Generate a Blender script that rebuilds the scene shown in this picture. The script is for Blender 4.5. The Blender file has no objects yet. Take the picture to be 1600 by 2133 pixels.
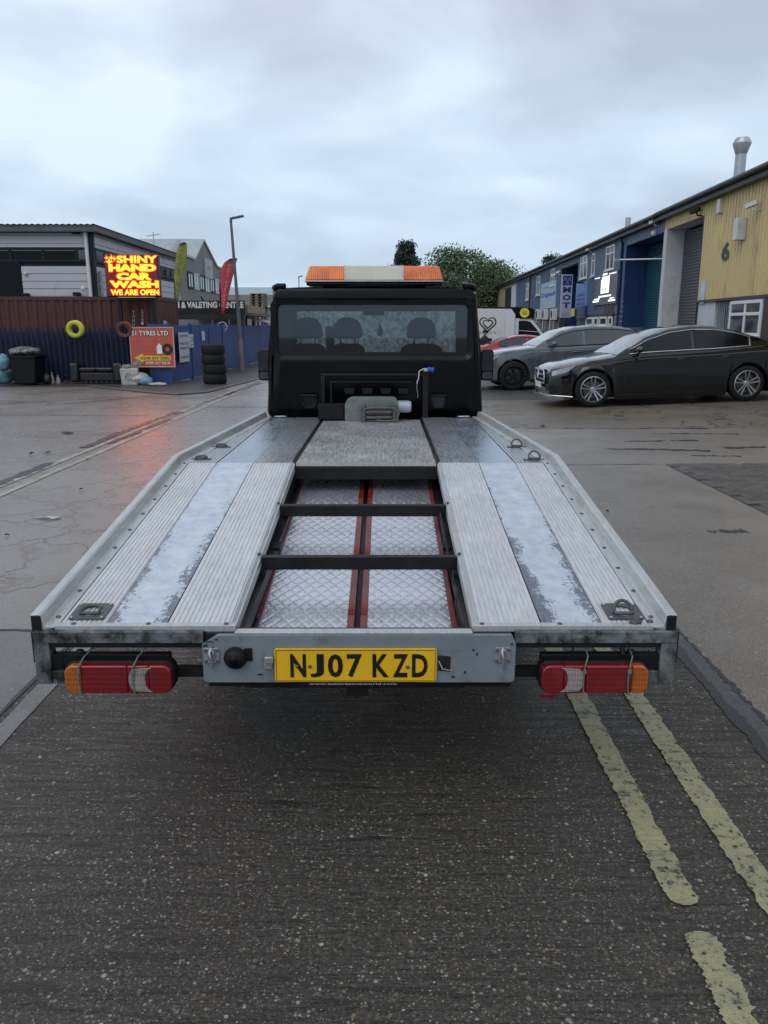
import bpy, math, random
import numpy as np
from mathutils import Vector, Matrix
random.seed(7)
R = math.radians
SC = bpy.context.scene
COL = SC.collection
# ------------------------------------------------------------------ camera
FPX, CX, CY, PITCH, CAMH = 1650.0, 800.0, 1066.5, R(13.2), 1.60
cd = bpy.data.cameras.new('camera'); cam = bpy.data.objects.new('camera', cd); COL.objects.link(cam)
cam.location = (0, 0, CAMH); cam.rotation_euler = (R(90) - PITCH, 0, 0)
cd.sensor_fit = 'VERTICAL'; cd.sensor_height = 36; cd.lens = 36 * FPX / 2133
cd.clip_start = .05; cd.clip_end = 2000
SC.camera = cam
# ------------------------------------------------------------------ world
SUN_EL, SUN_AZ = R(48), R(215)
w = bpy.data.worlds.new('World'); SC.world = w; w.use_nodes = True
nt = w.node_tree; nt.nodes.clear(); N = nt.nodes.new; Lk = nt.links.new
out = N('ShaderNodeOutputWorld'); bg = N('ShaderNodeBackground'); bg.inputs[1].default_value = 0.1
sky = N('ShaderNodeTexSky'); sky.sky_type = 'NISHITA'; sky.sun_disc = False
sky.sun_elevation = SUN_EL; sky.sun_rotation = SUN_AZ; sky.air_density = 1.2; sky.dust_density = 2
tc = N('ShaderNodeTexCoord'); sep = N('ShaderNodeSeparateXYZ'); Lk(tc.outputs['Generated'], sep.inputs[0])
def wm(op, a, b=None, c=None):
    m = N('ShaderNodeMath'); m.operation = op
    for i, v in enumerate((a, b, c)):
        if v is None: continue
        if isinstance(v, (int, float)): m.inputs[i].default_value = v
        else: Lk(v, m.inputs[i])
    return m.outputs[0]
zz = wm('ADD', wm('MAXIMUM', sep.outputs[2], 0.0), 0.22)
cmb = N('ShaderNodeCombineXYZ')
Lk(wm('DIVIDE', sep.outputs[0], zz), cmb.inputs[0]); Lk(wm('DIVIDE', sep.outputs[1], zz), cmb.inputs[1])
cmb.inputs[2].default_value = 3.7
n1 = N('ShaderNodeTexNoise'); n1.inputs['Scale'].default_value = 1.45; n1.inputs['Detail'].default_value = 5; n1.inputs['Roughness'].default_value = .46
n1.inputs['Distortion'].default_value = .25
n2 = N('ShaderNodeTexNoise'); n2.inputs['Scale'].default_value = .55; n2.inputs['Detail'].default_value = 3
Lk(cmb.outputs[0], n1.inputs['Vector']); Lk(cmb.outputs[0], n2.inputs['Vector'])
nn = wm('ADD', wm('MULTIPLY', n1.outputs[0], .6), wm('MULTIPLY', n2.outputs[0], .4))
cr = N('ShaderNodeValToRGB'); Lk(nn, cr.inputs[0])
e = cr.color_ramp.elements
e[0].position = .41; e[0].color = (.375, .415, .50, 1)
e[1].position = .60; e[1].color = (.70, .775, .85, 1)
m_ = e.new(.475); m_.color = (.47, .52, .615, 1)
m_ = e.new(.53); m_.color = (.555, .63, .74, 1)
# horizon tint (clouds thin towards the skyline, bluer)
hr = N('ShaderNodeMapRange'); Lk(sep.outputs[2], hr.inputs[0]); hr.inputs[1].default_value = 0.0; hr.inputs[2].default_value = .38
mx = N('ShaderNodeMix'); mx.data_type = 'RGBA'; Lk(hr.outputs[0], mx.inputs[0])
hz = N('ShaderNodeMix'); hz.data_type = 'RGBA'; hz.inputs[0].default_value = .62
hz.inputs[7].default_value = (.40, .57, .71, 1); Lk(cr.outputs[0], hz.inputs[6])
Lk(hz.outputs[2], mx.inputs[6]); Lk(cr.outputs[0], mx.inputs[7])
sc10 = N('ShaderNodeVectorMath'); sc10.operation = 'SCALE'; sc10.inputs['Scale'].default_value = 10.0
Lk(mx.outputs[2], sc10.inputs[0])
fm = N('ShaderNodeMix'); fm.data_type = 'RGBA'; fm.inputs[0].default_value = .06
Lk(sc10.outputs[0], fm.inputs[6]); Lk(sky.outputs[0], fm.inputs[7])
Lk(fm.outputs[2], bg.inputs[0]); Lk(bg.outputs[0], out.inputs[0])
# ------------------------------------------------------------------ sun
sl = bpy.data.lights.new('sun', 'SUN'); sl.energy = .5; sl.angle = R(40); sl.color = (1, .96, .9)
so = bpy.data.objects.new('sun', sl); COL.objects.link(so)
sdir = Vector((math.sin(SUN_AZ) * math.cos(SUN_EL), math.cos(SUN_AZ) * math.cos(SUN_EL), math.sin(SUN_EL)))
so.rotation_euler = sdir.to_track_quat('Z', 'Y').to_euler(); so.location = (0, 0, 30)
vs = SC.view_settings; vs.view_transform = 'Standard'; vs.look = 'None'; vs.exposure = 0.42; vs.gamma = 1; vs.use_curve_mapping = False
SC.render.engine = 'CYCLES'
SC.cycles.max_bounces = 8; SC.cycles.transparent_max_bounces = 12
# ------------------------------------------------------------------ rays from the photo
CP, SP = math.cos(PITCH), math.sin(PITCH)
def ray(px, py):
    u = (px - CX) / FPX; v = (CY - py) / FPX
    return Vector((u, CP + v * SP, -SP + v * CP))
def at(px, py, Y):
    d = ray(px, py); k = Y / d.y
    return Vector((d.x * k, Y, CAMH + d.z * k))
def gnd(px, py, z=0.0):
    d = ray(px, py); k = (z - CAMH) / d.z
    return Vector((d.x * k, d.y * k, z))
def atX(px, py, X):
    d = ray(px, py); k = X / d.x
    return Vector((X, d.y * k, CAMH + d.z * k))
# ------------------------------------------------------------------ object helpers
def tag(o, label=None, cat=None, group=None, kind=None):
    if label: o['label'] = label
    if cat: o['category'] = cat
    if group: o['group'] = group
    if kind: o['kind'] = kind
    return o
def empty(name, loc=(0, 0, 0), rz=0.0, label=None, cat=None, group=None):
    o = bpy.data.objects.new(name, None); COL.objects.link(o)
    o.location = loc; o.rotation_euler = (0, 0, rz); o.empty_display_size = .2
    return tag(o, label, cat, group)
def copy_tree(o, parent=None):
    c = o.copy(); COL.objects.link(c)
    if parent is not None: c.parent = parent
    for ch in list(o.children): copy_tree(ch, c)
    return c
class MB:
    def __init__(s): s.v = []; s.f = []; s.m = []; s.mi = 0; s.pc = []
    def add(s, vs, fs):
        b = len(s.v); s.pc.append((b, len(s.f))); s.v += [tuple(p) for p in vs]
        s.f += [tuple(i + b for i in f) for f in fs]; s.m += [s.mi] * len(fs); return s
    def box(s, x0, x1, y0, y1, z0, z1):
        x0, x1 = min(x0, x1), max(x0, x1); y0, y1 = min(y0, y1), max(y0, y1); z0, z1 = min(z0, z1), max(z0, z1)
        v = [(x0, y0, z0), (x1, y0, z0), (x1, y1, z0), (x0, y1, z0), (x0, y0, z1), (x1, y0, z1), (x1, y1, z1), (x0, y1, z1)]
        return s.add(v, [(0, 3, 2, 1), (4, 5, 6, 7), (0, 1, 5, 4), (1, 2, 6, 5), (2, 3, 7, 6), (3, 0, 4, 7)])
    def obox(s, c, size, M=None):
        hx, hy, hz_ = size[0] / 2, size[1] / 2, size[2] / 2; b = len(s.v)
        s.box(-hx, hx, -hy, hy, -hz_, hz_); c = Vector(c)
        for i in range(b, len(s.v)):
            p = Vector(s.v[i]); p = (M @ p) if M is not None else p; s.v[i] = tuple(p + c)
        return s
    def hexa(s, p):  # eight points: bottom 4 ccw, top 4 ccw
        return s.add(p, [(0, 3, 2, 1), (4, 5, 6, 7), (0, 1, 5, 4), (1, 2, 6, 5), (2, 3, 7, 6), (3, 0, 4, 7)])
    def tube(s, pts, r, seg=8, cap=True):
        pts = [Vector(p) for p in pts]; rs = r if isinstance(r, (list, tuple)) else [r] * len(pts)
        b = len(s.v); up = None; rings = []
        for i, p in enumerate(pts):
            t = (pts[min(i + 1, len(pts) - 1)] - pts[max(i - 1, 0)]).normalized()
            if up is None:
                up = Vector((0, 0, 1)) if abs(t.z) < .9 else Vector((1, 0, 0))
            a = t.cross(up)
            if a.length < 1e-5: a = t.cross(Vector((0, 1, .1)))
            a.normalize(); c = a.cross(t).normalized(); up = c
            rings.append([p + (a * math.cos(k * 2 * math.pi / seg) + c * math.sin(k * 2 * math.pi / seg)) * rs[i] for k in range(seg)])
        vs_ = [q for rg in rings for q in rg]; fs = []
        for i in range(len(pts) - 1):
            for k in range(seg):
                k2 = (k + 1) % seg; fs.append((i * seg + k, (i + 1) * seg + k, (i + 1) * seg + k2, i * seg + k2))
        if cap: fs.append(tuple(range(seg))); fs.append(tuple((len(pts) - 1) * seg + k for k in reversed(range(seg))))
        return s.add(vs_, fs)
    def lathe(s, prof, c=(0, 0, 0), axis='Z', seg=24, closed=False):
        c = Vector(c); vs_ = []; fs = []; n = len(prof)
        for (r, h) in prof:
            for k in range(seg):
                a = 2 * math.pi * k / seg; x, y = r * math.cos(a), r * math.sin(a)
                p = {'Z': (x, y, h), 'Y': (x, h, y), 'X': (h, x, y)}[axis]; vs_.append(Vector(p) + c)
        rng = n if closed else n - 1
        for i in range(rng):
            j = (i + 1) % n
            for k in range(seg):
                k2 = (k + 1) % seg; fs.append((i * seg + k, i * seg + k2, j * seg + k2, j * seg + k))
        if not closed:
            if prof[0][0] > 1e-6: fs.append(tuple(reversed(range(seg))))
            if prof[-1][0] > 1e-6: fs.append(tuple((n - 1) * seg + k for k in range(seg)))
        return s.add(vs_, fs)
    def ball(s, c, r, seg=16, rings=10, nz=0.0, seed=0):
        rnd = random.Random(seed); r = r if isinstance(r, (tuple, list)) else (r, r, r); vs_ = []; fs = []
        ph = [rnd.uniform(0, 6.28) for _ in range(6)]
        for i in range(rings + 1):
            t = math.pi * i / rings
            for k in range(seg):
                a = 2 * math.pi * k / seg
                q = 1 + nz * (math.sin(3 * a + ph[0]) * math.sin(2 * t + ph[1]) + .6 * math.sin(5 * a + ph[2] + 3 * t) + .5 * math.sin(7 * t + ph[3] + 2 * a))
                vs_.append((c[0] + r[0] * q * math.sin(t) * math.cos(a), c[1] + r[1] * q * math.sin(t) * math.sin(a), c[2] + r[2] * q * math.cos(t)))
        for i in range(rings):
            for k in range(seg):
                k2 = (k + 1) % seg; fs.append((i * seg + k, (i + 1) * seg + k, (i + 1) * seg + k2, i * seg + k2))
        return s.add(vs_, fs)
    def prism(s, poly, plane='XZ', d0=0.0, d1=.1):
        n = len(poly)
        def P(a, b, d): return {'XZ': (a, d, b), 'YZ': (d, a, b), 'XY': (a, b, d)}[plane]
        vs_ = [P(a, b, d0) for a, b in poly] + [P(a, b, d1) for a, b in poly]
        fs = [tuple(range(n)), tuple(reversed(range(n, 2 * n)))]
        for i in range(n):
            j = (i + 1) % n; fs.append((i, i + n, j + n, j))
        return s.add(vs_, fs)
    def grid(s, fn, nu, nv, wrap=False):
        vs_ = [fn(i / nu, j / nv) for i in range(nu + 1) for j in range(nv + 1)]; fs = []
        for i in range(nu):
            for j in range(nv):
                a = i * (nv + 1) + j; fs.append((a, a + nv + 1, a + nv + 2, a + 1))
        return s.add(vs_, fs)
    def build(s, name, mat, parent=None, smooth=None, bevel=0, org=None, seg=2, recalc=True):
        me = bpy.data.meshes.new(name)
        vs_ = s.v
        if org is not None: vs_ = [(p[0] - org[0], p[1] - org[1], p[2] - org[2]) for p in vs_]
        me.from_pydata(vs_, [], s.f)
        if recalc:
            import bmesh
            bm = bmesh.new(); bm.from_mesh(me); bmesh.ops.recalc_face_normals(bm, faces=bm.faces); bm.to_mesh(me); bm.free()
        mats = mat if isinstance(mat, (list, tuple)) else [mat]
        for m in mats: me.materials.append(m)
        if len(mats) > 1: me.polygons.foreach_set('material_index', s.m)
        if smooth is not None:
            me.polygons.foreach_set('use_smooth', [True] * len(me.polygons))
            me.set_sharp_from_angle(angle=R(smooth))
        o = bpy.data.objects.new(name, me); COL.objects.link(o)
        if parent is not None: o.parent = parent
        if bevel:
            bv = o.modifiers.new('bevel', 'BEVEL'); bv.width = bevel; bv.segments = seg; bv.limit_method = 'ANGLE'; bv.angle_limit = R(40)
            if smooth is None:
                me.polygons.foreach_set('use_smooth', [True] * len(me.polygons)); me.set_sharp_from_angle(angle=R(35))
        return o
def part(name, mat, parent, fn, nosplit=False, **k):
    """builds one part; pieces that do not touch each other become parts of their own"""
    m = MB(); fn(m)
    if nosplit or parent is None or k.get('recalc') is False or len(m.pc) < 2 or len(m.pc) > 60: return m.build(name, mat, parent, **k)
    bb = []
    pcs = m.pc + [(len(m.v), len(m.f))]
    for i in range(len(m.pc)):
        a = np.array(m.v[pcs[i][0]:pcs[i + 1][0]]); bb.append((a.min(0) - .002, a.max(0) + .002))
    gr = list(range(len(bb)))
    def root(i):
        while gr[i] != i: i = gr[i]
        return i
    for i in range(len(bb)):
        for j in range(i):
            if (bb[i][0] <= bb[j][1]).all() and (bb[j][0] <= bb[i][1]).all(): gr[root(i)] = root(j)
    roots = sorted(set(root(i) for i in range(len(bb))))
    if len(roots) == 1: return m.build(name, mat, parent, **k)
    first = None
    for r in roots:
        q = MB()
        for i in range(len(bb)):
            if root(i) != r: continue
            v0, f0 = pcs[i]; v1, f1 = pcs[i + 1]; b = len(q.v)
            q.v += m.v[v0:v1]; q.f += [tuple(x - v0 + b for x in f) for f in m.f[f0:f1]]; q.m += m.m[f0:f1]
        o = q.build(name, mat, parent, **k); first = first or o
    return first
def rrect(x0, x1, z0, z1, r, n=4):
    pts = []
    for cx, cz, a0 in ((x1 - r, z1 - r, 0), (x0 + r, z1 - r, 90), (x0 + r, z0 + r, 180), (x1 - r, z0 + r, 270)):
        for k in range(n + 1):
            a = R(a0 + 90 * k / n); pts.append((cx + r * math.cos(a), cz + r * math.sin(a)))
    return pts
# ------------------------------------------------------------------ materials
MAT = {}
def newmat(name):
    m = bpy.data.materials.new(name); m.use_nodes = True; m.node_tree.nodes.clear()
    return m
class NT:
    def __init__(s, name):
        s.m = newmat(name); s.t = s.m.node_tree; s.out = s.n('ShaderNodeOutputMaterial'); s.b = s.n('ShaderNodeBsdfPrincipled')
        s.l(s.b.outputs[0], s.out.inputs[0]); s.tc = s.n('ShaderNodeTexCoord')
    def n(s, t): return s.t.nodes.new(t)
    def l(s, a, b): s.t.links.new(a, b)
    def math(s, op, a, b=None, c=None, clamp=False):
        m = s.n('ShaderNodeMath'); m.operation = op; m.use_clamp = clamp
        for i, v in enumerate((a, b, c)):
            if v is None: continue
            if isinstance(v, (int, float)): m.inputs[i].default_value = v
            else: s.l(v, m.inputs[i])
        return m.outputs[0]
    def mapping(s, scale=(1, 1, 1), loc=(0, 0, 0), rot=(0, 0, 0)):
        mp = s.n('ShaderNodeMapping'); mp.inputs['Scale'].default_value = scale; mp.inputs['Location'].default_value = loc
        mp.inputs['Rotation'].default_value = rot; s.l(s.tc.outputs['Object'], mp.inputs[0]); return mp.outputs[0]
    def noise(s, scale, detail=4, rough=.55, vec=None, dist=0):
        n = s.n('ShaderNodeTexNoise'); n.inputs['Scale'].default_value = scale; n.inputs['Detail'].default_value = detail
        n.inputs['Roughness'].default_value = rough; n.inputs['Distortion'].default_value = dist
        s.l(vec if vec is not None else s.tc.outputs['Object'], n.inputs['Vector']); return n.outputs[0]
    def ramp(s, v, lo, hi, a=0.0, b=1.0):
        r = s.n('ShaderNodeMapRange'); s.l(v, r.inputs[0]); r.inputs[1].default_value = lo; r.inputs[2].default_value = hi
        r.inputs[3].default_value = a; r.inputs[4].default_value = b; return r.outputs[0]
    def mix(s, f, a, b):
        m = s.n('ShaderNodeMix'); m.data_type = 'RGBA'
        if isinstance(f, (int, float)): m.inputs[0].default_value = f
        else: s.l(f, m.inputs[0])
        for i, c in ((6, a), (7, b)):
            if isinstance(c, tuple): m.inputs[i].default_value = (*c[:3], 1)
            else: s.l(c, m.inputs[i])
        return m.outputs[2]
    def col(s, c):
        if isinstance(c, tuple): s.b.inputs['Base Color'].default_value = (*c[:3], 1)
        else: s.l(c, s.b.inputs['Base Color'])
    def rough(s, r):
        if isinstance(r, (int, float)): s.b.inputs['Roughness'].default_value = r
        else: s.l(r, s.b.inputs['Roughness'])
    def bump(s, h, dist=.01, strength=1.0, prev=None):
        b = s.n('ShaderNodeBump'); b.inputs['Distance'].default_value = dist; b.inputs['Strength'].default_value = strength
        s.l(h, b.inputs['Height'])
        if prev is not None: s.l(prev, b.inputs['Normal'])
        s.l(b.outputs[0], s.b.inputs['Normal']); return b.outputs[0]
def pm(name, col, rough=.5, metal=0.0, var=.25, scale=6.0, dirt=None, dirt_amt=.5, dscale=2.5, bump=0.0, bscale=80, spec=.5, coat=0.0, stretch=(1, 1, 1), emit=None, estr=0):
    t = NT(name); v = t.mapping(stretch)
    n = t.noise(scale, 5, .6, v)
    lo = tuple(c * (1 - var) for c in col); hi = tuple(min(1, c * (1 + var)) for c in col)
    c = t.mix(t.ramp(n, .3, .7), lo, hi)
    if dirt:
        d = t.ramp(t.noise(dscale, 7, .65, v), .62 - .25 * dirt_amt, .78 - .2 * dirt_amt)
        d = t.math('MULTIPLY', d, min(1, dirt_amt + .2)); c = t.mix(d, c, dirt)
    t.col(c); t.b.inputs['Metallic'].default_value = metal
    t.rough(t.ramp(n, .2, .8, max(0.02, rough - .1), min(1, rough + .12)))
    t.b.inputs['Specular IOR Level'].default_value = spec
    if coat: t.b.inputs['Coat Weight'].default_value = coat; t.b.inputs['Coat Roughness'].default_value = .06
    if bump: t.bump(t.noise(bscale, 4, .6, v), bump)
    if emit: t.b.inputs['Emission Color'].default_value = (*emit, 1); t.b.inputs['Emission Strength'].default_value = estr
    MAT[name] = t.m; return t.m
black_paint = pm('black_paint', (.0025, .0025, .003), .24, 0, .2, 3, (.010, .010, .010), .22, 4, .0006, 60, .22, .0)
black_steel = pm('black_steel', (.008, .008, .009), .45, 0, .3, 9, (.03, .027, .024), .25, 5, .001, 120, .3)
black_plastic = pm('black_plastic', (.006, .006, .007), .5, 0, .2, 10, None, 0, 1, .0005, 200, .25)
rubber = pm('rubber', (.009, .009, .009), .7, 0, .3, 12, (.03, .027, .024), .25, 6, .002, 60, .3)
grey_steel = pm('grey_steel', (.17, .20, .215), .42, .1, .14, 5, (.028, .024, .018), .42, 9, .002, 70)
beam_steel = pm('beam_steel', (.15, .17, .175), .45, .1, .25, 6, (.018, .014, .010), .85, 16, .003, 60)
panel_steel = pm('panel_steel', (.19, .225, .245), .38, .1, .14, 5, (.05, .055, .055), .3, 12, .0012, 50)
galv = pm('galvanised_steel', (.42, .44, .45), .4, .7, .2, 12, (.12, .11, .1), .3, 6, .001, 80)
bolt_steel = pm('bolt_steel', (.10, .10, .10), .45, .6, .3, 20)
plate_yellow = pm('plate_yellow', (.80, .46, .012), .35, 0, .06, 8, (.35, .22, .02), .12, 30, .0003, 200)
plate_black = pm('plate_black', (.006, .006, .006), .4, 0, .1)
seat_cloth = pm('seat_cloth', (.02, .02, .022), .9, 0, .2, 20, None, 0, 1, .002, 200)
white_plastic = pm('white_plastic', (.62, .63, .62), .45, 0, .08, 5, (.3, .29, .26), .2, 4)
cream_plastic = pm('cream_plastic', (.60, .56, .47), .4, 0, .08, 5, (.35, .32, .26), .15, 6)
blue_plastic = pm('blue_plastic', (.02, .08, .42), .4, 0, .1)
chrome = pm('chrome', (.65, .66, .68), .15, 1, .05)
tyre_grey = rubber
def lens(name, c, rough=.16):
    t = NT(name); v = t.mapping((1, 1, 1))
    w1 = t.n('ShaderNodeTexWave'); w1.wave_type = 'BANDS'; w1.bands_direction = 'X'; w1.inputs['Scale'].default_value = 34; t.l(v, w1.inputs[0])
    w2 = t.n('ShaderNodeTexWave'); w2.wave_type = 'BANDS'; w2.bands_direction = 'Z'; w2.inputs['Scale'].default_value = 18; t.l(v, w2.inputs[0])
    h = t.math('ADD', w1.outputs[0], w2.outputs[0])
    n = t.noise(30, 4)
    cc = t.mix(t.math('MULTIPLY', h, .5), tuple(x * .6 for x in c), tuple(min(1, x * 1.05) for x in c))
    t.col(t.mix(t.ramp(t.noise(14, 8, .75), .50, .72, 0, .6), cc, (.03, .022, .02)))
    t.rough(t.ramp(n, .3, .7, rough, rough + .12)); t.b.inputs['Coat Weight'].default_value = .6; t.b.inputs['Coat Roughness'].default_value = .08
    t.bump(h, .0007, .5); MAT[name] = t.m; return t.m
lens_red = lens('lens_red', (.22, .003, .008)); lens_amber = lens('lens_amber', (.46, .11, .010)); lens_clear = lens('lens_clear', (.34, .30, .28))
beacon = NT('beacon_amber'); bn = beacon.noise(5, 3)
beacon.col(beacon.mix(beacon.ramp(bn, .45, .68), (1.0, .21, .006), (.60, .10, .012))); beacon.rough(.18); beacon.b.inputs['Transmission Weight'].default_value = .1
beacon.b.inputs['Coat Weight'].default_value = .6
wvb = beacon.n('ShaderNodeTexWave'); wvb.bands_direction = 'X'; wvb.inputs['Scale'].default_value = 18; beacon.l(beacon.tc.outputs['Object'], wvb.inputs[0])
beacon.bump(wvb.outputs[0], .002, .5); beacon_amber = beacon.m
# --- aluminium deck
def alu(name, base=(.56, .58, .61), rough=.42, stain=.5, metal=.55):
    t = NT(name); v = t.mapping((9, .8, 9)); v2 = t.mapping((1, 1, 1))
    streak = t.noise(9, 5, .6, v); blot = t.noise(3.2, 6, .62, v2); fine = t.noise(60, 3, .6, v)
    f = t.math('ADD', t.math('MULTIPLY', streak, .6), t.math('MULTIPLY', blot, .4))
    c = t.mix(t.ramp(f, .36, .62), tuple(x * (1 - .42 * stain) for x in base), tuple(min(1, x * 1.12) for x in base))
    c = t.mix(t.math('MULTIPLY', t.ramp(t.noise(14, 6, .7, v2), .62, .74), .4 * stain), c, (.14, .14, .15))
    t.col(c); t.b.inputs['Metallic'].default_value = metal
    t.rough(t.ramp(f, .3, .7, rough - .08, rough + .14)); t.bump(fine, .0006, .7); MAT[name] = t.m; return t.m
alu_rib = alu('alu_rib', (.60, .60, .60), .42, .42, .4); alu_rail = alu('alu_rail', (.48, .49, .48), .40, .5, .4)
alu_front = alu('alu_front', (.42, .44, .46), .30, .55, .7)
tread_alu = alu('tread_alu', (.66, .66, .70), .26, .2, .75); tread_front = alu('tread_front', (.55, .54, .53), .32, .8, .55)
# worn grip coat on the smooth centre strips: pale coat flaking off at its edges
def worn_strip(name, xc, half):
    t = NT(name); o = t.tc.outputs['Object']; sp = t.n('ShaderNodeSeparateXYZ'); t.l(o, sp.inputs[0])
    d = t.math('DIVIDE', t.math('ABSOLUTE', t.math('SUBTRACT', sp.outputs[0], xc)), half)
    big = t.noise(3.4, 4, .6); fine = t.noise(52, 10, .82, None, .6); mid = t.noise(13, 8, .75)
    wob = t.math('ADD', t.math('MULTIPLY', t.math('SUBTRACT', big, .5), 1.6), t.math('ADD', t.math('MULTIPLY', t.math('SUBTRACT', mid, .5), 1.1), t.math('MULTIPLY', t.math('SUBTRACT', fine, .5), 2.1)))
    streak = t.noise(16, 8, .75, t.mapping((3.2, .5, 1)))
    yy = t.math('ADD', t.ramp(sp.outputs[1], 0, 1.6, .30 if xc > 0 else .2, -.34), t.math('MULTIPLY', t.math('SUBTRACT', streak, .5), 1.5))  # more worn towards the tail end
    a = t.math('ADD', t.math('ADD', d, wob), yy)
    mask = t.ramp(a, .84, .90)
    bare = t.mix(t.ramp(fine, .4, .6), (.085, .10, .125), (.17, .195, .23)); coat = t.mix(t.ramp(mid, .35, .65), (.40, .455, .52), (.62, .66, .70))
    t.col(t.mix(mask, coat, bare)); t.rough(t.mix(mask, (.36, .36, .36), (.30, .30, .30))); t.b.inputs['Metallic'].default_value = .3
    t.bump(mask, .001, -.5); return t.m
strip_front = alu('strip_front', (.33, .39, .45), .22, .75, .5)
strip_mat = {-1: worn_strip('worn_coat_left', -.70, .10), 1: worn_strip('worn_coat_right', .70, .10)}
red_paint = pm('red_paint', (.17, .040, .038), .38, 0, .25, 5, (.10, .012, .010), .25, 7, .001, 60)
lettering_white = pm('lettering_white', (.75, .75, .74), .5, 0, .05)
lettering_black = pm('lettering_black', (.012, .012, .012), .5, 0, .1)
# --- glass
def tinted(name, tr=(.45, .5, .5), g=.12, dirt=0.0, rough=.03):
    m = newmat(name); t = m.node_tree; o = t.nodes.new('ShaderNodeOutputMaterial'); a = t.nodes.new('ShaderNodeBsdfTransparent'); a.inputs[0].default_value = (*tr, 1)
    b = t.nodes.new('ShaderNodeBsdfGlossy'); b.inputs['Roughness'].default_value = rough; b.inputs[0].default_value = (.9, .95, 1, 1)
    f = t.nodes.new('ShaderNodeFresnel'); f.inputs[0].default_value = 1.5; mul = t.nodes.new('ShaderNodeMath'); mul.operation = 'MULTIPLY_ADD'; mul.inputs[1].default_value = .9; mul.inputs[2].default_value = g * .3
    t.links.new(f.outputs[0], mul.inputs[0]); mx_ = t.nodes.new('ShaderNodeMixShader'); t.links.new(mul.outputs[0], mx_.inputs[0]); t.links.new(a.outputs[0], mx_.inputs[1]); t.links.new(b.outputs[0], mx_.inputs[2])
    last = mx_.outputs[0]
    if dirt:
        d = t.nodes.new('ShaderNodeBsdfTranslucent'); d.inputs[0].default_value = (.55, .62, .62, 1)
        tcn = t.nodes.new('ShaderNodeTexCoord'); mp = t.nodes.new('ShaderNodeMapping'); mp.inputs['Scale'].default_value = (1, 1, .35); t.links.new(tcn.outputs['Object'], mp.inputs[0])
        n = t.nodes.new('ShaderNodeTexNoise'); n.inputs['Scale'].default_value = 26; n.inputs['Detail'].default_value = 6; n.inputs['Roughness'].default_value = .7; t.links.new(mp.outputs[0], n.inputs['Vector'])
        rg = t.nodes.new('ShaderNodeMapRange'); rg.inputs[1].default_value = .35; rg.inputs[2].default_value = .7; rg.inputs[3].default_value = dirt * .2; rg.inputs[4].default_value = dirt; t.links.new(n.outputs[0], rg.inputs[0])
        m2 = t.nodes.new('ShaderNodeMixShader'); t.links.new(rg.outputs[0], m2.inputs[0]); t.links.new(last, m2.inputs[1]); t.links.new(d.outputs[0], m2.inputs[2]); last = m2.outputs[0]
    t.links.new(last, o.inputs[0]); return m
cab_glass = tinted('cab_rear_glass', (.60, .65, .65), .05, .03)
screen_glass = tinted('rainy_windscreen', (.42, .46, .46), .1, .75, .2)
dark_glass = pm('dark_glass', (.006, .007, .009), .08, 0, .3, 3, None, 0, 1, 0, 80, .35, .0)
mid_glass = pm('mid_glass', (.03, .042, .048), .06, 0, .3, 2.0, None, 0, 1, 0, 80, .6, .6)
pane_glass = pm('pane_glass', (.035, .045, .055), .07, 0, .5, 1.2, None, 0, 1, 0, 80, .7, .5)
# ------------------------------------------------------------------ text
def text_geo(txt, bold=0.0, ext=0.0):
    cu = bpy.data.curves.new('lettering', 'FONT'); cu.body = txt; cu.offset = bold; cu.extrude = 0; cu.resolution_u = 3
    ob = bpy.data.objects.new('lettering', cu); COL.objects.link(ob)
    bpy.context.view_layer.update()
    me = bpy.data.meshes.new_from_object(ob)
    vs_ = [tuple(v.co) for v in me.vertices]; fs = [tuple(p.vertices) for p in me.polygons]
    bpy.data.objects.remove(ob); bpy.data.curves.remove(cu); bpy.data.meshes.remove(me)
    return vs_, fs
_tc = {}
def text(mb, txt, o, right, up, w_, h_, bold=0.0, push=0.0, keep=False):
    """letters fitted to the w_ x h_ box whose lower left corner is o"""
    k = (txt, bold)
    if k not in _tc: _tc[k] = text_geo(txt, bold)
    vs_, fs = _tc[k]
    if not vs_: return
    xs = [v[0] for v in vs_]; ys = [v[1] for v in vs_]; x0, x1, y0, y1 = min(xs), max(xs), min(ys), max(ys)
    o = Vector(o); right = Vector(right).normalized(); up = Vector(up).normalized(); nrm = right.cross(up).normalized()
    mb.add([o + right * ((v[0] - x0) / (x1 - x0) * w_) + up * ((v[1] - y0) / (y1 - y0) * h_) + nrm * push for v in vs_], fs)
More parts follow.
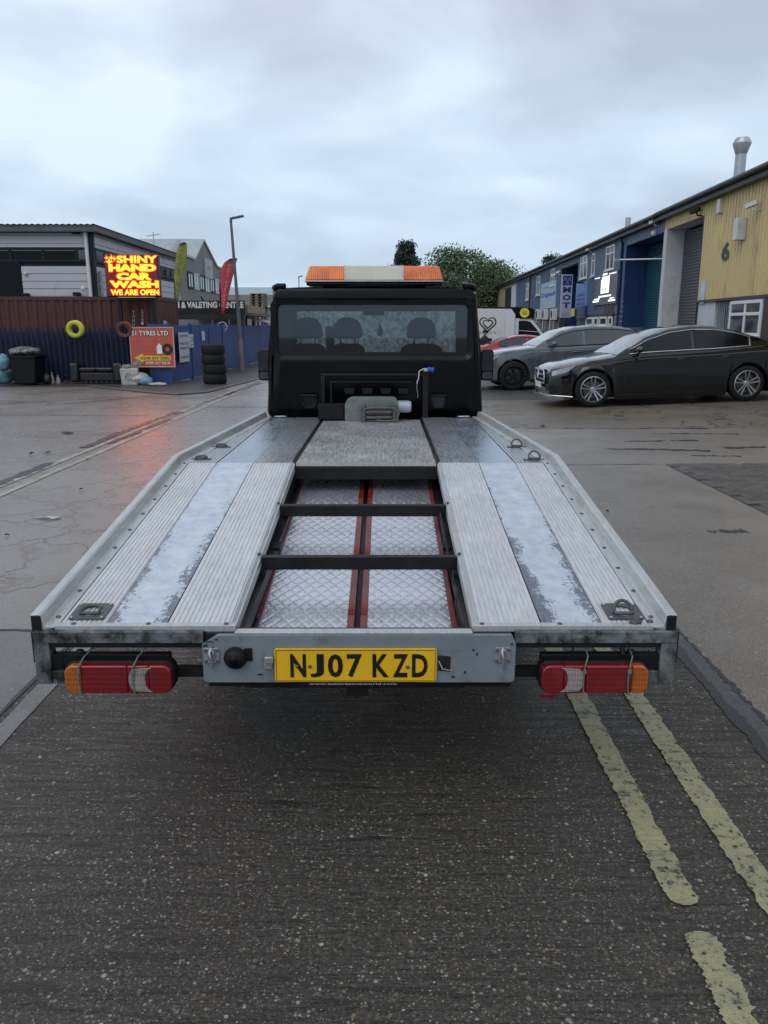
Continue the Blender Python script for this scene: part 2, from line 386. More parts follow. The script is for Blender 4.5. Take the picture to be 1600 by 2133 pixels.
# ================================================================== GROUND
def wet_ground(name, base, light, gloss=(.22, .5), grooves=0.0, pebble=.5, stains=.5, crack=0.0, brown=None, bmp=1.0):
    gk = .75 if grooves else .45
    t = NT(name); v = t.mapping((1, 1, 1)); big = t.noise(.45, 5, .6); mid = t.noise(2.6, 6, .65); fine = t.noise(55, 5, .7); grit = t.noise(190, 3, .7)
    c = t.mix(t.ramp(big, .35, .68), base, light)
    if brown: c = t.mix(t.ramp(t.noise(.9, 5, .6), .42, .62, 0, .8), c, brown)
    c = t.mix(t.ramp(mid, .56, .78, 0, stains), c, tuple(x * .35 for x in base))
    c = t.mix(t.ramp(grit, .35, .7, 0, gk), c, tuple(x * .35 for x in base))
    c = t.mix(t.ramp(t.noise(75, 4, .7), .46, .60, 0, .7 if grooves else .30), c, tuple(x * (.18 if grooves else .4) for x in base)); c = t.mix(t.ramp(t.noise(90, 3, .7, None, .4), .55, .68, 0, .6 if grooves else .35), c, tuple(min(1, x * 2.4) for x in light))
    for sc, thr, size, cc in ((95, .86, .36, (.40, .36, .30)), (48, .955, .30, (.44, .40, .34)), (160, .82, .36, (.30, .265, .21)), (70, .955, .32, (.32, .21, .10))):
        vo = t.n('ShaderNodeTexVoronoi'); vo.inputs['Scale'].default_value = sc; t.l(v, vo.inputs['Vector'])
        s3 = t.n('ShaderNodeSeparateColor'); t.l(vo.outputs['Color'], s3.inputs[0])
        a = t.math('GREATER_THAN', s3.outputs[0], thr); b = t.ramp(vo.outputs['Distance'], size, size + .06, 1, 0)
        k = t.math('MULTIPLY', t.math('MULTIPLY', a, b), t.math('MULTIPLY', s3.outputs[1], pebble), None, True)
        c = t.mix(k, c, cc)
    h = t.math('MULTIPLY', fine, .55)
    h = t.math('ADD', h, t.math('MULTIPLY', grit, .55)); h = t.math('ADD', h, t.math('MULTIPLY', t.noise(24, 3, .6), .6))
    if grooves:
        mp = t.mapping((.9, 9, 1)); gn = t.noise(3.4, 6, .7, mp, .5); mp2 = t.mapping((3.5, 24, 1)); g2 = t.noise(2.2, 4, .65, mp2)
        g = t.math('ADD', t.math('MULTIPLY', t.ramp(gn, .36, .54), .55), t.math('MULTIPLY', g2, .5))
        h = t.math('ADD', h, t.math('MULTIPLY', g, grooves)); c = t.mix(t.ramp(gn, .33, .47, .8, 0), c, tuple(x * .3 for x in base))
    if crack:
        vc = t.n('ShaderNodeTexVoronoi'); vc.feature = 'DISTANCE_TO_EDGE'; vc.inputs['Scale'].default_value = 1.25
        va = t.n('ShaderNodeVectorMath'); va.operation = 'ADD'; tn = t.n('ShaderNodeTexNoise'); tn.inputs['Scale'].default_value = 2.2; tn.inputs['Detail'].default_value = 6; t.l(t.tc.outputs['Object'], tn.inputs['Vector'])
        vsn = t.n('ShaderNodeVectorMath'); vsn.operation = 'SCALE'; vsn.inputs['Scale'].default_value = 1.0; t.l(tn.outputs['Color'], vsn.inputs[0])
        t.l(t.tc.outputs['Object'], va.inputs[0]); t.l(vsn.outputs[0], va.inputs[1]); t.l(va.outputs[0], vc.inputs['Vector'])
        ck = t.ramp(vc.outputs['Distance'], 0.0, .03, 1, 0); ck = t.math('MULTIPLY', ck, t.ramp(big, .38, .52))
        c = t.mix(t.math('MULTIPLY', ck, crack), c, (.018, .017, .015)); h = t.math('SUBTRACT', h, t.math('MULTIPLY', ck, 2.5))
    t.col(c); wet = t.math('ADD', t.math('MULTIPLY', big, .5), t.math('MULTIPLY', mid, .5))
    t.rough(t.ramp(wet, .35, .65, gloss[0], gloss[1])); t.b.inputs['Specular IOR Level'].default_value = .42
    t.bump(h, .0045 * bmp, .8); MAT[name] = t.m; return t.m
road_m = wet_ground('wet_brushed_concrete', (.064, .054, .043), (.098, .083, .065), (.17, .38), 1.5, 1.0, .5, 0, None, 1.5)
slab_m = wet_ground('wet_pale_slab', (.15, .138, .13), (.21, .193, .18), (.24, .42), .0, .4, .3, 0, None, .6)
apron_m = wet_ground('wet_apron_concrete', (.215, .188, .158), (.29, .255, .218), (.24, .42), .0, 1.0, .4, 0, (.15, .125, .098), 1.1)
yard_m = wet_ground('cracked_yard_concrete', (.14, .116, .088), (.25, .21, .162), (.34, .6), .0, .5, .7, .9, (.11, .085, .055), 1.2)
left_m = wet_ground('left_yard_concrete', (.23, .20, .182), (.31, .272, .25), (.20, .36), .0, .4, .4, .10, None, .6)
far_m = wet_ground('far_ground_tarmac', (.06, .058, .058), (.09, .086, .085), (.35, .5), .0, .2, .3)
pave_m = wet_ground('pavement_tarmac', (.05, .048, .046), (.085, .08, .075), (.35, .6), .0, .3, .6)
tar_m = wet_ground('tar_seam', (.012, .012, .013), (.028, .028, .03), (.18, .4), .0, .15, .2)
tar_grey = wet_ground('grey_seam_fill', (.05, .052, .058), (.10, .105, .115), (.2, .35), .0, .2, .5)
def structure(name, mat, fn, **k):
    o = part(name, mat, None, fn, **k); o['kind'] = 'structure'; return o
def sheet(name, mat, pts, z, **k):
    return structure(name, mat, lambda m: m.add([(x, y, z) for x, y in pts], [tuple(range(len(pts)))]), recalc=False, **k)
sheet('ground', far_m, [(-500, -100), (500, -100), (500, 900), (-500, 900)], -.012)
def rise(x, y): return .036 * max(0, x - 3.6) * min(1, max(0, (y - 12.7) / 2.2))
NEAR0 = 4.02
sheet('road', road_m, [(-1.62, -3), (1.47, -3), (1.47, 7.2), (-1.62, 7.2)], 0.0)
sheet('road', left_m, [(-4.15, 4.02), (-1.62, 4.02), (-1.62, 7.2), (1.47, 7.2), (1.47, 16), (3.2, 60), (4, 140), (-1.5, 140), (-4.15, 24)], 0.0)
sheet('road', slab_m, [(-4.15, -3), (-1.62, -3), (-1.62, 4.02), (-4.15, 4.02)], 0.0)
sheet('yard', left_m, [(-40, -3), (-4.15, -3), (-4.15, 24), (-1.5, 140), (-40, 140)], -.004)
sheet('apron', apron_m, [(1.47, -3), (9.5, -3), (9.5, 12.7), (1.47, 12.7)], 0.0)
def yard_fn(m):
    xs = [1.47, 2.5, 3.6] + [3.6 + .5 * i for i in range(1, 26)]; ys = [12.7, 13.2, 13.8, 14.4, 14.9, 17, 25, 45, 90, 140]
    vs_ = [(x, y, rise(x, y)) for x in xs for y in ys]; n = len(ys)
    m.add(vs_, [(i * n + j, (i + 1) * n + j, (i + 1) * n + j + 1, i * n + j + 1) for i in range(len(xs) - 1) for j in range(n - 1)])
structure('yard', yard_m, yard_fn, recalc=False)
sheet('road', pave_m, [(1.5, 17.6), (3.9, 17.9), (3.6, 23), (2.3, 60), (1.5, 60)], .004)
# jagged strips: seams, tar patches, painted lines
def jag_strip(m, p0, p1, w0, w1, z, n=60, jit=.012, round_end=False, sd=1, jl=1.0):
    rnd = random.Random(sd); a = Vector((*p0, 0)); b = Vector((*p1, 0)); d = (b - a).normalized(); s = Vector((-d.y, d.x, 0)); vs_ = []
    ca = cb = 0
    for i in range(n + 1):
        t = i / n; wd = (w0 + (w1 - w0) * t) / 2
        if round_end:
            e_ = min(t, 1 - t) * (b - a).length / (.6 * wd); wd *= math.sqrt(max(.05, 1 - max(0, 1 - e_) ** 2))
        ca = ca * .72 + rnd.uniform(-jit, jit); cb = cb * .72 + rnd.uniform(-jit, jit)
        p = a.lerp(b, t) + d * rnd.uniform(-.3, .3) * (b - a).length / n
        vs_ += [tuple(p + s * (wd + ca) + Vector((0, 0, z))), tuple(p - s * (wd + cb * jl) + Vector((0, 0, z)))]
    m.add(vs_, [(2 * i, 2 * i + 2, 2 * i + 3, 2 * i + 1) for i in range(n)])
def seam(name, mat, segs, z=.004, **k):
    def f(m):
        for i, (p0, p1, w0, w1) in enumerate(segs): jag_strip(m, p0, p1, w0, w1, z, sd=i + 3, **k)
    return structure(name, mat, f, recalc=False)
seam('tar_seam', tar_m, [((1.455, -1), (1.49, 5.5), .05, .05), ((1.60, 2.0), (1.58, 4.3), .022, .018), ((1.49, 5.5), (1.5, 12.7), .03, .02)], n=240, jit=.008)
seam('grey_seam_fill', tar_grey, [((1.53, 1.9), (1.535, 4.4), .10, .075)], z=.003, n=140, jit=.010)
seam('slab_joint', tar_m, [((-1.62, -2), (-1.62, 16), .022, .018), ((-4.1, 4.02), (-1.62, 4.02), .028, .022), ((-4.1, 16.2), (1.4, 16.0), .04, .05), ((1.5, 9.22), (4.2, 9.36), .018, .012),
     ((-9, 13.5), (-4.3, 20.5), .03, .03), ((-14, 11.8), (-6.5, 18.2), .03, .02), ((-12, 14.9), (-4.3, 14.6), .03, .03), ((-12, 9.6), (-7, 10.6), .03, .02)], z=.0035, n=110, jit=.006)
seam('joint_filler', slab_m, [((-1.54, -2), (-1.54, 4.0), .09, .09)], z=.003, n=60, jit=.003)
# worn dark drain marks along the left lines
seam('tar_patch', tar_m, [((-4.07, 10.6), (-3.93, 15.2), .12, .16), ((-3.83, 10.9), (-3.80, 14.0), .06, .10), ((-4.02, 7.6), (-3.99, 9.4), .12, .10), ((-3.72, 19.0), (-3.6, 23.2), .09, .12), ((-3.9, 16), (-3.75, 20), .05, .05)], z=.0075, n=70, jit=.028)
seam('tar_patch', tar_m, [((3.0, 10.55), (4.3, 10.35), .06, .16), ((3.4, 11.2), (4.5, 11.35), .05, .07), ((4.6, 10.6), (5.2, 10.7), .16, .05), ((3.9, 9.95), (4.5, 9.9), .05, .04), ((4.1, 12.1), (5.4, 12.0), .05, .08),
     ((2.3, 12.65), (5.2, 12.72), .03, .05), ((2.6, 6.1), (2.9, 6.15), .06, .08)], z=.004, n=60, jit=.03)
# painted lines
def line_mat():
    t = NT('worn_yellow_line'); fine = t.noise(34, 8, .75); mid = t.noise(6, 6, .65); grit = t.noise(160, 3, .7)
    vo = t.n('ShaderNodeTexVoronoi'); vo.inputs['Scale'].default_value = 55; t.l(t.tc.outputs['Object'], vo.inputs[0])
    s3 = t.n('ShaderNodeSeparateColor'); t.l(vo.outputs['Color'], s3.inputs[0]); pit = t.math('MULTIPLY', t.math('GREATER_THAN', s3.outputs[0], .86), t.ramp(vo.outputs['Distance'], .25, .4, 1, 0))
    c = t.mix(t.ramp(mid, .35, .7), (.44, .405, .21), (.31, .295, .18)); c = t.mix(t.ramp(fine, .50, .70, 0, .75), c, (.13, .12, .07))
    c = t.mix(t.ramp(t.math('ADD', fine, t.math('MULTIPLY', mid, .4)), .76, .83, 0, .9), c, (.045, .042, .038)); c = t.mix(pit, c, (.03, .028, .025))
    c = t.mix(t.ramp(grit, .4, .75, 0, .35), c, (.05, .048, .035))
    gn = t.noise(3.4, 6, .7, t.mapping((.9, 9, 1)), .5)
    c = t.mix(t.ramp(gn, .30, .42, .75, 0), c, (.07, .062, .045))
    t.col(c); t.rough(t.ramp(mid, .3, .7, .34, .52)); t.bump(t.math('ADD', t.math('ADD', fine, gn), t.math('MULTIPLY', grit, .6)), .006, .9); return t.m
yl = line_mat()
def yellow(segs, z=.006, n=420, jit=.0040, mt=None):
    def f(m):
        for i, (p0, p1, w_, re) in enumerate(segs): jag_strip(m, p0, p1, w_, w_, z, n=n, jit=jit, round_end=re, sd=40 + i)
    return structure('painted_line', mt or yl, f, recalc=False)
yellow([((.855, 1.93), (.865, 4.6), .088, True), ((.865, 4.62), (.87, 7.5), .085, False)])
yellow([((1.105, 1.2), (1.115, 4.6), .088, False), ((1.115, 4.6), (1.12, 7.5), .085, False)])
yellow([((.825, .7), (.850, 1.83), .080, True)], n=220, jit=.006)
yellow([((-3.98, 2.0), (-3.83, 22.6), .085, False), ((-3.76, 2.0), (-3.61, 22.6), .075, False)], n=240, jit=.005, mt=pm('faded_line', (.34, .32, .24), .45, 0, .2, 3, (.16, .145, .13), .6, 4))
yellow([((-3.83, 22.6), (-3.1, 60), .1, False), ((-3.6, 22.6), (-2.9, 60), .1, False)], n=60, jit=.003)
# herringbone block paving on the right (each brick its own piece)
bed = sheet('brick_paving', tar_m, [(3.34, 6.3), (5.3, 6.3), (5.3, 9.28), (3.34, 9.28)], .003)
bmats = [pm('paving_brick_%s' % k, c, .42, 0, .3, 14, (.03, .028, .026), .5, 9, .003, 70) for k, c in (('plum', (.085, .062, .055)), ('grey', (.10, .088, .080)), ('dark', (.06, .05, .046)))]
bm_h = []
for mt in bmats:
    for dx, dy in ((.098, .198), (.198, .098)):
        m = MB(); hx, hy = dx / 2, dy / 2
        m.hexa([(-hx, -hy, 0), (hx, -hy, 0), (hx, hy, 0), (-hx, hy, 0), (-hx + .006, -hy + .006, .012), (hx - .006, -hy + .006, .012), (hx - .006, hy - .006, .012), (-hx + .006, hy - .006, .012)])
        o = m.build('brick', mt, bed); bm_h.append(o)
protos = {}
for i, o in enumerate(bm_h): protos[(i // 2, i % 2)] = o.data; bpy.data.objects.remove(o)
cnt = 0; rb = random.Random(5)
for k_ in range(-60, 90):      # herringbone lattice: one flat and one upright brick per cell
    for q_ in range(-40, 40):
        bx, by = k_ + 2 * q_, k_ - 2 * q_
        for o_, cx_b, cy_b in ((1, bx + 1, by + .5), (0, bx + .5, by + 2)):
            x, y = 3.34 + cx_b * .1, 6.3 + cy_b * .1; hx, hy = (.05, .1) if o_ == 0 else (.1, .05)
            if x - hx < 3.26 or x + hx > 5.05 or y - hy < 6.30 or y + hy > 9.32 or cnt >= 298: continue
            ob = bpy.data.objects.new('brick', protos[(rb.randrange(3), o_)]); COL.objects.link(ob); ob.parent = bed
            ob.location = (x, y, .003 + rb.uniform(-.002, .003)); ob.rotation_euler = (rb.uniform(-.01, .01), rb.uniform(-.01, .01), rb.uniform(-.012, .012)); cnt += 1
# loose pale stones caught in the brushed surface
def stones(m):
    rnd = random.Random(11)
    for _ in range(1100):
        x = rnd.uniform(-1.6, 1.4); y = rnd.uniform(.9, 4.3); r = rnd.uniform(.0016, .0042); a = rnd.uniform(0, 3.14)
        k = 6; ring = [(x + r * math.cos(a + t * 6.283 / k) * rnd.uniform(.7, 1.3), y + r * .8 * math.sin(a + t * 6.283 / k) * rnd.uniform(.7, 1.3), .0005) for t in range(k)]
        m.mi = rnd.choice((0, 0, 1, 1, 2)); m.add(ring + [(x, y, r * .55)], [(t, (t + 1) % k, k) for t in range(k)])
st = part('gravel', [pm('pebble_pale', (.36, .34, .31), .5), pm('pebble_grey', (.22, .215, .20), .5), pm('pebble_tan', (.28, .19, .10), .5)], None, stones, recalc=False)
tag(st, 'small pale aggregate stones showing through the wet road', 'gravel', None, 'stuff')

# ================================================================== RECOVERY TRUCK
TX, TY = -.096, 2.38
truck = empty('recovery_truck', (TX, TY, 0), 0, 'black single cab recovery truck with bare aluminium sloping flatbed and amber light bar', 'recovery truck')
BRK, CAB = 1.81, 3.99
def hd(y): return .666 + .1238 * y if y < BRK else .89
def L(px, py, ylocal):  # truck-local point on the plane y = ylocal
    p = at(px, py, TY + ylocal); return Vector((p.x - TX, ylocal, p.z))
def railx(y): return 1.03 if y <= BRK else 1.03 - (y - BRK) / (CAB + .03 - BRK) * .145
def sweep(m, prof, ys, fx=None):
    """profile [(x, z offset)] carried along the deck"""
    n = len(prof); vs_ = []
    for y in ys: vs_ += [((fx(x, y) if fx else x), y, hd(y) + z) for x, z in prof]
    fs = [(i * n + k, i * n + (k + 1) % n, (i + 1) * n + (k + 1) % n, (i + 1) * n + k) for i in range(len(ys) - 1) for k in range(n)]
    fs += [tuple(range(n)), tuple(reversed([(len(ys) - 1) * n + k for k in range(n)]))]
    m.add(vs_, fs)
def ribbed_prof(x0, x1, pitch=.0165, gw=.0030, gd=.0026, wave=True):
    n = max(1, round((x1 - x0) / pitch)); p = (x1 - x0) / n; pr = []
    for i in range(n):
        a = x0 + i * p
        pr += [(a, -gd), (a + gw, -gd), (a + gw + .0012, 0), (a + p - .0012, 0)]
    pr += [(x1, -.001), (x1, -.028), (x0, -.028)]
    return pr
REAR = .012
for s in (-1, 1):
    side = [REAR + .012, BRK - .003]; front = [BRK + .003, CAB - .02]
    def mir(pr): return [(s * x, z) for x, z in (pr if s > 0 else reversed(pr))]
    for (x0, x1) in ((.40, .60), (.80, .945)):
        part('deck_plank', alu_rib, truck, lambda m: sweep(m, mir(ribbed_prof(x0, x1)), side))
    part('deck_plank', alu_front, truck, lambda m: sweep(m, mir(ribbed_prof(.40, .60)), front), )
    def outer_front(m):   # planks cut along the tapering rail
        n = 8; p = .145 / n
        for i in range(n):
            a, b = .80 + i * p + .0018, .80 + (i + 1) * p - .0018
            xm = b + .055
            ye = CAB - .02 if xm < railx(CAB) - 0 else BRK + (1.03 - xm - .02) / .145 * (CAB + .03 - BRK)
            ye = min(CAB - .02, ye)
            if ye > BRK + .05: m.box(s * a, s * b, BRK + .003, ye, hd(2) - .028, hd(2))
        m.prism([(s * .80, BRK + .003), (s * .80, CAB - .02), (s * .862, CAB - .02), (s * .955, BRK + .003)], 'XY', hd(2) - .03, hd(2) - .006)
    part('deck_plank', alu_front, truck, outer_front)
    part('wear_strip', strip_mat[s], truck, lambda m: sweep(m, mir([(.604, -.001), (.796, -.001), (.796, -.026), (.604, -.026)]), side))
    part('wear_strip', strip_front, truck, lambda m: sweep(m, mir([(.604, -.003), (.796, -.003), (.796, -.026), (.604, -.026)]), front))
    # side rail: angled channel with upstanding box edge
    railp = [(1.03, -.055), (1.03, .040), (1.003, .042), (.996, .037), (.986, .002), (.948, .002), (.948, -.004), (.990, -.010), (.990, -.055)]
    part('side_rail', alu_rail, truck, lambda m: sweep(m, mir(railp), [REAR - .014, BRK]), bevel=.002)
    part('side_rail', alu_rail, truck, lambda m: sweep(m, mir(railp), [BRK + .0005, BRK + (CAB + .02 - BRK) * .5, CAB + .02], lambda x, y: x - s * (1.03 - railx(y))), bevel=.002)
    part('rail_end_cap', black_steel, truck, lambda m: m.box(s * .996, s * 1.026, REAR - .020, REAR - .0145, hd(0) - .05, hd(0) + .038))
    # inner edge lip
    part('edge_lip', alu_rail, truck, lambda m: sweep(m, mir([(.380, -.045), (.398, -.045), (.398, .004), (.394, .004), (.385, -.006), (.380, -.006)]), [REAR, BRK]))
    part('edge_lip', black_steel, truck, lambda m: sweep(m, mir([(.376, -.045), (.398, -.045), (.398, .002), (.394, .002), (.388, -.004), (.376, -.004)]), [BRK + .002, CAB - .02]))
    # rear edge trim
    part('rear_trim', alu_rail, truck, lambda m: (m.box(s * .378, s * .955, REAR - .012, REAR + .013, hd(0) - .001, hd(0) + .004), m.box(s * .378, s * .955, REAR - .016, REAR - .0125, hd(0) - .016, hd(0) + .004)), bevel=.001)
    part('trim_gap', black_steel, truck, lambda m: m.box(s * .378, s * .985, REAR - .010, REAR + .02, hd(0) - .034, hd(0) - .016))
    # bolts
    rv = MB().ball((0, 0, 0), (.0085, .0085, .004), 8, 4).build('rivet', bolt_steel, None, smooth=60); rvd = rv.data; bpy.data.objects.remove(rv)
    locs = [(s * .967, y, hd(y) + .003) for y in [.06 + i * .192 for i in range(10)]] + [(s * x, REAR, hd(0) + .005) for x in (.41, .66, .90)]
    for lc in locs:
        o = bpy.data.objects.new('rivet', rvd); COL.objects.link(o); o.parent = truck; o.location = lc; o.rotation_euler = (R(7) if lc[1] < BRK else 0, 0, 0)
def ring_plate(x, y, big, stand, s):
    rt = empty('tie_down_ring', (x, y, hd(y)), 0); rt.parent = truck; rt.rotation_euler = (R(7) if y < BRK else 0, 0, 0)
    if big:
        def pl(m):
            o = rrect(-.058, .058, -.056, .056, .008, 2); i_ = rrect(-.036, .036, -.034, .036, .03, 2); n = len(o)
            m.add([(a, b, .005) for a, b in o] + [(a, b, .005) for a, b in i_] + [(a * .8, b * .8, -.02) for a, b in i_] + [(a, b, 0) for a, b in o],
                  [(k, (k + 1) % n, n + (k + 1) % n, n + k) for k in range(n)] + [(n + k, n + (k + 1) % n, 2 * n + (k + 1) % n, 2 * n + k) for k in range(n)] + [(3 * n + k, 3 * n + (k + 1) % n, (k + 1) % n, k) for k in range(n)] + [tuple(2 * n + k for k in range(n))])
        part('ring_plate', bolt_steel, rt, pl, smooth=40)
        def rg(m):
            a0 = 1.0 if stand else .12
            pts = [(.03 * math.cos(a), .012 + .034 * math.sin(a) * math.cos(a0 * .9) - .02, .010 + .034 * max(0, math.sin(a)) * math.sin(a0 * .9)) for a in [math.pi * k / 12 for k in range(13)]]
            m.tube([(p[0], p[1], p[2]) for p in pts] + [(-.03, -.022, .008), (.03, -.022, .008), pts[0]], .006, 8)
        part('ring', bolt_steel, rt, rg, smooth=60)
        for bx in (-1, 1):
            for by in (-1, 1): part('bolt', galv, rt, lambda m: m.ball((bx * .049, by * .046, .006), (.006, .006, .004), 8, 4), smooth=60)
    else:
        part('ring_plate', bolt_steel, rt, lambda m: (m.box(-.055, .055, -.016, .016, 0, .005), m.box(-.02, .02, -.013, .013, .005, .011)), bevel=.002)
        def rg(m):
            aa = R(68 if stand else 6)
            pts = [(.032 * math.cos(a), .040 * math.sin(a) * math.cos(aa), .010 + .040 * math.sin(a) * math.sin(aa)) for a in [math.pi * k / 12 for k in range(13)]]
            m.tube(pts + [pts[0]], .0048, 8)
        part('ring', bolt_steel, rt, rg, smooth=60)
ring_plate(-.872, .098, True, False, -1); ring_plate(.884, .098, True, True, 1)
ring_plate(-.905, BRK + .10, False, False, -1); ring_plate(-.885, BRK + .55, False, False, -1)
ring_plate(.915, BRK + .08, False, True, 1); ring_plate(.895, BRK + .55, False, True, 1)
part('bolt', bolt_steel, truck, lambda m: (m.ball((.905, .02, hd(0) + .008), (.022, .012, .008), 10, 6), m.ball((.955, .03, hd(0) + .006), (.011, .011, .006), 8, 5)), smooth=60)
# front centre tread plate: raised lozenges are real relief
def tread(m, x0, x1, ya, yb, zf, pitch=.052, amp=.0020, res=.0065, bow=0.0, seedp=0.0):
    nx, ny = max(2, int((x1 - x0) / res)), max(2, int((yb - ya) / res))
    X = np.linspace(x0, x1, nx + 1); Y = np.linspace(ya, yb, ny + 1); XX, YY = np.meshgrid(X, Y, indexing='ij')
    u = (XX + YY * .62) / pitch; v = (XX - YY * .62) / pitch
    g = np.minimum(np.abs(np.sin(np.pi * u)), np.abs(np.sin(np.pi * v)))
    Z = np.vectorize(zf)(YY) + amp * np.clip(g * 4.0, 0, 1) ** .8 + bow * np.sin(YY * 7 + seedp) * np.cos(XX * 5 + seedp) + bow * .5 * np.sin(YY * 19 + XX * 4)
    vs_ = np.stack([XX, YY, Z], -1).reshape(-1, 3).tolist(); n = ny + 1
    m.add(vs_, [(i * n + j, (i + 1) * n + j, (i + 1) * n + j + 1, i * n + j + 1) for i in range(nx) for j in range(ny)])
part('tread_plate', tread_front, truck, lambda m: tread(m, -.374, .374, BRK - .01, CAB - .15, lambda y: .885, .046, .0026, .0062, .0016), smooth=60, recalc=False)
part('plate_edge', alu_rail, truck, lambda m: m.box(-.374, .374, BRK - .014, BRK - .009, .872, .888))
# cross members and crossbars in the open bay
def hollow(m, x0, x1, y, z1, w_=.04, h_=.04): m.box(x0, x1, y, y + w_, z1 - h_, z1)
part('cross_member', black_steel, truck, lambda m: m.box(-.38, .38, BRK - .02, BRK + .05, .80, .868), bevel=.003)
for yy_ in (1.15, .565):
    part('crossbar', black_steel, truck, lambda m: hollow(m, -.379, .379, yy_, hd(yy_) - .006, .035, .052), bevel=.003)
    for s in (-1, 1): part('bolt', bolt_steel, truck, lambda m: m.ball((s * .388, yy_ + .01, hd(yy_) + .004), (.009, .009, .006), 8, 5), smooth=60)
# dark chassis under the deck
part('chassis_rail', black_steel, truck, lambda m: [m.box(s * .36, s * .42, .10, 6.4, .42, .56) for s in (-1, 1)], bevel=.004)
part('subframe', black_steel, truck, lambda m: ([m.hexa([(s * .383 - .02, .04, .58), (s * .383 + .02, .04, .58), (s * .383 + .02, 3.9, .80), (s * .383 - .02, 3.9, .80), (s * .383 - .02, .04, .63), (s * .383 + .02, .04, .63), (s * .383 + .02, 3.9, .855), (s * .383 - .02, 3.9, .855)]) for s in (-1, 1)],
     [m.box(-.95, -.40, y, y + .04, hd(y) - .08, hd(y) - .03) for y in (.4, .9, 1.4, 1.9, 2.5, 3.1, 3.6)], [m.box(.40, .95, y, y + .04, hd(y) - .08, hd(y) - .03) for y in (.4, .9, 1.4, 1.9, 2.5, 3.1, 3.6)]))
part('under_tray', black_plastic, truck, lambda m: (m.box(-.72, .72, 1.4, 3.9, .40, .43), m.box(-.34, .34, .3, 2.2, .36, .40)))
part('bay_bracket', black_steel, truck, lambda m: [m.box(s * .345, s * .38, y, y + .10, hd(y) - .10, hd(y) - .085) for s in (-1, 1) for y in (1.33, .85)])
part('cable', black_plastic, truck, lambda m: m.tube([(.358, .10, .62), (.345, .22, .66), (.362, .34, .67), (.352, .5, .665), (.36, .72, .69), (.347, .9, .76), (.352, 1.2, .78)], .005, 6), smooth=60)
part('fuel_tank', black_plastic, truck, lambda m: m.box(.45, .80, 2.6, 3.6, .40, .68), bevel=.03)
def wheel(m_root, x, y, r=.335, wd=.21, z=None, outer=1, twin=False, rim_mat=galv):
    wr = empty('wheel', (x, y, r)); wr.parent = m_root
    part('tyre', rubber, wr, lambda m: m.lathe([(r * .66, -wd / 2), (r * .93, -wd / 2), (r, -wd * .38), (r, wd * .38), (r * .93, wd / 2), (r * .66, wd / 2)], (0, 0, 0), 'X', 28, True), smooth=40)
    part('rim', rim_mat, wr, lambda m: m.lathe([(r * .67, -wd * .45), (r * .60, -wd * .2), (r * .2, -wd * .1), (r * .2, wd * .1), (r * .60, wd * .2), (r * .67, wd * .45)], (0, 0, 0), 'X', 24), smooth=40)
for s in (-1, 1):
    wheel(truck, s * .80, 2.15); wheel(truck, s * .80, 5.7)
    part('mudguard', black_plastic, truck, lambda m: m.grid(lambda u, v: (s * (.68 + .24 * v), 2.15 + .42 * math.cos(math.pi * u), .335 + .40 * math.sin(math.pi * u)), 14, 1))
part('axle', black_steel, truck, lambda m: m.tube([(-.8, 2.15, .335), (.8, 2.15, .335)], .05, 10))
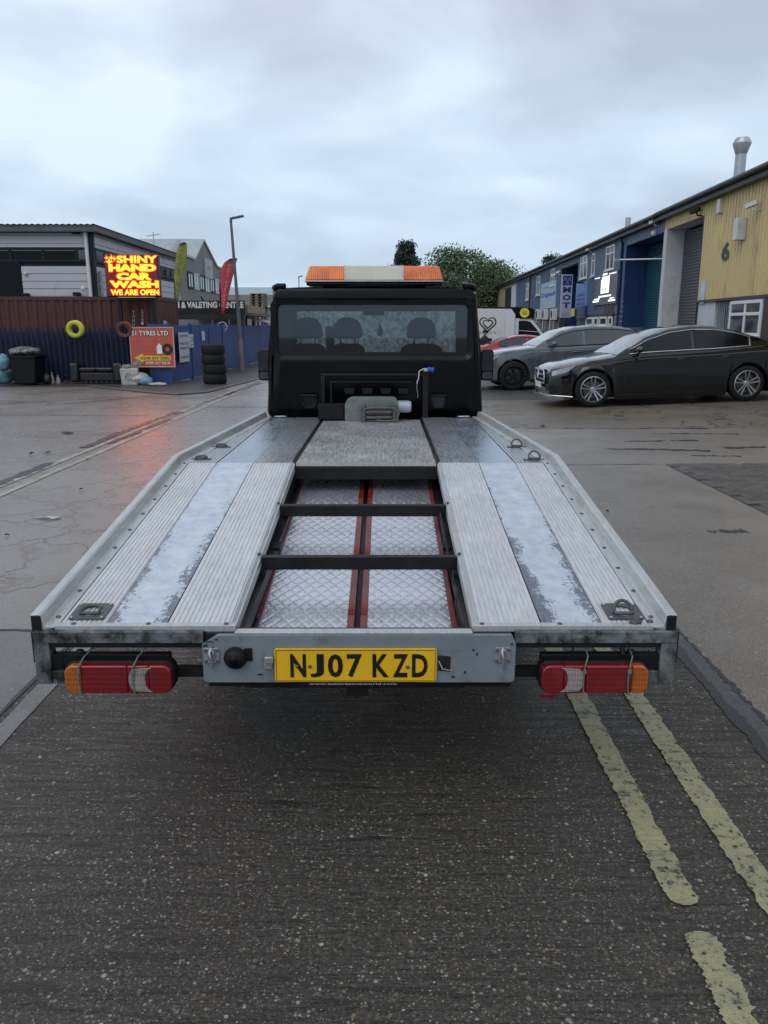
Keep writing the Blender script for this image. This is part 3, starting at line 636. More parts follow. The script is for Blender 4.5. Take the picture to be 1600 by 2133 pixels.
# rear beam and lamp frames
for s, xo, xi in ((-1, -1.022, -.479), (1, 1.030, .512)):
    part('rear_beam', beam_steel, truck, lambda m: m.box(xo, xi, -.022, .030, .617, .657), bevel=.003)
    part('lower_channel', black_steel, truck, lambda m: m.box(xo + s * -.004, xi, -.014, .03, .600, .6165))
    part('lamp_frame', beam_steel, truck, lambda m: (m.box(xo, xo - s * .050, -.020, .03, .476, .6168), m.box(xo - s * .0505, xo - s * .11, -.018, .028, .476, .520)), bevel=.002)
    part('corner_strap', black_steel, truck, lambda m: m.box(xo + s * .004, xo + s * .001, -.018, .02, .55, .655))
    part('lamp_bar', black_steel, truck, lambda m: (m.box(xo - s * .11, xi, .004, .030, .490, .522), m.box(xi, xi * .7, .02, .05, .45, .50)))
    part('lamp_bracket', black_plastic, truck, lambda m: (m.box(xo - s * .052, xo - s * .43, -.012, .018, .525, .575), m.ball((xo - s * .14, .0, .578), (.016, .012, .012), 8, 5), m.box(xo - s * .085, xo - s * .09, -.014, -.01, .52, .59)), bevel=.004)
    lamp = empty('tail_light', (-.741 if s < 0 else .760, -.06, .517)); lamp.parent = truck
    hw, hh = .168, .047
    part('lamp_housing', black_plastic, lamp, lambda m: m.prism(rrect(-hw - .004, hw + .004, -hh - .004, hh + .004, .03, 5), 'XZ', .012, .055), bevel=.004)
    # lens sections from the outer end inwards: amber, red, clear crescent, red
    o_ = -s
    full = rrect(-hw, hw, -hh, hh, .028, 5)
    def clip(poly, a, b):
        def half(ps, x, keep_gt):
            res = []
            for i in range(len(ps)):
                p, q = ps[i], ps[(i + 1) % len(ps)]; ip = (p[0] >= x) == keep_gt; iq = (q[0] >= x) == keep_gt
                if ip: res.append(p)
                if ip != iq: t_ = (x - p[0]) / (q[0] - p[0]); res.append((x, p[1] + t_ * (q[1] - p[1])))
            return res
        return half(half(poly, a, True), b, False)
    cuts = [(-hw, -hw + .052, lens_amber), (-hw + .0525, .030, lens_red), (.0305, .098, lens_red), (.0985, hw, lens_red)]
    for a, b, mt in cuts:
        aa, bb = (a, b) if s < 0 else (-b, -a)
        part('lens', mt, lamp, lambda m: m.prism(clip(full, aa, bb), 'XZ', -.016, .014), bevel=.005, seg=3)
    def cres(m):
        pts = []
        cx0, rad = .076, .044
        for k in range(13): a = R(128 + 104 * k / 12); pts.append((cx0 + rad * math.cos(a) * .95, rad * math.sin(a) * 1.08 if abs(rad * math.sin(a) * 1.08) < .041 else math.copysign(.041, math.sin(a))))
        for k in range(9): a = R(-50 + 0) ; t_ = k / 8; zz_ = -.041 + .082 * t_; pts.append((cx0 + .032 - .022 * math.sqrt(max(0, 1 - (zz_ / .041) ** 2)), zz_))
        if s > 0: pts = [(-a, b) for a, b in pts]
        m.prism(pts, 'XZ', -.0185, -.010)
    part('reversing_lens', lens_clear, lamp, cres, bevel=.001)
    def ties(m):
        for tx in (-.118, .052) if s < 0 else (-.035, .105):
            m.tube([(tx + .02, .062, .076), (tx + .012, .0, .072), (tx, -.020, hh), (tx - .004, -.0215, 0), (tx, -.020, -hh), (tx + .004, .01, -hh - .008)], .0022, 6)
            m.box(tx - .006, tx + .004, -.026, -.018, hh - .022, hh - .010)
    part('cable_tie', pm('cable_tie_grey', (.12, .17, .14), .5), lamp, ties)
    if s > 0: part('broken_lens', lens_red, lamp, lambda m: m.add([(-.17, 0, -.058), (-.11, -.005, -.056), (-.13, -.002, -.070), (-.165, 0, -.066)], [(0, 1, 2, 3)]))
part('hanger_rod', black_steel, truck, lambda m: (m.tube([(.70, -.01, .60), (.702, -.012, .54)], .003, 6), m.tube([(.86, -.005, .60), (.862, -.012, .575)], .009, 8)))
# centre panel
def panel(m):
    m.prism([(-.481, .497), (-.470, .489), (.500, .489), (.514, .497), (.514, .622), (.500, .652), (-.430, .652), (-.481, .618)], 'XZ', -.036, -.0225)
part('centre_panel', panel_steel, truck, panel, bevel=.002)
part('panel_top', alu_rail, truck, lambda m: m.box(-.376, .376, -.034, .004, .6535, .6575))
part('panel_back', black_steel, truck, lambda m: m.box(-.47, .50, -.022, .03, .50, .651))
part('weld_patch', pm('dark_grime', (.02, .02, .018), .6), truck, lambda m: [m.prism([(x + a * sx * .7, z + b * sz * .5) for a, b in ((0, 0), (.5, .2), (1, 0), (.8, .6), (.6, 1), (.2, .7))], 'XZ', -.0385, -.0355) for x, z, sx, sz in
     ((-.478, .612, .025, .018), (-.47, .628, .04, .008), (-.44, .634, .02, .012), (-.452, .606, .02, .012), (.375, .598, .012, .016), (.388, .583, .010, .018), (.35, .520, .012, .022), (.496, .618, .014, .014), (.31, .506, .02, .018), (-.31, .516, .03, .010))])
# number plate
np_ = empty('number_plate', (.006, -.046, .5525)); np_.parent = truck
part('plate', plate_yellow, np_, lambda m: m.prism(rrect(-.257, .257, -.0565, .0565, .008, 3), 'XZ', 0, .008), bevel=.001)
part('plate_border', plate_black, np_, lambda m: [m.box(a, b, -.0012, .0, c, d) for a, b, c, d in ((-.251, .251, .0515, .0527), (-.251, .251, -.0527, -.0515), (-.2522, -.251, -.0527, .0527), (.251, .2522, -.0527, .0527))])
xs = -.207
for ch, wd_ in (('N', .050), ('J', .044), ('0', .048), ('7', .048), (' ', .008), ('K', .052), ('Z', .048), ('D', .050)):
    if ch != ' ':
        def cf(m):
            text(m, ch, (xs, -.0016, -.0395), (1, 0, 0), (0, 0, 1), wd_, .079, .028)
        part('character', plate_black, np_, cf, recalc=False)
    xs += wd_ + .0125
part('bolt', bolt_steel, np_, lambda m: [m.ball((x, -.003, z), (.006, .005, .006), 8, 5) for x, z in ((-.185, -.002), (-.145, -.002), (.165, -.004))], smooth=60)
part('maker_strip', black_plastic, np_, lambda m: m.box(-.20, .20, .001, .006, -.069, -.0572))
part('maker_lettering', pm('faded_white', (.35, .36, .36), .5), np_, lambda m: text(m, 'www.autorescueworld.com', (-.15, .0005, -.0665), (1, 0, 0), (0, 0, 1), .28, .0075, .01), recalc=False)
# trailer socket, plate lights, latches
sk = L(490, 1372, -.05)
part('trailer_socket', black_plastic, truck, lambda m: (m.lathe([(.028, 0), (.037, -.006), (.037, -.012), (.030, -.026), (.022, -.034), (.0, -.036)], (sk.x, -.037, sk.z), 'Y', 28), m.box(sk.x + .028, sk.x + .052, -.042, -.036, sk.z - .012, sk.z + .03)), smooth=45)
part('socket_cap', black_paint, truck, lambda m: m.ball((sk.x, -.062, sk.z), (.022, .014, .022), 14, 8), smooth=60)
pl_ = L(562, 1385, -.05)
part('plate_lamp', galv, truck, lambda m: (m.box(pl_.x - .016, pl_.x + .012, -.055, -.037, pl_.z + .004, pl_.z + .028), m.box(pl_.x - .02, pl_.x + .006, -.044, -.037, pl_.z - .02, pl_.z + .006)), bevel=.004)
hl = L(927, 1383, -.04)
part('lamp_hole', lettering_black, truck, lambda m: m.prism([(hl.x - .022, hl.z - .024), (hl.x + .016, hl.z - .026), (hl.x + .018, hl.z + .024), (hl.x - .022, hl.z + .028)], 'XZ', -.0385, -.0362))
part('wire', pm('wire_pale', (.35, .33, .28), .5), truck, lambda m: (m.tube([(hl.x - .02, -.04, hl.z + .01), (hl.x - .008, -.052, hl.z - .012), (hl.x + .008, -.05, hl.z - .016), (hl.x + .022, -.042, hl.z - .022), (hl.x + .018, -.04, hl.z - .034)], .002, 6)))
for px_, py_ in ((441, 1366), (1047, 1365)):
    q = L(px_, py_, -.04); lt = empty('latch', (q.x, -.0365, q.z)); lt.parent = truck
    part('latch_plate', galv, lt, lambda m: m.prism(rrect(-.025, .025, -.026, .026, .005, 2), 'XZ', -.004, 0), bevel=.001)
    part('bolt', bolt_steel, lt, lambda m: [m.ball((a, -.006, b), (.005, .004, .005), 8, 5) for a in (-.018, .018) for b in (-.018, .018)], smooth=60)
    part('latch_hook', galv, lt, lambda m: (m.tube([(0, -.006, .026), (-.004, -.018, .016), (0, -.020, -.004), (.002, -.014, -.022), (.001, -.010, -.040)], .0045, 8), m.tube([(.009 * math.cos(a) , -.012, .004 + .018 * math.sin(a)) for a in [k * math.pi / 6 for k in range(13)]], .003, 6)), smooth=60)
tb = L(745, 1436, 0)
part('tow_bracket', black_steel, truck, lambda m: (m.box(-.36, .36, .03, .08, .44, .485), m.box(tb.x - .035, tb.x + .035, -.005, .03, tb.z - .022, tb.z + .03), m.tube([(-.10, -.01, .47), (0, -.012, .462), (.12, -.01, .475)], .003, 6)))
# ---- stored loading ramps (rest on the cross members)
for s, lab in ((-1, 'left hand loading ramp with quilted tread plate and red painted edges under the flatbed'), (1, 'right hand loading ramp with quilted tread plate and red painted edges under the flatbed')):
    rp = empty('loading_ramp', (TX, TY, 0), 0, lab, 'loading ramp', 'loading ramps stowed in the open bay')
    x0, x1 = (-.355, -.038) if s < 0 else (.036, .338)
    zf = lambda y: .546 + .119 * (y - .30) + .001
    y0, y1 = .03, 2.35
    part('tread_plate', tread_alu, rp, lambda m: tread(m, x0, x1, y0, y1, zf, .050, .0046, .0048, .0009, s * 1.3), smooth=60, recalc=False)
    def ed(m, a, b, up=.006):
        m.hexa([(a, y0, zf(y0) - .05), (b, y0, zf(y0) - .05), (b, y1, zf(y1) - .05), (a, y1, zf(y1) - .05), (a, y0, zf(y0) + up), (b, y0, zf(y0) + up), (b, y1, zf(y1) + up), (a, y1, zf(y1) + up)])
    ins = (-.0375, -.012) if s < 0 else (.010, .0355); ous = (-.374, -.3555) if s < 0 else (.3385, .360)
    part('edge_strip', red_paint, rp, lambda m: ed(m, *ins), bevel=.002); part('edge_strip', red_paint, rp, lambda m: ed(m, *ous), bevel=.002)
    part('paint_patch', pm('fresh_red', (.19, .012, .010), .3), rp, lambda m: [m.hexa([(ins[0] + .001, y, zf(y) + .0068), (ins[1] - .001, y, zf(y) + .0068), (ins[1] - .001, y + .11, zf(y + .11) + .0068), (ins[0] + .001, y + .11, zf(y + .11) + .0068), (ins[0] + .001, y, zf(y) + .0078), (ins[1] - .001, y, zf(y) + .0078), (ins[1] - .001, y + .11, zf(y + .11) + .0078), (ins[0] + .001, y + .11, zf(y + .11) + .0078)]) for y in (.38, .93, 1.7)])
    part('rivet', galv, rp, lambda m: [m.ball((x, y, zf(y) + .004), (.006, .006, .003), 6, 4) for x in (x0 + .02, x1 - .02) for y in (.07, .42, .80, 1.2, 1.6)], smooth=60)
part('ramp_divider', black_steel, truck, lambda m: m.hexa([(-.011, .04, .44), (.011, .04, .44), (.011, 2.3, .70), (-.011, 2.3, .70), (-.011, .04, .50), (.011, .04, .50), (.011, 2.3, .765), (-.011, 2.3, .765)]))
# ---- cab
CY0 = 4.06; CXC = .020
def cabp(p): return p
outl = rrect(-.875, .878, .86, 1.895, .07, 5)
def taper(x, z): return CXC + x * (1 - .085 * max(0, (z - 1.15) / .75))
def cab_back(m):
    win = rrect(-.756, .770, 1.378, 1.775, .045, 5); n = len(win)
    O = [(taper(x, z), z) for x, z in outl]
    def ring(pts, y, k=0.0, c=(0, 1.4)): return [(c[0] + (x - c[0]) * (1 - k), y, c[1] + (z - c[1]) * (1 - k)) for x, z in pts]
    rings = [ring(O, .10), ring(O, .045), ring(O, .012, .015), ring(O, 0, .05)]
    w2 = rrect(-.800, .812, 1.335, 1.815, .07, 5); w1 = rrect(-.776, .790, 1.358, 1.795, .055, 5)
    rings += [[(x, 0, z) for x, z in w2], [(x, .020, z) for x, z in w1], [(x, .026, z) for x, z in win], [(x, .055, z) for x, z in win]]
    b = len(m.v); m.pc.append((b, len(m.f)))
    for rg in rings: m.v += [(x, y + CY0, z) for x, y, z in rg]
    for i in range(len(rings) - 1):
        for k in range(n): k2 = (k + 1) % n; m.f.append((b + i * n + k, b + i * n + k2, b + (i + 1) * n + k2, b + (i + 1) * n + k)); m.m.append(0)
part('cab_back', black_paint, truck, cab_back, smooth=38)
rg_ = part('rear_window', cab_glass, truck, lambda m: m.prism(rrect(-.757, .771, 1.377, 1.776, .045, 5), 'XZ', CY0 + .040, CY0 + .044))
part('window_seal', black_plastic, truck, lambda m: (lambda P: m.tube([(x, CY0 + .034, z) for x, z in P + [P[0]]], .008, 6))(rrect(-.752, .766, 1.382, 1.771, .045, 5)), smooth=60)
part('window_print', black_plastic, rg_, lambda m: [m.box(a, b, CY0 + .046, CY0 + .047, c, d) for a, b, c, d in ((-.75, -.655, 1.385, 1.77), (.67, .765, 1.385, 1.77), (-.655, .67, 1.715, 1.77), (-.655, .67, 1.385, 1.398))])
def cab_shell(m):
    for s in (-1, 1):
        pr = [(CY0 + .09, .42), (CY0 + 2.0, .42), (CY0 + 2.75, .38), (CY0 + 2.82, .75), (CY0 + 2.62, .98), (CY0 + 1.95, 1.22), (CY0 + 1.75, 1.33), (CY0 + .09, 1.33)]
        m.prism(pr, 'YZ', CXC + s * .82, CXC + s * .868)
        m.hexa([(CXC + s * .80, CY0 + .09, 1.325), (CXC + s * .868, CY0 + .09, 1.325), (CXC + s * .868, CY0 + .30, 1.325), (CXC + s * .80, CY0 + .30, 1.325), (CXC + s * .77, CY0 + .09, 1.87), (CXC + s * .805, CY0 + .09, 1.87), (CXC + s * .805, CY0 + .30, 1.87), (CXC + s * .77, CY0 + .30, 1.87)])
        m.tube([(CXC + s * .775, CY0 + 1.25, 1.89), (CXC + s * .84, CY0 + 1.80, 1.31)], .035, 8)
        m.tube([(CXC + s * .78, CY0 + .2, 1.88), (CXC + s * .775, CY0 + 1.26, 1.90)], .04, 8)
    m.box(CXC - .82, CXC + .82, CY0 + 2.70, CY0 + 2.78, .40, .90)
    m.hexa([(CXC - .82, CY0 + 1.75, 1.20), (CXC + .82, CY0 + 1.75, 1.20), (CXC + .8, CY0 + 2.72, .86), (CXC - .8, CY0 + 2.72, .86), (CXC - .82, CY0 + 1.75, 1.27), (CXC + .82, CY0 + 1.75, 1.27), (CXC + .8, CY0 + 2.72, .93), (CXC - .8, CY0 + 2.72, .93)])
    m.box(CXC - .82, CXC + .82, CY0 + .05, CY0 + 2.0, .40, .45)
part('cab_shell', black_paint, truck, cab_shell, smooth=35)
part('cab_roof', black_paint, truck, lambda m: m.grid(lambda u, v: (CXC + .80 * (2 * v - 1), CY0 + .03 + 1.25 * u, 1.882 + .045 * math.sin(math.pi * min(1, max(0, v))) ** .5 * (.5 + .5 * math.sin(math.pi * min(1, u * 1.1 + .05)))), 10, 16), smooth=60)
part('roof_liner', seat_cloth, truck, lambda m: m.box(CXC - .76, CXC + .76, CY0 + .06, CY0 + 1.25, 1.84, 1.86))
part('roof_gutter', black_paint, truck, lambda m: [m.tube([(CXC + s * .70, CY0 + .01, 1.905), (CXC + s * .76, CY0 + .03, 1.908), (CXC + s * .79, CY0 + .06, 1.898), (CXC + s * .795, CY0 + 1.2, 1.9)], .022, 8) for s in (-1, 1)], smooth=60)
for s in (-1, 1):
    part('side_window', dark_glass, truck, lambda m: m.hexa([(CXC + s * .845, CY0 + .30, 1.33), (CXC + s * .855, CY0 + .30, 1.33), (CXC + s * .852, CY0 + 1.72, 1.33), (CXC + s * .842, CY0 + 1.72, 1.33), (CXC + s * .785, CY0 + .30, 1.85), (CXC + s * .795, CY0 + .30, 1.85), (CXC + s * .792, CY0 + 1.25, 1.85), (CXC + s * .782, CY0 + 1.25, 1.85)]))
    part('door_handle', black_plastic, truck, lambda m: m.box(CXC + s * .868, CXC + s * .89, CY0 + .5, CY0 + .68, 1.2, 1.235), bevel=.006)
part('windscreen', screen_glass, truck, lambda m: m.add([(CXC - .84, CY0 + 1.80, 1.28), (CXC + .84, CY0 + 1.80, 1.28), (CXC + .78, CY0 + 1.26, 1.89), (CXC - .78, CY0 + 1.26, 1.89)], [(0, 1, 2, 3)]))
part('dashboard', black_plastic, truck, lambda m: (m.box(CXC - .8, CXC + .8, CY0 + 1.3, CY0 + 1.8, 1.05, 1.30), m.box(-.62, -.2, CY0 + 1.35, CY0 + 1.55, 1.28, 1.345)), bevel=.03)
part('interior_mirror', black_plastic, truck, lambda m: m.box(-.10, .10, CY0 + 1.20, CY0 + 1.24, 1.70, 1.78), bevel=.01)
part('air_freshener', black_plastic, truck, lambda m: m.prism([(.03, 1.52), (.075, 1.50), (.09, 1.55), (.07, 1.60), (.055, 1.64), (.045, 1.60)], 'XZ', CY0 + 1.12, CY0 + 1.13))
part('cab_floor_wall', seat_cloth, truck, lambda m: m.box(CXC - .80, CXC + .80, CY0 + .10, CY0 + .14, .45, 1.36))
for cx_ in (-.555, -.215, .415):
    stt = empty('seat', (cx_, CY0 + .45, .9)); stt.parent = truck
    wq = .165 if cx_ < 0 else .20
    part('backrest', seat_cloth, stt, lambda m: m.prism([(-wq, 0), (wq, 0), (wq * 1.02, .38), (wq * .86, .53), (wq * .5, .555), (-wq * .5, .555), (-wq * .86, .53), (-wq * 1.02, .38)], 'XZ', 0, .13), bevel=.03)
    hp = [(-.118, .598), (-.128, .63), (-.118, .70), (-.085, .75), (-.04, .772), (.04, .772), (.085, .75), (.118, .70), (.128, .63), (.118, .598)]
    part('headrest', seat_cloth, stt, lambda m: m.prism(hp, 'XZ', .0, .11), bevel=.022, seg=3)
    part('headrest_post', black_steel, stt, lambda m: [m.tube([(x, .05, .52), (x, .05, .62)], .007, 6) for x in (-.06, .06)])
part('seat_belt_pillar', seat_cloth, truck, lambda m: m.prism(rrect(-.405, -.335, 1.2, 1.60, .03, 3), 'XZ', CY0 + .5, CY0 + .56))
# wing mirrors
for s in (-1, 1):
    cx_ = -1.063 if s < 0 else 1.125 - .03
    mr = empty('wing_mirror', (cx_, CY0 + 1.35, 1.235)); mr.parent = truck
    part('mirror_shell', black_plastic, mr, lambda m: m.prism(rrect(-.062, .062, -.15, .148, .035, 4), 'XZ', 0, .09), bevel=.015)
    part('mirror_glass', pm('mirror_glass', (.05, .055, .06), .05, .6, .3, 3), mr, lambda m: m.prism(rrect(-.05, .05, -.055, .135, .022, 4), 'XZ', -.004, -.0005))
    part('blind_spot_glass', pm('mirror_low', (.09, .10, .11), .1, .8, .3, 3), mr, lambda m: m.prism(rrect(-.045, .048, -.135, -.068, .018, 4), 'XZ', -.004, -.0005))
    part('mirror_arm', black_plastic, mr, lambda m: m.box(-s * .05, -s * .21, .03, .08, -.06, .02), bevel=.01)
# light bar
lb = empty('light_bar', (CXC - .005, CY0 + .42, 1.93)); lb.parent = truck
part('bar_base', black_steel, lb, lambda m: (m.box(-.555, .555, -.13, .13, -.004, .020), m.box(-.42, .42, -.08, .08, -.045, -.004)), bevel=.008)
part('chrome_trim', galv, lb, lambda m: m.box(-.565, .565, -.145, .145, .0205, .034), bevel=.004)
def amb(m, a, b, tip):
    x0, x1 = sorted((a, b)); t0 = .045 if a < 0 else 0; t1 = .045 if b > 0 and a > 0 else 0
    m.hexa([(x0, -.14, .0345), (x1, -.14, .0345), (x1, .14, .0345), (x0, .14, .0345), (x0 + t0 * .8, -.10, .150), (x1 - t1 * .8, -.10, .150), (x1 - t1 * .8, .10, .150), (x0 + t0 * .8, .10, .150)])
part('amber_lens', beacon_amber, lb, lambda m: amb(m, -.565, -.236, 1), bevel=.012, seg=3); part('amber_lens', beacon_amber, lb, lambda m: amb(m, .236, .565, 1), bevel=.012, seg=3)
part('centre_cover', cream_plastic, lb, lambda m: m.hexa([(-.2355, -.141, .0345), (.2355, -.141, .0345), (.2355, .141, .0345), (-.2355, .141, .0345), (-.2355, -.102, .152), (.2355, -.102, .152), (.2355, .102, .152), (-.2355, .102, .152)]), bevel=.008)
part('lens_joint', galv, lb, lambda m: [m.hexa([(x - .006, -.144, .0345), (x + .006, -.144, .0345), (x + .006, .144, .0345), (x - .006, .144, .0345), (x - .006, -.104, .155), (x + .006, -.104, .155), (x + .006, .104, .155), (x - .006, .104, .155)]) for x in (-.236, .236)])
# headboard frame, lower back panel
def lowback(m):
    f = lambda a, b, yy=CY0 - .012: None
    a = L(668, 778, CAB); b = L(882, 868, CAB); x0, x1, zt = a.x, b.x, a.z
    m.box(x0, x1, CY0 - .05, CY0 - .014, zt - .022, zt); m.box(x0, x0 + .03, CY0 - .05, CY0 - .014, .88, zt - .023); m.box(x0 + .07, x1 - .09, CY0 - .035, CY0 - .012, zt - .075, zt - .06)
    m.box(x0 + .07, x0 + .085, CY0 - .03, CY0 - .012, .88, zt - .076)
    for k in range(4): xx = x0 + .18 + k * .145; m.prism([(xx, zt - .12), (xx + .09, zt - .12), (xx + .08, zt - .165), (xx + .01, zt - .165)], 'XZ', CY0 - .03, CY0 - .01)
part('headboard_frame', black_steel, truck, lowback, bevel=.003)
part('cab_lower_skin', black_paint, truck, lambda m: m.box(CXC - .84, CXC + .84, CY0 + .012, CY0 + .03, .60, .95))
po = L(886, 820, CAB - .04)
part('headboard_post', grey_steel if 0 else black_steel, truck, lambda m: m.box(po.x - .022, po.x + .022, CAB - .06, CAB - .02, .875, L(886, 768, CAB - .04).z), bevel=.003)
for px_, op in ((643, 0), (914, 1)):
    q = L(px_, 838, CAB)
    def vent(m):
        pts = [(q.x - .062, q.z + .05), (q.x + .062, q.z + .05), (q.x + .066, q.z + .02), (q.x + .035, q.z - .048), (q.x - .035, q.z - .048), (q.x - .066, q.z + .02)]
        m.tube([(a, CY0 - .02, b) for a, b in pts + [pts[0]]], .009, 6)
    part('hand_hold', black_plastic, truck, vent, smooth=50)
    part('hand_hold_recess', lettering_black if op else black_plastic, truck, lambda m: m.prism([(q.x - .06, q.z + .048), (q.x + .06, q.z + .048), (q.x + .033, q.z - .045), (q.x - .033, q.z - .045)], 'XZ', CY0 - .012, CY0 - .008))
for s in (-1, 1): part('grommet', galv, truck, lambda m: m.tube([(s * .73 + .05 * math.cos(a), CAB - .05 + .02 * math.sin(a), .90) for a in [k * math.pi / 6 for k in range(13)]], .004, 6), smooth=60)
# winch on the deck
wn = L(785, 850, 3.72); wy = 3.70
win_ = empty('winch', (wn.x, wy, .888)); win_.parent = truck
winch_grey = pm('winch_grey', (.17, .185, .18), .5, .2, .3, 12, (.07, .065, .05), .45, 12, .002, 90)
def wx(px): return L(px, 850, 3.70).x - wn.x
part('winch_body', winch_grey, win_, lambda m: m.prism([(wx(718), 0), (wx(718), .13), (wx(724), .165), (wx(733), .18), (wx(820), .18), (wx(827), .165), (wx(830), .13), (wx(830), 0)], 'XZ', .02, .16), bevel=.006)
part('winch_motor', pm('motor_pale', (.36, .40, .44), .4, .3, .15, 9), win_, lambda m: m.lathe([(.0, wx(829)), (.047, wx(829)), (.047, wx(851)), (.040, wx(857)), (0, wx(858))], (0, .09, .105), 'X', 20), smooth=45)
part('control_box', black_plastic, win_, lambda m: m.box(wx(662), wx(716), .03, .14, .01, .13), bevel=.006)
part('fairlead_frame', bolt_steel, win_, lambda m: (m.box(wx(752), wx(762), -.05, .02, .0, .125), m.box(wx(817), wx(827), -.05, .02, .0, .125), m.box(wx(762), wx(817), -.04, .0, .098, .118), m.box(wx(762), wx(817), -.04, .0, .0, .018)), bevel=.004)
part('fairlead_roller', bolt_steel, win_, lambda m: (m.tube([(wx(763), -.045, .075), (wx(816), -.045, .075)], .014, 12), m.tube([(wx(763), -.045, .035), (wx(816), -.045, .035)], .014, 12)), smooth=60)
part('cable_drum', bolt_steel, win_, lambda m: m.tube([(wx(764), .0, .055), (wx(815), .0, .055)], .03, 12), smooth=60)
part('winch_rope', pm('rope_brown', (.16, .13, .09), .7), win_, lambda m: m.tube([(wx(760) , -.06, .10), (wx(775), -.075, .115), (wx(800), -.075, .114), (wx(822), -.07, .11), (wx(831), -.066, .07), (wx(828), -.066, .02), (wx(800), -.08, .012), (wx(785), -.085, .02)], .005, 6), smooth=60)
# strap with blue handle hanging from the post
st0 = L(877, 772, CAB - .07); org = (st0.x + TX, st0.y + TY, st0.z)
strap = empty('pull_cord', org, 0, 'white looped cord with blue plastic handle hanging on the steel post behind the cab', 'cord')
part('cord', pm('cord_white', (.5, .5, .5), .7), strap, lambda m: m.tube([(.045, 0, .015), (.015, -.01, .012), (-.015, -.012, -.005), (-.018, -.012, -.06), (-.03, -.012, -.09), (-.028, -.012, -.10)], .0045, 6), smooth=60)
part('tail', pm('cord_grey', (.3, .3, .3), .7), strap, lambda m: m.tube([(-.03, -.012, -.10), (-.032, -.012, -.14), (-.022, -.012, -.19), (-.026, -.01, -.21)], .002, 5))
part('clip', galv, strap, lambda m: m.box(.02, .055, -.015, .01, -.006, .02), bevel=.003)
part('handle', blue_plastic, strap, lambda m: (m.tube([(.05, 0, .012), (.085, 0, .006)], .019, 10), m.tube([(.085, 0, .006), (.10, 0, .004)], .022, 10)), smooth=50)
# ================================================================== CARS
def paint(name, c, rough=.10):
    t = NT(name); n = t.noise(3, 4); drops = t.noise(140, 2, .5)
    t.col(t.mix(t.ramp(n, .3, .7), tuple(x * .8 for x in c), tuple(x * 1.15 for x in c))); t.rough(t.ramp(n, .3, .7, rough, rough + .12)); t.b.inputs['Metallic'].default_value = .25
    t.b.inputs['Coat Weight'].default_value = .9; t.b.inputs['Coat Roughness'].default_value = .03; t.b.inputs['Specular IOR Level'].default_value = .35; t.bump(drops, .0003, .3); return t.m
car_black = paint('car_black', (.003, .003, .004)); car_grey = paint('car_grey', (.10, .118, .13)); car_blue = paint('car_blue', (.03, .07, .26)); car_red = paint('car_red', (.42, .02, .03)); van_white = pm('van_white', (.66, .67, .68), .3, 0, .05, 3, (.4, .39, .36), .15, 3)
headlight = pm('headlight', (.50, .52, .54), .12, .3, .4, 20, None, 0, 1, .001, 90, .6, 1.0)
rim_silver = pm('rim_silver', (.50, .50, .52), .28, .9, .15, 9); rim_dark = pm('rim_dark', (.02, .02, .022), .3, .5, .2, 9); brake = pm('brake_disc', (.12, .12, .12), .4, .8, .2, 9)
def interp(pts, x):
    if x <= pts[0][0]: return pts[0][1]
    for (a, b), (c, d) in zip(pts, pts[1:]):
        if x <= c:
            t = (x - a) / max(1e-6, c - a); t2 = t * t * (3 - 2 * t); return b + (d - b) * (t * .6 + t2 * .4)
    return pts[-1][1]
def car_wheel(root, x, y, r, rimm, spokes=5, s=-1):
    wr = empty('wheel', (x, y, r)); wr.parent = root
    wd = .21
    part('tyre', rubber, wr, lambda m: m.lathe([(r * .70, -wd / 2 + .01), (r * .76, -wd / 2), (r * .93, -wd / 2 + .008), (r, -wd * .36), (r, wd * .36), (r * .93, wd / 2), (r * .70, wd / 2)], (0, 0, 0), 'Y', 36, True), smooth=40)
    def rim(m):
        f = s * wd / 2
        m.lathe([(r * .735, f * .98), (r * .70, f * 1.02), (r * .685, f * .85), (r * .66, f * .2), (r * .66, -f)], (0, 0, 0), 'Y', 36, True)
        for k in range(spokes):
            for da in (-.16, .16):
                a = math.pi / 2 + k * 2 * math.pi / spokes
                p0 = Vector((r * .13 * math.cos(a + da * 2.2), f * .72, r * .13 * math.sin(a + da * 2.2))); p1 = Vector((r * .69 * math.cos(a + da * 1.15), f * .95, r * .69 * math.sin(a + da * 1.15)))
                d = (p1 - p0).normalized(); n_ = Vector((0, 1, 0)); sd_ = d.cross(n_).normalized()
                w0, w1 = r * .045, r * .060; t_ = Vector((0, -s * .03, 0))
                m.hexa([p0 - sd_ * w0 + t_, p1 - sd_ * w1 + t_, p1 + sd_ * w1 + t_, p0 + sd_ * w0 + t_, p0 - sd_ * w0 * .6, p1 - sd_ * w1 * .6, p1 + sd_ * w1 * .6, p0 + sd_ * w0 * .6])
        m.lathe([(0, f * .8), (r * .12, f * .78), (r * .17, f * .6), (r * .17, 0)], (0, 0, 0), 'Y', 16)
    part('rim', rimm, wr, rim, smooth=35, nosplit=True)
    part('brake_disc', brake, wr, lambda m: m.lathe([(0, s * .02), (r * .52, s * .02), (r * .52, s * .0), (0, 0)], (0, 0, 0), 'Y', 24))
    part('wheel_well', lettering_black, wr, lambda m: m.lathe([(0, -s * .015), (r * .69, -s * .015), (r * .69, -s * .03), (0, -s * .03)], (0, 0, 0), 'Y', 24))
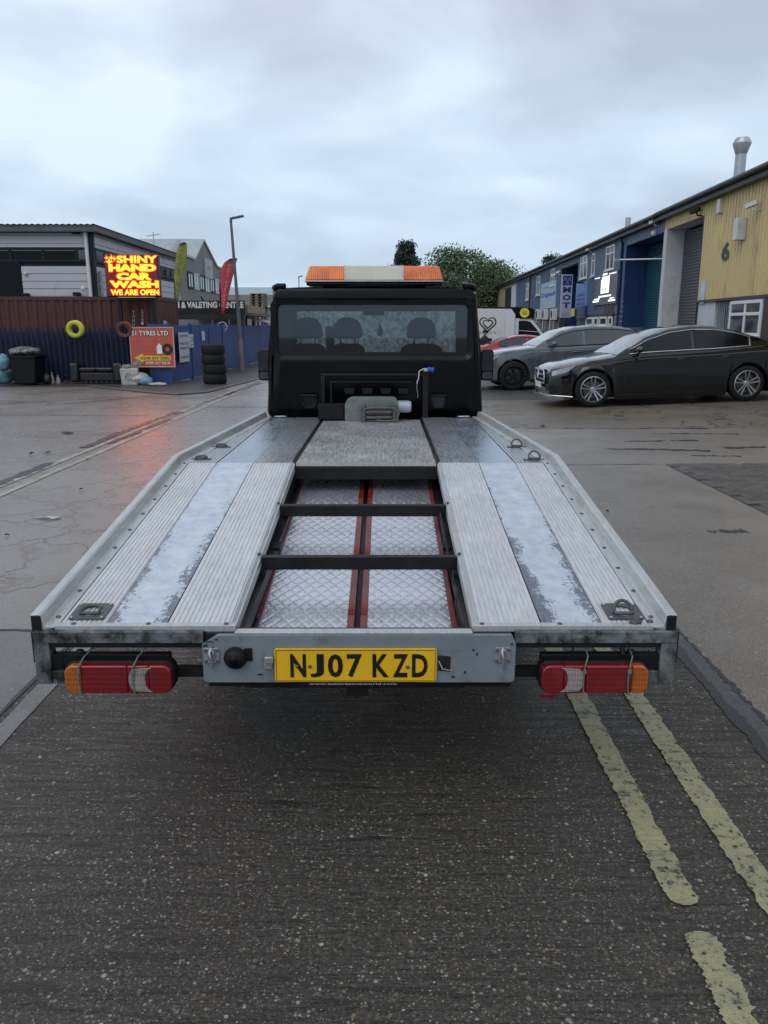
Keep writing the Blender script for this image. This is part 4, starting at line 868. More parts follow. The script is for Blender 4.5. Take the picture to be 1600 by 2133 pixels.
def car(label, cat, loc, rotz, tilt, sp, scale=1.0, mirror=False, group=None, name='parked_car'):
    root = empty(name, loc, rotz, label, cat, group); root.rotation_euler = (0, -tilt, rotz); root.scale = ((-1 if mirror else 1) * scale, scale, scale)
    Ln, W = sp['L'], sp['W']; xf, xr = sp['xf'], sp['xr']; r = sp['r']; top = sp['top']; roof = sp['roof']; pm_ = sp['paint']; gc = sp.get('gc', .20)
    hw0 = W / 2; ox = xf
    def hw(x):
        a = max(0, (sp.get('nr', .75) - x) / sp.get('nr', .75)); b = max(0, (x - (Ln - .7)) / .7); return hw0 * (1 - sp.get('nt', .22) * a ** 2.2 - .14 * b ** 2.2)
    Ra = r + .055
    def zb(x):
        z = gc + .10 * max(0, (.5 - x) / .5) + .16 * max(0, (x - Ln + .6) / .6)
        for xw in (xf, xr):
            d = abs(x - xw)
            if d < Ra: z = max(z, r + math.sqrt(Ra * Ra - d * d))
        return z
    def zt(x): return interp(top, x)
    def zr(x): return interp(roof, x)
    xs = sorted(set([Ln * i / 90 for i in range(91)] + [xw + s_ * Ra * math.cos(a) for xw in (xf, xr) for s_ in (-1, 1) for a in [k * math.pi / 14 for k in range(8)]]))
    lean = .34
    def sect(x):
        h = hw(x); b = zb(x); t = zt(x); w1 = h * .93; mid = gc + (t - gc) * .46
        bb = min(b, t - .12)
        pts = [(h - .30, bb), (h * .985 if b < mid else h * .995, bb), (h * .992, max(bb + .01, gc + .16)), (h * 1.0, max(bb + .02, mid)), (h * .992, max(bb + .03, t - .20)), (h * .985, t - .115), (h * .962, t - .095), (h * .958, t - .05), (w1, t - .012), (w1 - .05, t)]
        pts += [(h * .55, t + .022), (0, t + .03)]
        return pts
    def body(m):
        n = None; vs_ = []
        for x in xs:
            p = sect(x); full = [(x - ox, -a, b) for a, b in p] + [(x - ox, a, b) for a, b in reversed(p[:-1])]; n = len(full); vs_ += full
        fs = [(i * n + k, i * n + (k + 1), (i + 1) * n + (k + 1), (i + 1) * n + k) for i in range(len(xs) - 1) for k in range(n - 1)]
        fs += [tuple(range(n)), tuple(reversed(range((len(xs) - 1) * n, len(xs) * n)))]
        m.add(vs_, fs)
        m.box(.3 - ox, Ln - .3 - ox, -hw0 * .72, hw0 * .72, gc - .02, .62)
    part('body', pm_, root, body, smooth=38, nosplit=True)
    xg0, xg1 = roof[0][0], roof[-1][0]
    gx = [xg0 + (xg1 - xg0) * i / 60 for i in range(61)]
    def yb(x): return hw(x) * .93 - .008
    def gsec(x):
        t = zt(x) - .01; H = max(.0, zr(x) - t); y0 = yb(x)
        return [(y0, t), (y0 - lean * H * .5, t + H * .5), (y0 - lean * H * .82, t + H * .82), (y0 - lean * H * .82 - .05 * min(1, H * 3), t + H * .94), (y0 - lean * H * .82 - .15 * min(1, H * 3), t + H * .99), (y0 * .35, t + H + .012), (0, t + H + .015)]
    def ghouse(m):
        vs_ = []; n = 0
        for x in gx:
            p = gsec(x); full = [(x - ox, -a, b) for a, b in p] + [(x - ox, a, b) for a, b in reversed(p[:-1])]; n = len(full); vs_ += full
        m.add(vs_, [(i * n + k, i * n + k + 1, (i + 1) * n + k + 1, (i + 1) * n + k) for i in range(60) for k in range(n - 1)])
    part('roof', sp.get('roofpaint', pm_), root, ghouse, smooth=38)
    # windscreen and rear screen
    def screen(xa, xb):
        def f(m):
            def g(u, v):
                x = xa + (xb - xa) * u; p = gsec(x); ymax = p[3][0] * .97; y = -ymax + 2 * ymax * v; yy = abs(y)
                z = None
                q = list(reversed(p))
                for (a, b), (c, d) in zip(q, q[1:]):
                    if a <= yy <= c + 1e-9: z = b + (d - b) * (yy - a) / max(1e-6, c - a); break
                if z is None: z = p[3][1]
                return (x - ox, y, z + .010)
            m.grid(g, 12, 14)
        return f
    part('windscreen', sp.get('wglass', mid_glass), root, screen(*sp['ws']), smooth=60); part('rear_screen', dark_glass, root, screen(*sp['rs']), smooth=60)
    for s in (-1, 1):
        gl = []
        for (xa, xb) in sp['win']:
            def wf(m):
                n_ = 14; vs_ = []
                for i in range(n_ + 1):
                    x = xa + (xb - xa) * i / n_; t = zt(x) + .015; tz = max(t + .004, zt(x) + (zr(x) - zt(x)) * .84 - .02)
                    for z in (t, (t + tz) / 2, tz): vs_.append((x - ox, s * (yb(x) - lean * (z - zt(x)) + .009), z))
                m.add(vs_, [(3 * i + k, 3 * i + k + 1, 3 * i + k + 4, 3 * i + k + 3) for i in range(n_) for k in range(2)])
            part('side_window', sp.get('sglass', dark_glass), root, wf, smooth=60)
        xa, xb = sp['win'][0][0] - .03, sp['win'][-1][1] + .03
        def tr(m):
            P = []
            for i in range(31): x = xa + (xb - xa) * i / 30; P.append((x - ox, s * (yb(x) + .012), zt(x) + .006))
            for i in range(30, -1, -1):
                x = xa + (xb - xa) * i / 30; z = max(zt(x) + .01, zt(x) + (zr(x) - zt(x)) * .84 - .008); P.append((x - ox, s * (yb(x) - lean * (z - zt(x)) + .012), z))
            m.tube(P, sp.get('tr', .011), 6)
        part('window_trim', sp['trim'], root, tr, smooth=60)
        for dx in sp['doors']:
            part('door_gap', lettering_black, root, lambda m: m.tube([(dx - ox, s * (hw0 * .994 + .001), gc + .2), (dx - ox - .02, s * (hw0 * 1.0 + .001), gc + .35), (dx - ox, s * (hw0 * .99 + .001), zt(dx) - .2), (dx - ox + .01, s * hw0 * .96, zt(dx) - .07)], .007, 5))
        for dx in sp['handles']: part('door_handle', sp.get('hmat', pm_), root, lambda m: m.tube([(dx - ox - .10, s * hw0 * .985, zt(dx) - .155), (dx - ox - .07, s * (hw0 + .02), zt(dx) - .15), (dx - ox + .07, s * (hw0 + .02), zt(dx) - .145), (dx - ox + .10, s * hw0 * .985, zt(dx) - .145)], .014, 8), smooth=60)
        mxx = sp['win'][0][0] + .12
        part('wing_mirror', sp.get('mirmat', pm_), root, lambda m: (m.ball((mxx - ox, s * (hw0 + .09), zt(mxx) + .075), (.07, .10, .055), 14, 8), m.tube([(mxx - ox, s * (hw0 * .93), zt(mxx) + .02), (mxx - ox, s * (hw0 + .05), zt(mxx) + .04)], .03, 8)), smooth=60, nosplit=True)
        car_wheel(root, 0, s * (hw0 - .115), r, sp['rim'], sp.get('spokes', 5), s); car_wheel(root, xr - ox, s * (hw0 - .115), r, sp['rim'], sp.get('spokes', 5), s)
        part('sill', sp.get('sillmat', black_plastic), root, lambda m: m.box(xf + Ra + .02 - ox, xr - Ra - .02 - ox, s * (hw0 * .93), s * (hw0 * .992 + .004), gc - .04, gc + .05), bevel=.01)
        for xw in ((xf, xr) if sp.get('arch') else ()):
            part('wheel_arch', sp['arch'], root, lambda m: m.tube([(xw - ox + (Ra + .01) * math.cos(a), s * (hw0 * .992), r + (Ra + .01) * math.sin(a)) for a in [math.pi * k / 16 for k in range(17)]], .022, 6), smooth=60)
        # headlights and tail lights wrap the corners
        def hl_(m):
            def g(u, v):
                x = .05 + .44 * u; h = hw(x); z0 = sp['hz'] + .0 + .12 * u; z1 = sp['hz'] + .10 + .10 * u; vv = v
                if u > .6: z0 += (u - .6) * .22
                return (x - ox - .004, s * (h * .99 + .006), z0 + (z1 - z0) * vv)
            m.grid(g, 10, 4)
        part('headlight', headlight, root, hl_, smooth=60)
        part('tail_lamp', lens_red, root, lambda m: m.grid(lambda u, v: (Ln - .38 + .36 * u - ox, s * (hw(Ln - .38 + .36 * u) * .99 + .006), sp['hz'] + .1 + .14 * v), 6, 2), smooth=60)
    # nose
    def nose(y, z, d): return (-ox - d, y, z)
    gw = sp.get('gw', .42)
    part('grille', black_plastic, root, lambda m: m.prism([(-gw, .44), (gw, .44), (gw * 1.04, .60), (gw * .9, sp['hz'] + .12), (-gw * .9, sp['hz'] + .12), (-gw * 1.04, .60)], 'YZ', -ox - .035, -ox + .02), bevel=.01)
    part('grille_bar', chrome, root, lambda m: [m.tube([(-ox - .05, -gw * .93, z), (-ox - .062, 0, z), (-ox - .05, gw * .93, z)], .011, 6) for z in (.53, .62, .70)], smooth=60)
    part('grille_surround', chrome, root, lambda m: m.tube([(-ox - .04, a, b) for a, b in [(-gw, .45), (gw, .45), (gw * 1.04, .60), (gw * .9, sp['hz'] + .12), (-gw * .9, sp['hz'] + .12), (-gw * 1.04, .60), (-gw, .45)]], .010, 6), smooth=60)
    part('badge', chrome, root, lambda m: (m.tube([(-ox - .07, .075 * math.cos(a), .61 + .075 * math.sin(a)) for a in [k * math.pi / 10 for k in range(21)]], .009, 6), [m.tube([(-ox - .07, 0, .61), (-ox - .07, .072 * math.cos(a), .61 + .072 * math.sin(a))], .008, 6) for a in (R(90), R(210), R(330))]), smooth=60, nosplit=True)
    part('bumper_intake', black_plastic, root, lambda m: [m.prism([(s * .42, gc + .14), (s * .76, gc + .16), (s * .74, gc + .26), (s * .44, gc + .24)], 'YZ', -ox - .01, -ox + .25) for s in (-1, 1)])
    part('bumper_lip', chrome if sp.get('lip') else black_plastic, root, lambda m: m.tube([(.42 - ox, -hw(.42) - .002, gc + .03), (.12 - ox, -hw(.12) - .004, gc + .055), (-ox - .015, -hw(0) + .01, gc + .06), (-ox - .03, 0, gc + .06), (-ox - .015, hw(0) - .01, gc + .06), (.12 - ox, hw(.12) + .004, gc + .055)], .014, 6), smooth=60)
    pr = part('number_plate', white_plastic, root, lambda m: m.box(-ox - .075, -ox - .062, -.26, .26, .36, .47))
    return root
sedan = dict(L=4.92, W=1.85, xf=.80, xr=3.74, r=.335, gc=.17, paint=car_black, nt=.26, nr=.9, hz=.60,
    top=[(0, .66), (.06, .74), (.25, .80), (.8, .885), (1.5, .965), (1.9, .985), (3.0, 1.0), (4.0, 1.035), (4.7, 1.045), (4.86, 1.0), (4.92, .9)],
    roof=[(1.20, .925), (1.5, 1.08), (1.9, 1.29), (2.3, 1.415), (2.7, 1.455), (3.1, 1.435), (3.5, 1.345), (3.9, 1.20), (4.3, 1.05)],
    ws=(1.26, 2.06), rs=(3.42, 4.16), win=[(1.52, 2.66), (2.74, 3.32), (3.34, 3.74)], trim=chrome, doors=(1.40, 2.70, 3.45), handles=(2.50, 3.34), rim=rim_silver, lip=True, tr=.013)
suv = dict(L=4.46, W=1.88, xf=.84, xr=3.55, r=.36, gc=.22, paint=car_grey, nt=.20, nr=.7, hz=.68,
    top=[(0, .74), (.08, .86), (.3, .93), (.9, 1.0), (1.4, 1.05), (1.9, 1.06), (3.0, 1.09), (3.9, 1.13), (4.3, 1.13), (4.46, 1.0)],
    roof=[(1.36, 1.035), (1.75, 1.25), (2.1, 1.44), (2.45, 1.53), (2.9, 1.56), (3.4, 1.545), (3.85, 1.48), (4.15, 1.34), (4.34, 1.14)],
    ws=(1.44, 2.18), rs=(3.98, 4.28), win=[(1.72, 2.60), (2.68, 3.34), (3.37, 3.90)], trim=black_plastic, doors=(1.50, 2.64, 3.34), handles=(2.44, 3.20), rim=rim_dark, spokes=5, sglass=mid_glass, tr=.009, roofpaint=car_grey)
# black saloon
p = gnd(1233, 851)
car('long black saloon with chrome window line and silver twin spoke wheels parked side on', 'car', (p.x, p.y + .0 + .92, rise(p.x, p.y) + .012), R(0.8), R(2.2), sedan, 1.04, group='cars parked outside the units')
q = gnd(1068, 812, .02)
car('dark grey estate crossover with black wheels parked behind the black saloon', 'car', (q.x - .04, q.y + .86, .02), R(3), R(1.0), suv, 1.0, group='cars parked outside the units')
sb = dict(suv); sb.update(paint=car_blue, roofpaint=car_blue)
car('blue crossover with only bonnet and windscreen showing over the dark grey car', 'car', (4.26, 24.9, -.02), R(3), R(1.0), sb, 1.03, group='cars parked outside the units')
sr = dict(sedan); sr.update(paint=car_red, roofpaint=car_red, trim=black_plastic, sglass=mid_glass, rim=rim_dark, lip=False, tr=.008)
car('bright red saloon half hidden beyond the blue bonnet, in front of the ice cream van', 'car', (6.80, 29.3, -.04), R(0), 0, sr, .92, True, group='cars parked outside the units')
# ice cream van
van = empty('ice_cream_van', (2.5, 35.0, 0), 0, 'white ice cream van with black heart emblem and yellow oval badge above the cab', 'van', )
part('box_body', van_white, van, lambda m: m.prism(rrect(0, 3.15, .35, 2.40, .10, 3), 'XZ', 0, 2.0), bevel=.04)
part('roof_band', black_paint, van, lambda m: (m.prism([(0, 2.35), (0, 2.43), (3.3, 2.40), (3.85, 2.36), (3.95, 2.28), (3.93, 1.93), (3.35, 1.93), (3.10, 2.12), (2.95, 2.32)], 'XZ', -.015, 2.015)), bevel=.03)
part('cab', van_white, van, lambda m: m.prism([(3.0, .35), (5.0, .35), (5.1, .55), (5.05, .9), (4.45, 1.22), (3.95, 1.82), (3.75, 1.94), (3.0, 1.94)], 'XZ', .06, 1.94), bevel=.06)
part('side_window', dark_glass, van, lambda m: m.prism([(3.30, 1.20), (4.28, 1.20), (4.05, 1.52), (3.80, 1.78), (3.62, 1.83), (3.30, 1.83)], 'XZ', .045, .07), bevel=.01)
part('window_rail', van_white, van, lambda m: m.tube([(3.32, .04, 1.42), (4.18, .04, 1.36)], .012, 6))
part('windscreen', mid_glass, van, lambda m: m.hexa([(4.50, .15, 1.22), (4.52, .15, 1.22), (4.52, 1.85, 1.22), (4.50, 1.85, 1.22), (3.97, .25, 1.84), (3.99, .25, 1.86), (3.99, 1.75, 1.86), (3.97, 1.75, 1.84)]))
part('body_panel', white_plastic, van, lambda m: m.prism(rrect(.1, 2.7, .6, 2.28, .15, 4), 'XZ', -.012, 0), bevel=.004)
oval = pm('badge_yellow', (.75, .68, .08), .4)
part('oval_badge', oval, van, lambda m: m.lathe([(0, 0), (.20, 0), (.20, -.012), (0, -.012)], (3.52, -.018, 2.16), 'Y', 28)).scale = (1, 1, 1)
part('badge_lettering', lettering_black, van, lambda m: (text(m, 'ICES', (3.41, -.034, 2.165), (1, 0, 0), (0, 0, 1), .22, .06, .01), text(m, 'HERE', (3.41, -.034, 2.075), (1, 0, 0), (0, 0, 1), .22, .06, .01)), recalc=False)
def heart(m):
    cx, cz = 1.96, 1.70
    def hp(t, sc): return (cx + sc * 16 * math.sin(t) ** 3, cz + sc * (13 * math.cos(t) - 5 * math.cos(2 * t) - 2 * math.cos(3 * t) - math.cos(4 * t)))
    for sc, r_ in ((.0215, .022), (.0125, .020)):
        P = [hp(2 * math.pi * k / 48, sc) for k in range(2, 47)] if sc > .02 else [hp(2 * math.pi * k / 48, sc) for k in range(0, 45)]
        n = len(P); vs_ = []
        for i, (a, b) in enumerate(P):
            ta = P[min(i + 1, n - 1)]; tb_ = P[max(i - 1, 0)]; d = Vector((ta[0] - tb_[0], ta[1] - tb_[1])).normalized(); w_ = r_ * (.45 + 1.1 * math.sin(math.pi * i / (n - 1)) ** .5)
            vs_ += [(a - d.y * w_, -.016, b + d.x * w_), (a + d.y * w_, -.016, b - d.x * w_)]
        m.add(vs_, [(2 * i, 2 * i + 2, 2 * i + 3, 2 * i + 1) for i in range(n - 1)])
part('heart_emblem', lettering_black, van, heart, recalc=False)
part('side_lettering', pm('lettering_grey', (.22, .22, .23), .5), van, lambda m: text(m, "WALL'S", (1.52, -.016, 1.27), (1, 0, 0), (0, 0, 1), .80, .12, .01), recalc=False)
for wx_ in (.75, 4.2): 
    for yy_ in (.12, 1.88): car_wheel(van, wx_, yy_, .34, galv, 5, -1 if yy_ < 1 else 1)
# person beside the van
pp = at(1009, 700, 31.5)
per = empty('person', (pp.x + .02, 31.5, -.27), 0, 'person in a dark coat standing at the rear end of the red car', 'person')
def figure(m):
    m.tube([(-.09, 0, .02), (-.09, .02, .45), (-.08, 0, .88)], [.05, .06, .09], 10); m.tube([(.09, .03, .02), (.10, .04, .45), (.08, 0, .88)], [.05, .06, .09], 10)
def skinperson():
    me = bpy.data.meshes.new('body')
    v = [(0, 0, .92), (0, 0, 1.12), (0, 0, 1.34), (0, .0, 1.45), (0, -.01, 1.56), (0, -.01, 1.66), (-.10, 0, .86), (-.11, 0, .48), (-.11, 0, .08), (-.11, -.14, .04), (.10, 0, .86), (.12, -.03, .48), (.13, .03, .08), (.13, -.11, .04), (-.19, 0, 1.38), (-.25, .01, 1.12), (-.22, -.10, .90), (-.21, -.15, .83), (.19, 0, 1.38), (.25, .01, 1.12), (.24, -.06, .88), (.23, -.10, .81)]
    e_ = [(0, 1), (1, 2), (2, 3), (3, 4), (4, 5), (0, 6), (6, 7), (7, 8), (8, 9), (0, 10), (10, 11), (11, 12), (12, 13), (2, 14), (14, 15), (15, 16), (16, 17), (2, 18), (18, 19), (19, 20), (20, 21)]
    rad = [.14, .14, .16, .055, .085, .08, .085, .06, .045, .035, .085, .06, .045, .035, .07, .05, .035, .03, .07, .05, .035, .03]
    me.from_pydata(v, e_, []); o = bpy.data.objects.new('body', me); COL.objects.link(o); o.parent = per
    sk_ = o.modifiers.new('skin', 'SKIN')
    for i, r_ in enumerate(rad): me.skin_vertices[0].data[i].radius = (r_, r_ * .85)
    me.skin_vertices[0].data[0].use_root = True
    sb_ = o.modifiers.new('sub', 'SUBSURF'); sb_.levels = 1; sb_.render_levels = 1
    me.materials.append(pm('skin', (.32, .19, .14), .5)); return o
skinperson()
part('sleeve', MAT['trousers_'] if 0 else pm('dark_sleeve', (.008, .008, .012), .85), per, lambda m: [m.tube([(s * .19, 0, 1.40), (s * .25, .01, 1.12), (s * .225, -.09, .93)], [.085, .068, .055], 8) for s in (-1, 1)], smooth=60)
part('coat', pm('dark_coat', (.008, .008, .012), .85), per, lambda m: m.lathe([(.20, .70), (.21, .95), (.19, 1.15), (.22, 1.36), (.10, 1.47), (.06, 1.50)], (0, 0, 0), 'Z', 16), smooth=60)
part('hair', pm('dark_hair', (.02, .014, .01), .8), per, lambda m: m.ball((0, .012, 1.665), (.088, .098, .085), 12, 8), smooth=60)
part('trousers', pm('dark_trousers', (.02, .02, .025), .85), per, lambda m: (m.tube([(-.11, 0, .10), (-.11, 0, .48), (-.10, 0, .88)], [.065, .085, .12], 10), m.tube([(.13, .02, .10), (.12, -.03, .48), (.10, 0, .88)], [.065, .085, .12], 10)), smooth=60)
# ================================================================== RIGHT UNITS
WX0, WS = 9.82, .0291
wdir = Vector((WS, 1, 0)).normalized(); wang = math.atan2(wdir.y, wdir.x); wnrm = Vector((-wdir.y, wdir.x, 0))
def WP(px, py, out=0.0):
    d = ray(px, py); p0 = Vector((WX0, 0, 0)) + wnrm * out; o = Vector((0, 0, CAMH))
    k = (p0 - o).dot(wnrm) / d.dot(wnrm); P_ = o + d * k; return ((P_ - p0).dot(wdir), P_.z)
clad_yellow = pm('clad_yellow', (.60, .46, .205), .45, 0, .10, .9, (.16, .12, .07), .38, 1.6, .001, 40, .5, 0, (1, 1, .45))
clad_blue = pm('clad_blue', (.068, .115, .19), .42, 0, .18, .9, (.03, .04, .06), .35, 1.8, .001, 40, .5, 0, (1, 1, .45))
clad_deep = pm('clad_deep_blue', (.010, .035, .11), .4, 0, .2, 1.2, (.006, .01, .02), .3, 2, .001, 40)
shutter_grey = pm('shutter_grey', (.075, .08, .09), .42, .2, .15, 2, (.03, .03, .03), .3, 3); shutter_teal = pm('shutter_teal', (.012, .085, .115), .4, .1, .15, 2)
render_white = pm('render_white', (.50, .53, .55), .7, 0, .08, 1.2, (.22, .22, .21), .35, 2.2, .003, 30); render_grey = pm('render_grey', (.14, .14, .145), .8, 0, .2, 2, (.05, .05, .05), .4, 3, .004, 30)
roof_grey = pm('roof_grey', (.10, .105, .11), .6, 0, .2, 1.5, (.05, .055, .05), .5, 2); gutter_dark = pm('gutter_dark', (.028, .028, .03), .5, 0, .3, 3); cream_clad = pm('cream_clad', (.33, .27, .17), .55, 0, .15, .8, (.12, .10, .07), .4, 2)
upvc = pm('upvc', (.68, .70, .70), .35, 0, .04); dark_brown = pm('dark_brown', (.05, .03, .02), .6)
def building(name, label, cat='building', group=None): return empty(name, (WX0, 0, 0), wang, label, cat, group)
def corr(m, a0, a1, z0, z1, y0=0.0, pitch=.22, dep=.055):
    n = max(1, round((a1 - a0) / pitch)); p = (a1 - a0) / n; pr = []
    for i in range(n): x = a0 + i * p; pr += [(x, y0), (x + p * .30, y0), (x + p * .42, y0 + dep), (x + p * .88, y0 + dep)]
    pr.append((a1, y0))
    if isinstance(z0, tuple): zf0 = lambda x: z0[0] + (z0[1] - z0[0]) * (x - a0) / (a1 - a0)
    else: zf0 = lambda x: z0
    vs_ = [(x, y, zf0(x)) for x, y in pr] + [(x, y, z1) for x, y in pr]; k = len(pr)
    m.add(vs_, [(i, i + 1, i + 1 + k, i + k) for i in range(k - 1)])
def slats(m, a0, a1, z0, z1, y, ph=.11):
    n = int((z1 - z0) / ph)
    for i in range(n): z = z0 + i * ph; m.hexa([(a0, y - .02, z), (a1, y - .02, z), (a1, y, z), (a0, y, z), (a0, y - .02, z + ph * .97), (a1, y - .02, z + ph * .97), (a1, y + .022, z + ph * .5), (a0, y + .022, z + ph * .5)]) if 0 else m.add([(a0, y, z), (a1, y, z), (a1, y + .022, z + ph * .5), (a0, y + .022, z + ph * .5), (a1, y, z + ph * .98), (a0, y, z + ph * .98)], [(0, 1, 2, 3), (3, 2, 4, 5)])
def shutter(root, mat, a0, a1, z0, z1, y):
    for i in range(int((z1 - z0) / .11)):
        z = z0 + i * .11
        part('slat', mat, root, lambda m: m.add([(a0, y, z), (a1, y, z), (a1, y + .022, z + .055), (a0, y + .022, z + .055), (a1, y, z + .108), (a0, y, z + .108)], [(0, 1, 2, 3), (3, 2, 4, 5)]), recalc=False)
def window(root, a0, a1, z0, z1, y=.0, cols=1, rows=1, fm=None, fw=.07, transom=None, sill=True, gm=None):
    fm = fm or upvc
    wr_ = empty('window', ((a0 + a1) / 2, y, z0)); wr_.parent = root; h = (a1 - a0) / 2; H = z1 - z0
    def fr(m):
        m.box(-h, -h + fw, 0, .06, 0, H); m.box(h - fw, h, 0, .06, 0, H); m.box(-h + fw, h - fw, 0, .06, 0, fw); m.box(-h + fw, h - fw, 0, .06, H - fw, H)
        for i in range(1, cols): x = -h + 2 * h * i / cols; m.box(x - fw / 2, x + fw / 2, .003, .057, fw, H - fw)
        for i in range(1, rows): z = H * (transom if transom else i / rows); m.box(-h + fw, h - fw, .005, .055, z - fw / 2, z + fw / 2)
    part('frame', fm, wr_, fr, nosplit=True, bevel=.008)
    part('pane', gm or pane_glass, wr_, lambda m: m.box(-h + fw * .8, h - fw * .8, .015, .025, fw * .8, H - fw * .8))
    if sill: part('sill', fm, wr_, lambda m: m.box(-h - .05, h + .05, 0, .13, -.06, -.005), bevel=.005)
    return wr_
EAVE = WP(1600, 352)[1]
a_1456, a_1380, a_1305 = WP(1458, 600)[0], WP(1381, 560)[0], WP(1304, 560)[0]
a_1075, a_far, a_near = WP(1076, 640)[0], 118.0, -2.0
zc = WP(1600, 613)[1]; EA = WP(1380, 452)[1]
DEP = 11.0; REC = -.62; REC2 = -.95
def roofpiece(root, a0, a1, ez, mat=roof_grey):
    part('roof', mat, root, lambda m: m.hexa([(a0, .35, ez - .02), (a1, .35, ez - .02), (a1, -DEP, ez + 1.5), (a0, -DEP, ez + 1.5), (a0, .35, ez + .06), (a1, .35, ez + .06), (a1, -DEP, ez + 1.58), (a0, -DEP, ez + 1.58)]))
    part('gutter', gutter_dark, root, lambda m: m.tube([(a0, .38, ez - .04), (a1, .38, ez - .04)], .075, 10), smooth=60)
    part('fascia', gutter_dark, root, lambda m: m.box(a0, a1, .12, .30, ez - .26, ez - .021))
    part('end_wall', render_grey, root, lambda m: (m.hexa([(a0, -DEP, -.6), (a0 + .2, -DEP, -.6), (a0 + .2, -.4, -.6), (a0, -.4, -.6), (a0, -DEP, ez + 1.4), (a0 + .2, -DEP, ez + 1.4), (a0 + .2, -.4, ez), (a0, -.4, ez)]), m.box(a0 + .01, a1, -DEP - .2, -DEP, -.6, ez + 1.4)), nosplit=True)
# --- yellow unit 6
b6 = building('yellow_unit', 'mustard yellow corrugated industrial unit with grey roller shutter and a figure 6 on its wall')
part('cladding', clad_yellow, b6, lambda m: corr(m, a_near, a_1456, zc, EAVE - .2), recalc=False)
zl = WP(1456, 449)[1]; zl2 = WP(1392, 478)[1]
part('cladding', clad_yellow, b6, lambda m: corr(m, a_1456 + .003, a_1380, zl2, EAVE - .2), recalc=False)
part('backing_wall', render_grey, b6, lambda m: (m.box(a_near, a_1456, -.35, -.03, zc + .05, EAVE - .02), m.box(a_1456, a_1380, -.35, -.03, zl2 + .04, EAVE - .02)), nosplit=True)
part('drip_trim', gutter_dark, b6, lambda m: (m.box(a_near, a_1456 + .1, -.03, .07, zc - .08, zc), m.box(a_1456, a_1456 + .04, -.9, .06, -.3, zl2)), nosplit=True)
part('soffit', render_white, b6, lambda m: m.box(a_1456 + .05, a_1380, REC - .1, .01, zl2, zl2 + .03))
part('pier', render_white, b6, lambda m: m.box(a_1380 - .35, a_1380, REC - .2, .06, -.6, zl2 - .002), bevel=.01)
sh = empty('roller_shutter', (0, 0, 0)); sh.parent = b6
shutter(sh, shutter_grey, a_1456 + .05, a_1380 - .3, -.1, zl2, REC)
part('lower_wall', render_white, b6, lambda m: (m.box(a_near, WP(1522, 660)[0], -.30, .0, -.6, zc - .081), m.box(WP(1488, 660)[0], a_1456, -.30, .0, -.6, zc - .081)), nosplit=True)
w0, w1_ = WP(1588, 660)[0], WP(1522, 660)[0]; wz0, wz1 = WP(1555, 700)[1], WP(1555, 626)[1]
window(b6, w0, w1_, wz0, wz1 + .0, .004, 2, 2, upvc, .09, .62)
d0, d1 = WP(1520, 660)[0], WP(1489, 660)[0]
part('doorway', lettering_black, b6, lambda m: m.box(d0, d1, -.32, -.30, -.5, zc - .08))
part('door_grille', galv, b6, lambda m: [m.tube([(d0 + .1 + (d1 - d0 - .2) * i / 7, -.04, -.2), (d0 + .1 + (d1 - d0 - .2) * i / 7, -.04, zc - .1)], .016, 6) for i in range(8)])
part('brown_door', dark_brown, b6, lambda m: m.box(WP(1640, 660)[0], WP(1592, 660)[0], .003, .05, -.2, zc - .09))
roofpiece(b6, a_near, a_1380 + .3, EAVE)
g6 = WP(1506, 546, .06)
part('unit_number', pm('number_dark', (.02, .018, .016), .5), b6, lambda m: (text(m, '6', (WP(1512, 545)[0] + .22, .075, WP(1506, 545)[1]), (-1, 0, 0), (0, 0, 1), .62, WP(1506, 507)[1] - WP(1506, 545)[1], .03)), recalc=False)
def wbox(root, name, mat, px, py, w_, h_, d_, out0=.04, bev=.01):
    a, z = WP(px, py); return part(name, mat, root, lambda m: m.box(a - w_ / 2, a + w_ / 2, out0, out0 + d_, z - h_ / 2, z + h_ / 2), bevel=bev)
wbox(b6, 'vent_box', pm('box_white', (.55, .56, .56), .5, 0, .1, 3, (.2, .15, .1), .2, 4), 1553, 477, .32, .62, .26)
wbox(b6, 'alarm_box', cream_plastic, 1508, 429, .26, .42, .14); wbox(b6, 'notice', pm('notice_blue', (.45, .55, .65), .5), 1467, 610, .38, .70, .02)
def camera_at(root, px, py, col=white_plastic):
    a, z = WP(px, py)
    part('cctv_camera', col, root, lambda m: (m.tube([(a, .03, z - .12), (a, .20, z - .12)], .025, 6), m.tube([(a, .20, z - .12), (a + .05, .22, z)], .03, 6), m.obox((a + .06, .26, z + .04), (.38, .12, .12), Matrix.Rotation(R(28), 3, 'Z') @ Matrix.Rotation(R(12), 3, 'Y'))), nosplit=True, bevel=.01)
camera_at(b6, 1588, 428); camera_at(b6, 1466, 441, black_plastic)
# flue on the roof
fa, fz = WP(1541, 350, -.8); fl = empty('roof_flue', (0, 0, 0)); 
FY = Vector((WX0, 0, 0)) + wdir * fa + wnrm * (-.8)
tag(fl, 'tall galvanised flue with hexagonal cowl standing on the yellow unit roof', 'flue'); fl.location = FY
pt_ = at(1543, 287, FY.y).z; pm_z = at(1543, 300, FY.y).z; pn_ = at(1541, 322, FY.y).z
part('pipe', galv, fl, lambda m: m.lathe([(.17, EAVE - .1), (.17, pn_), (.17, pn_)], (0, 0, 0), 'Z', 16), smooth=40)
part('cowl', galv, fl, lambda m: m.lathe([(.17, pn_), (.285, pm_z), (.285, pm_z + .03), (.20, pt_), (.17, pt_), (.0, pt_ - .02)], (0, 0, 0), 'Z', 14), smooth=35)
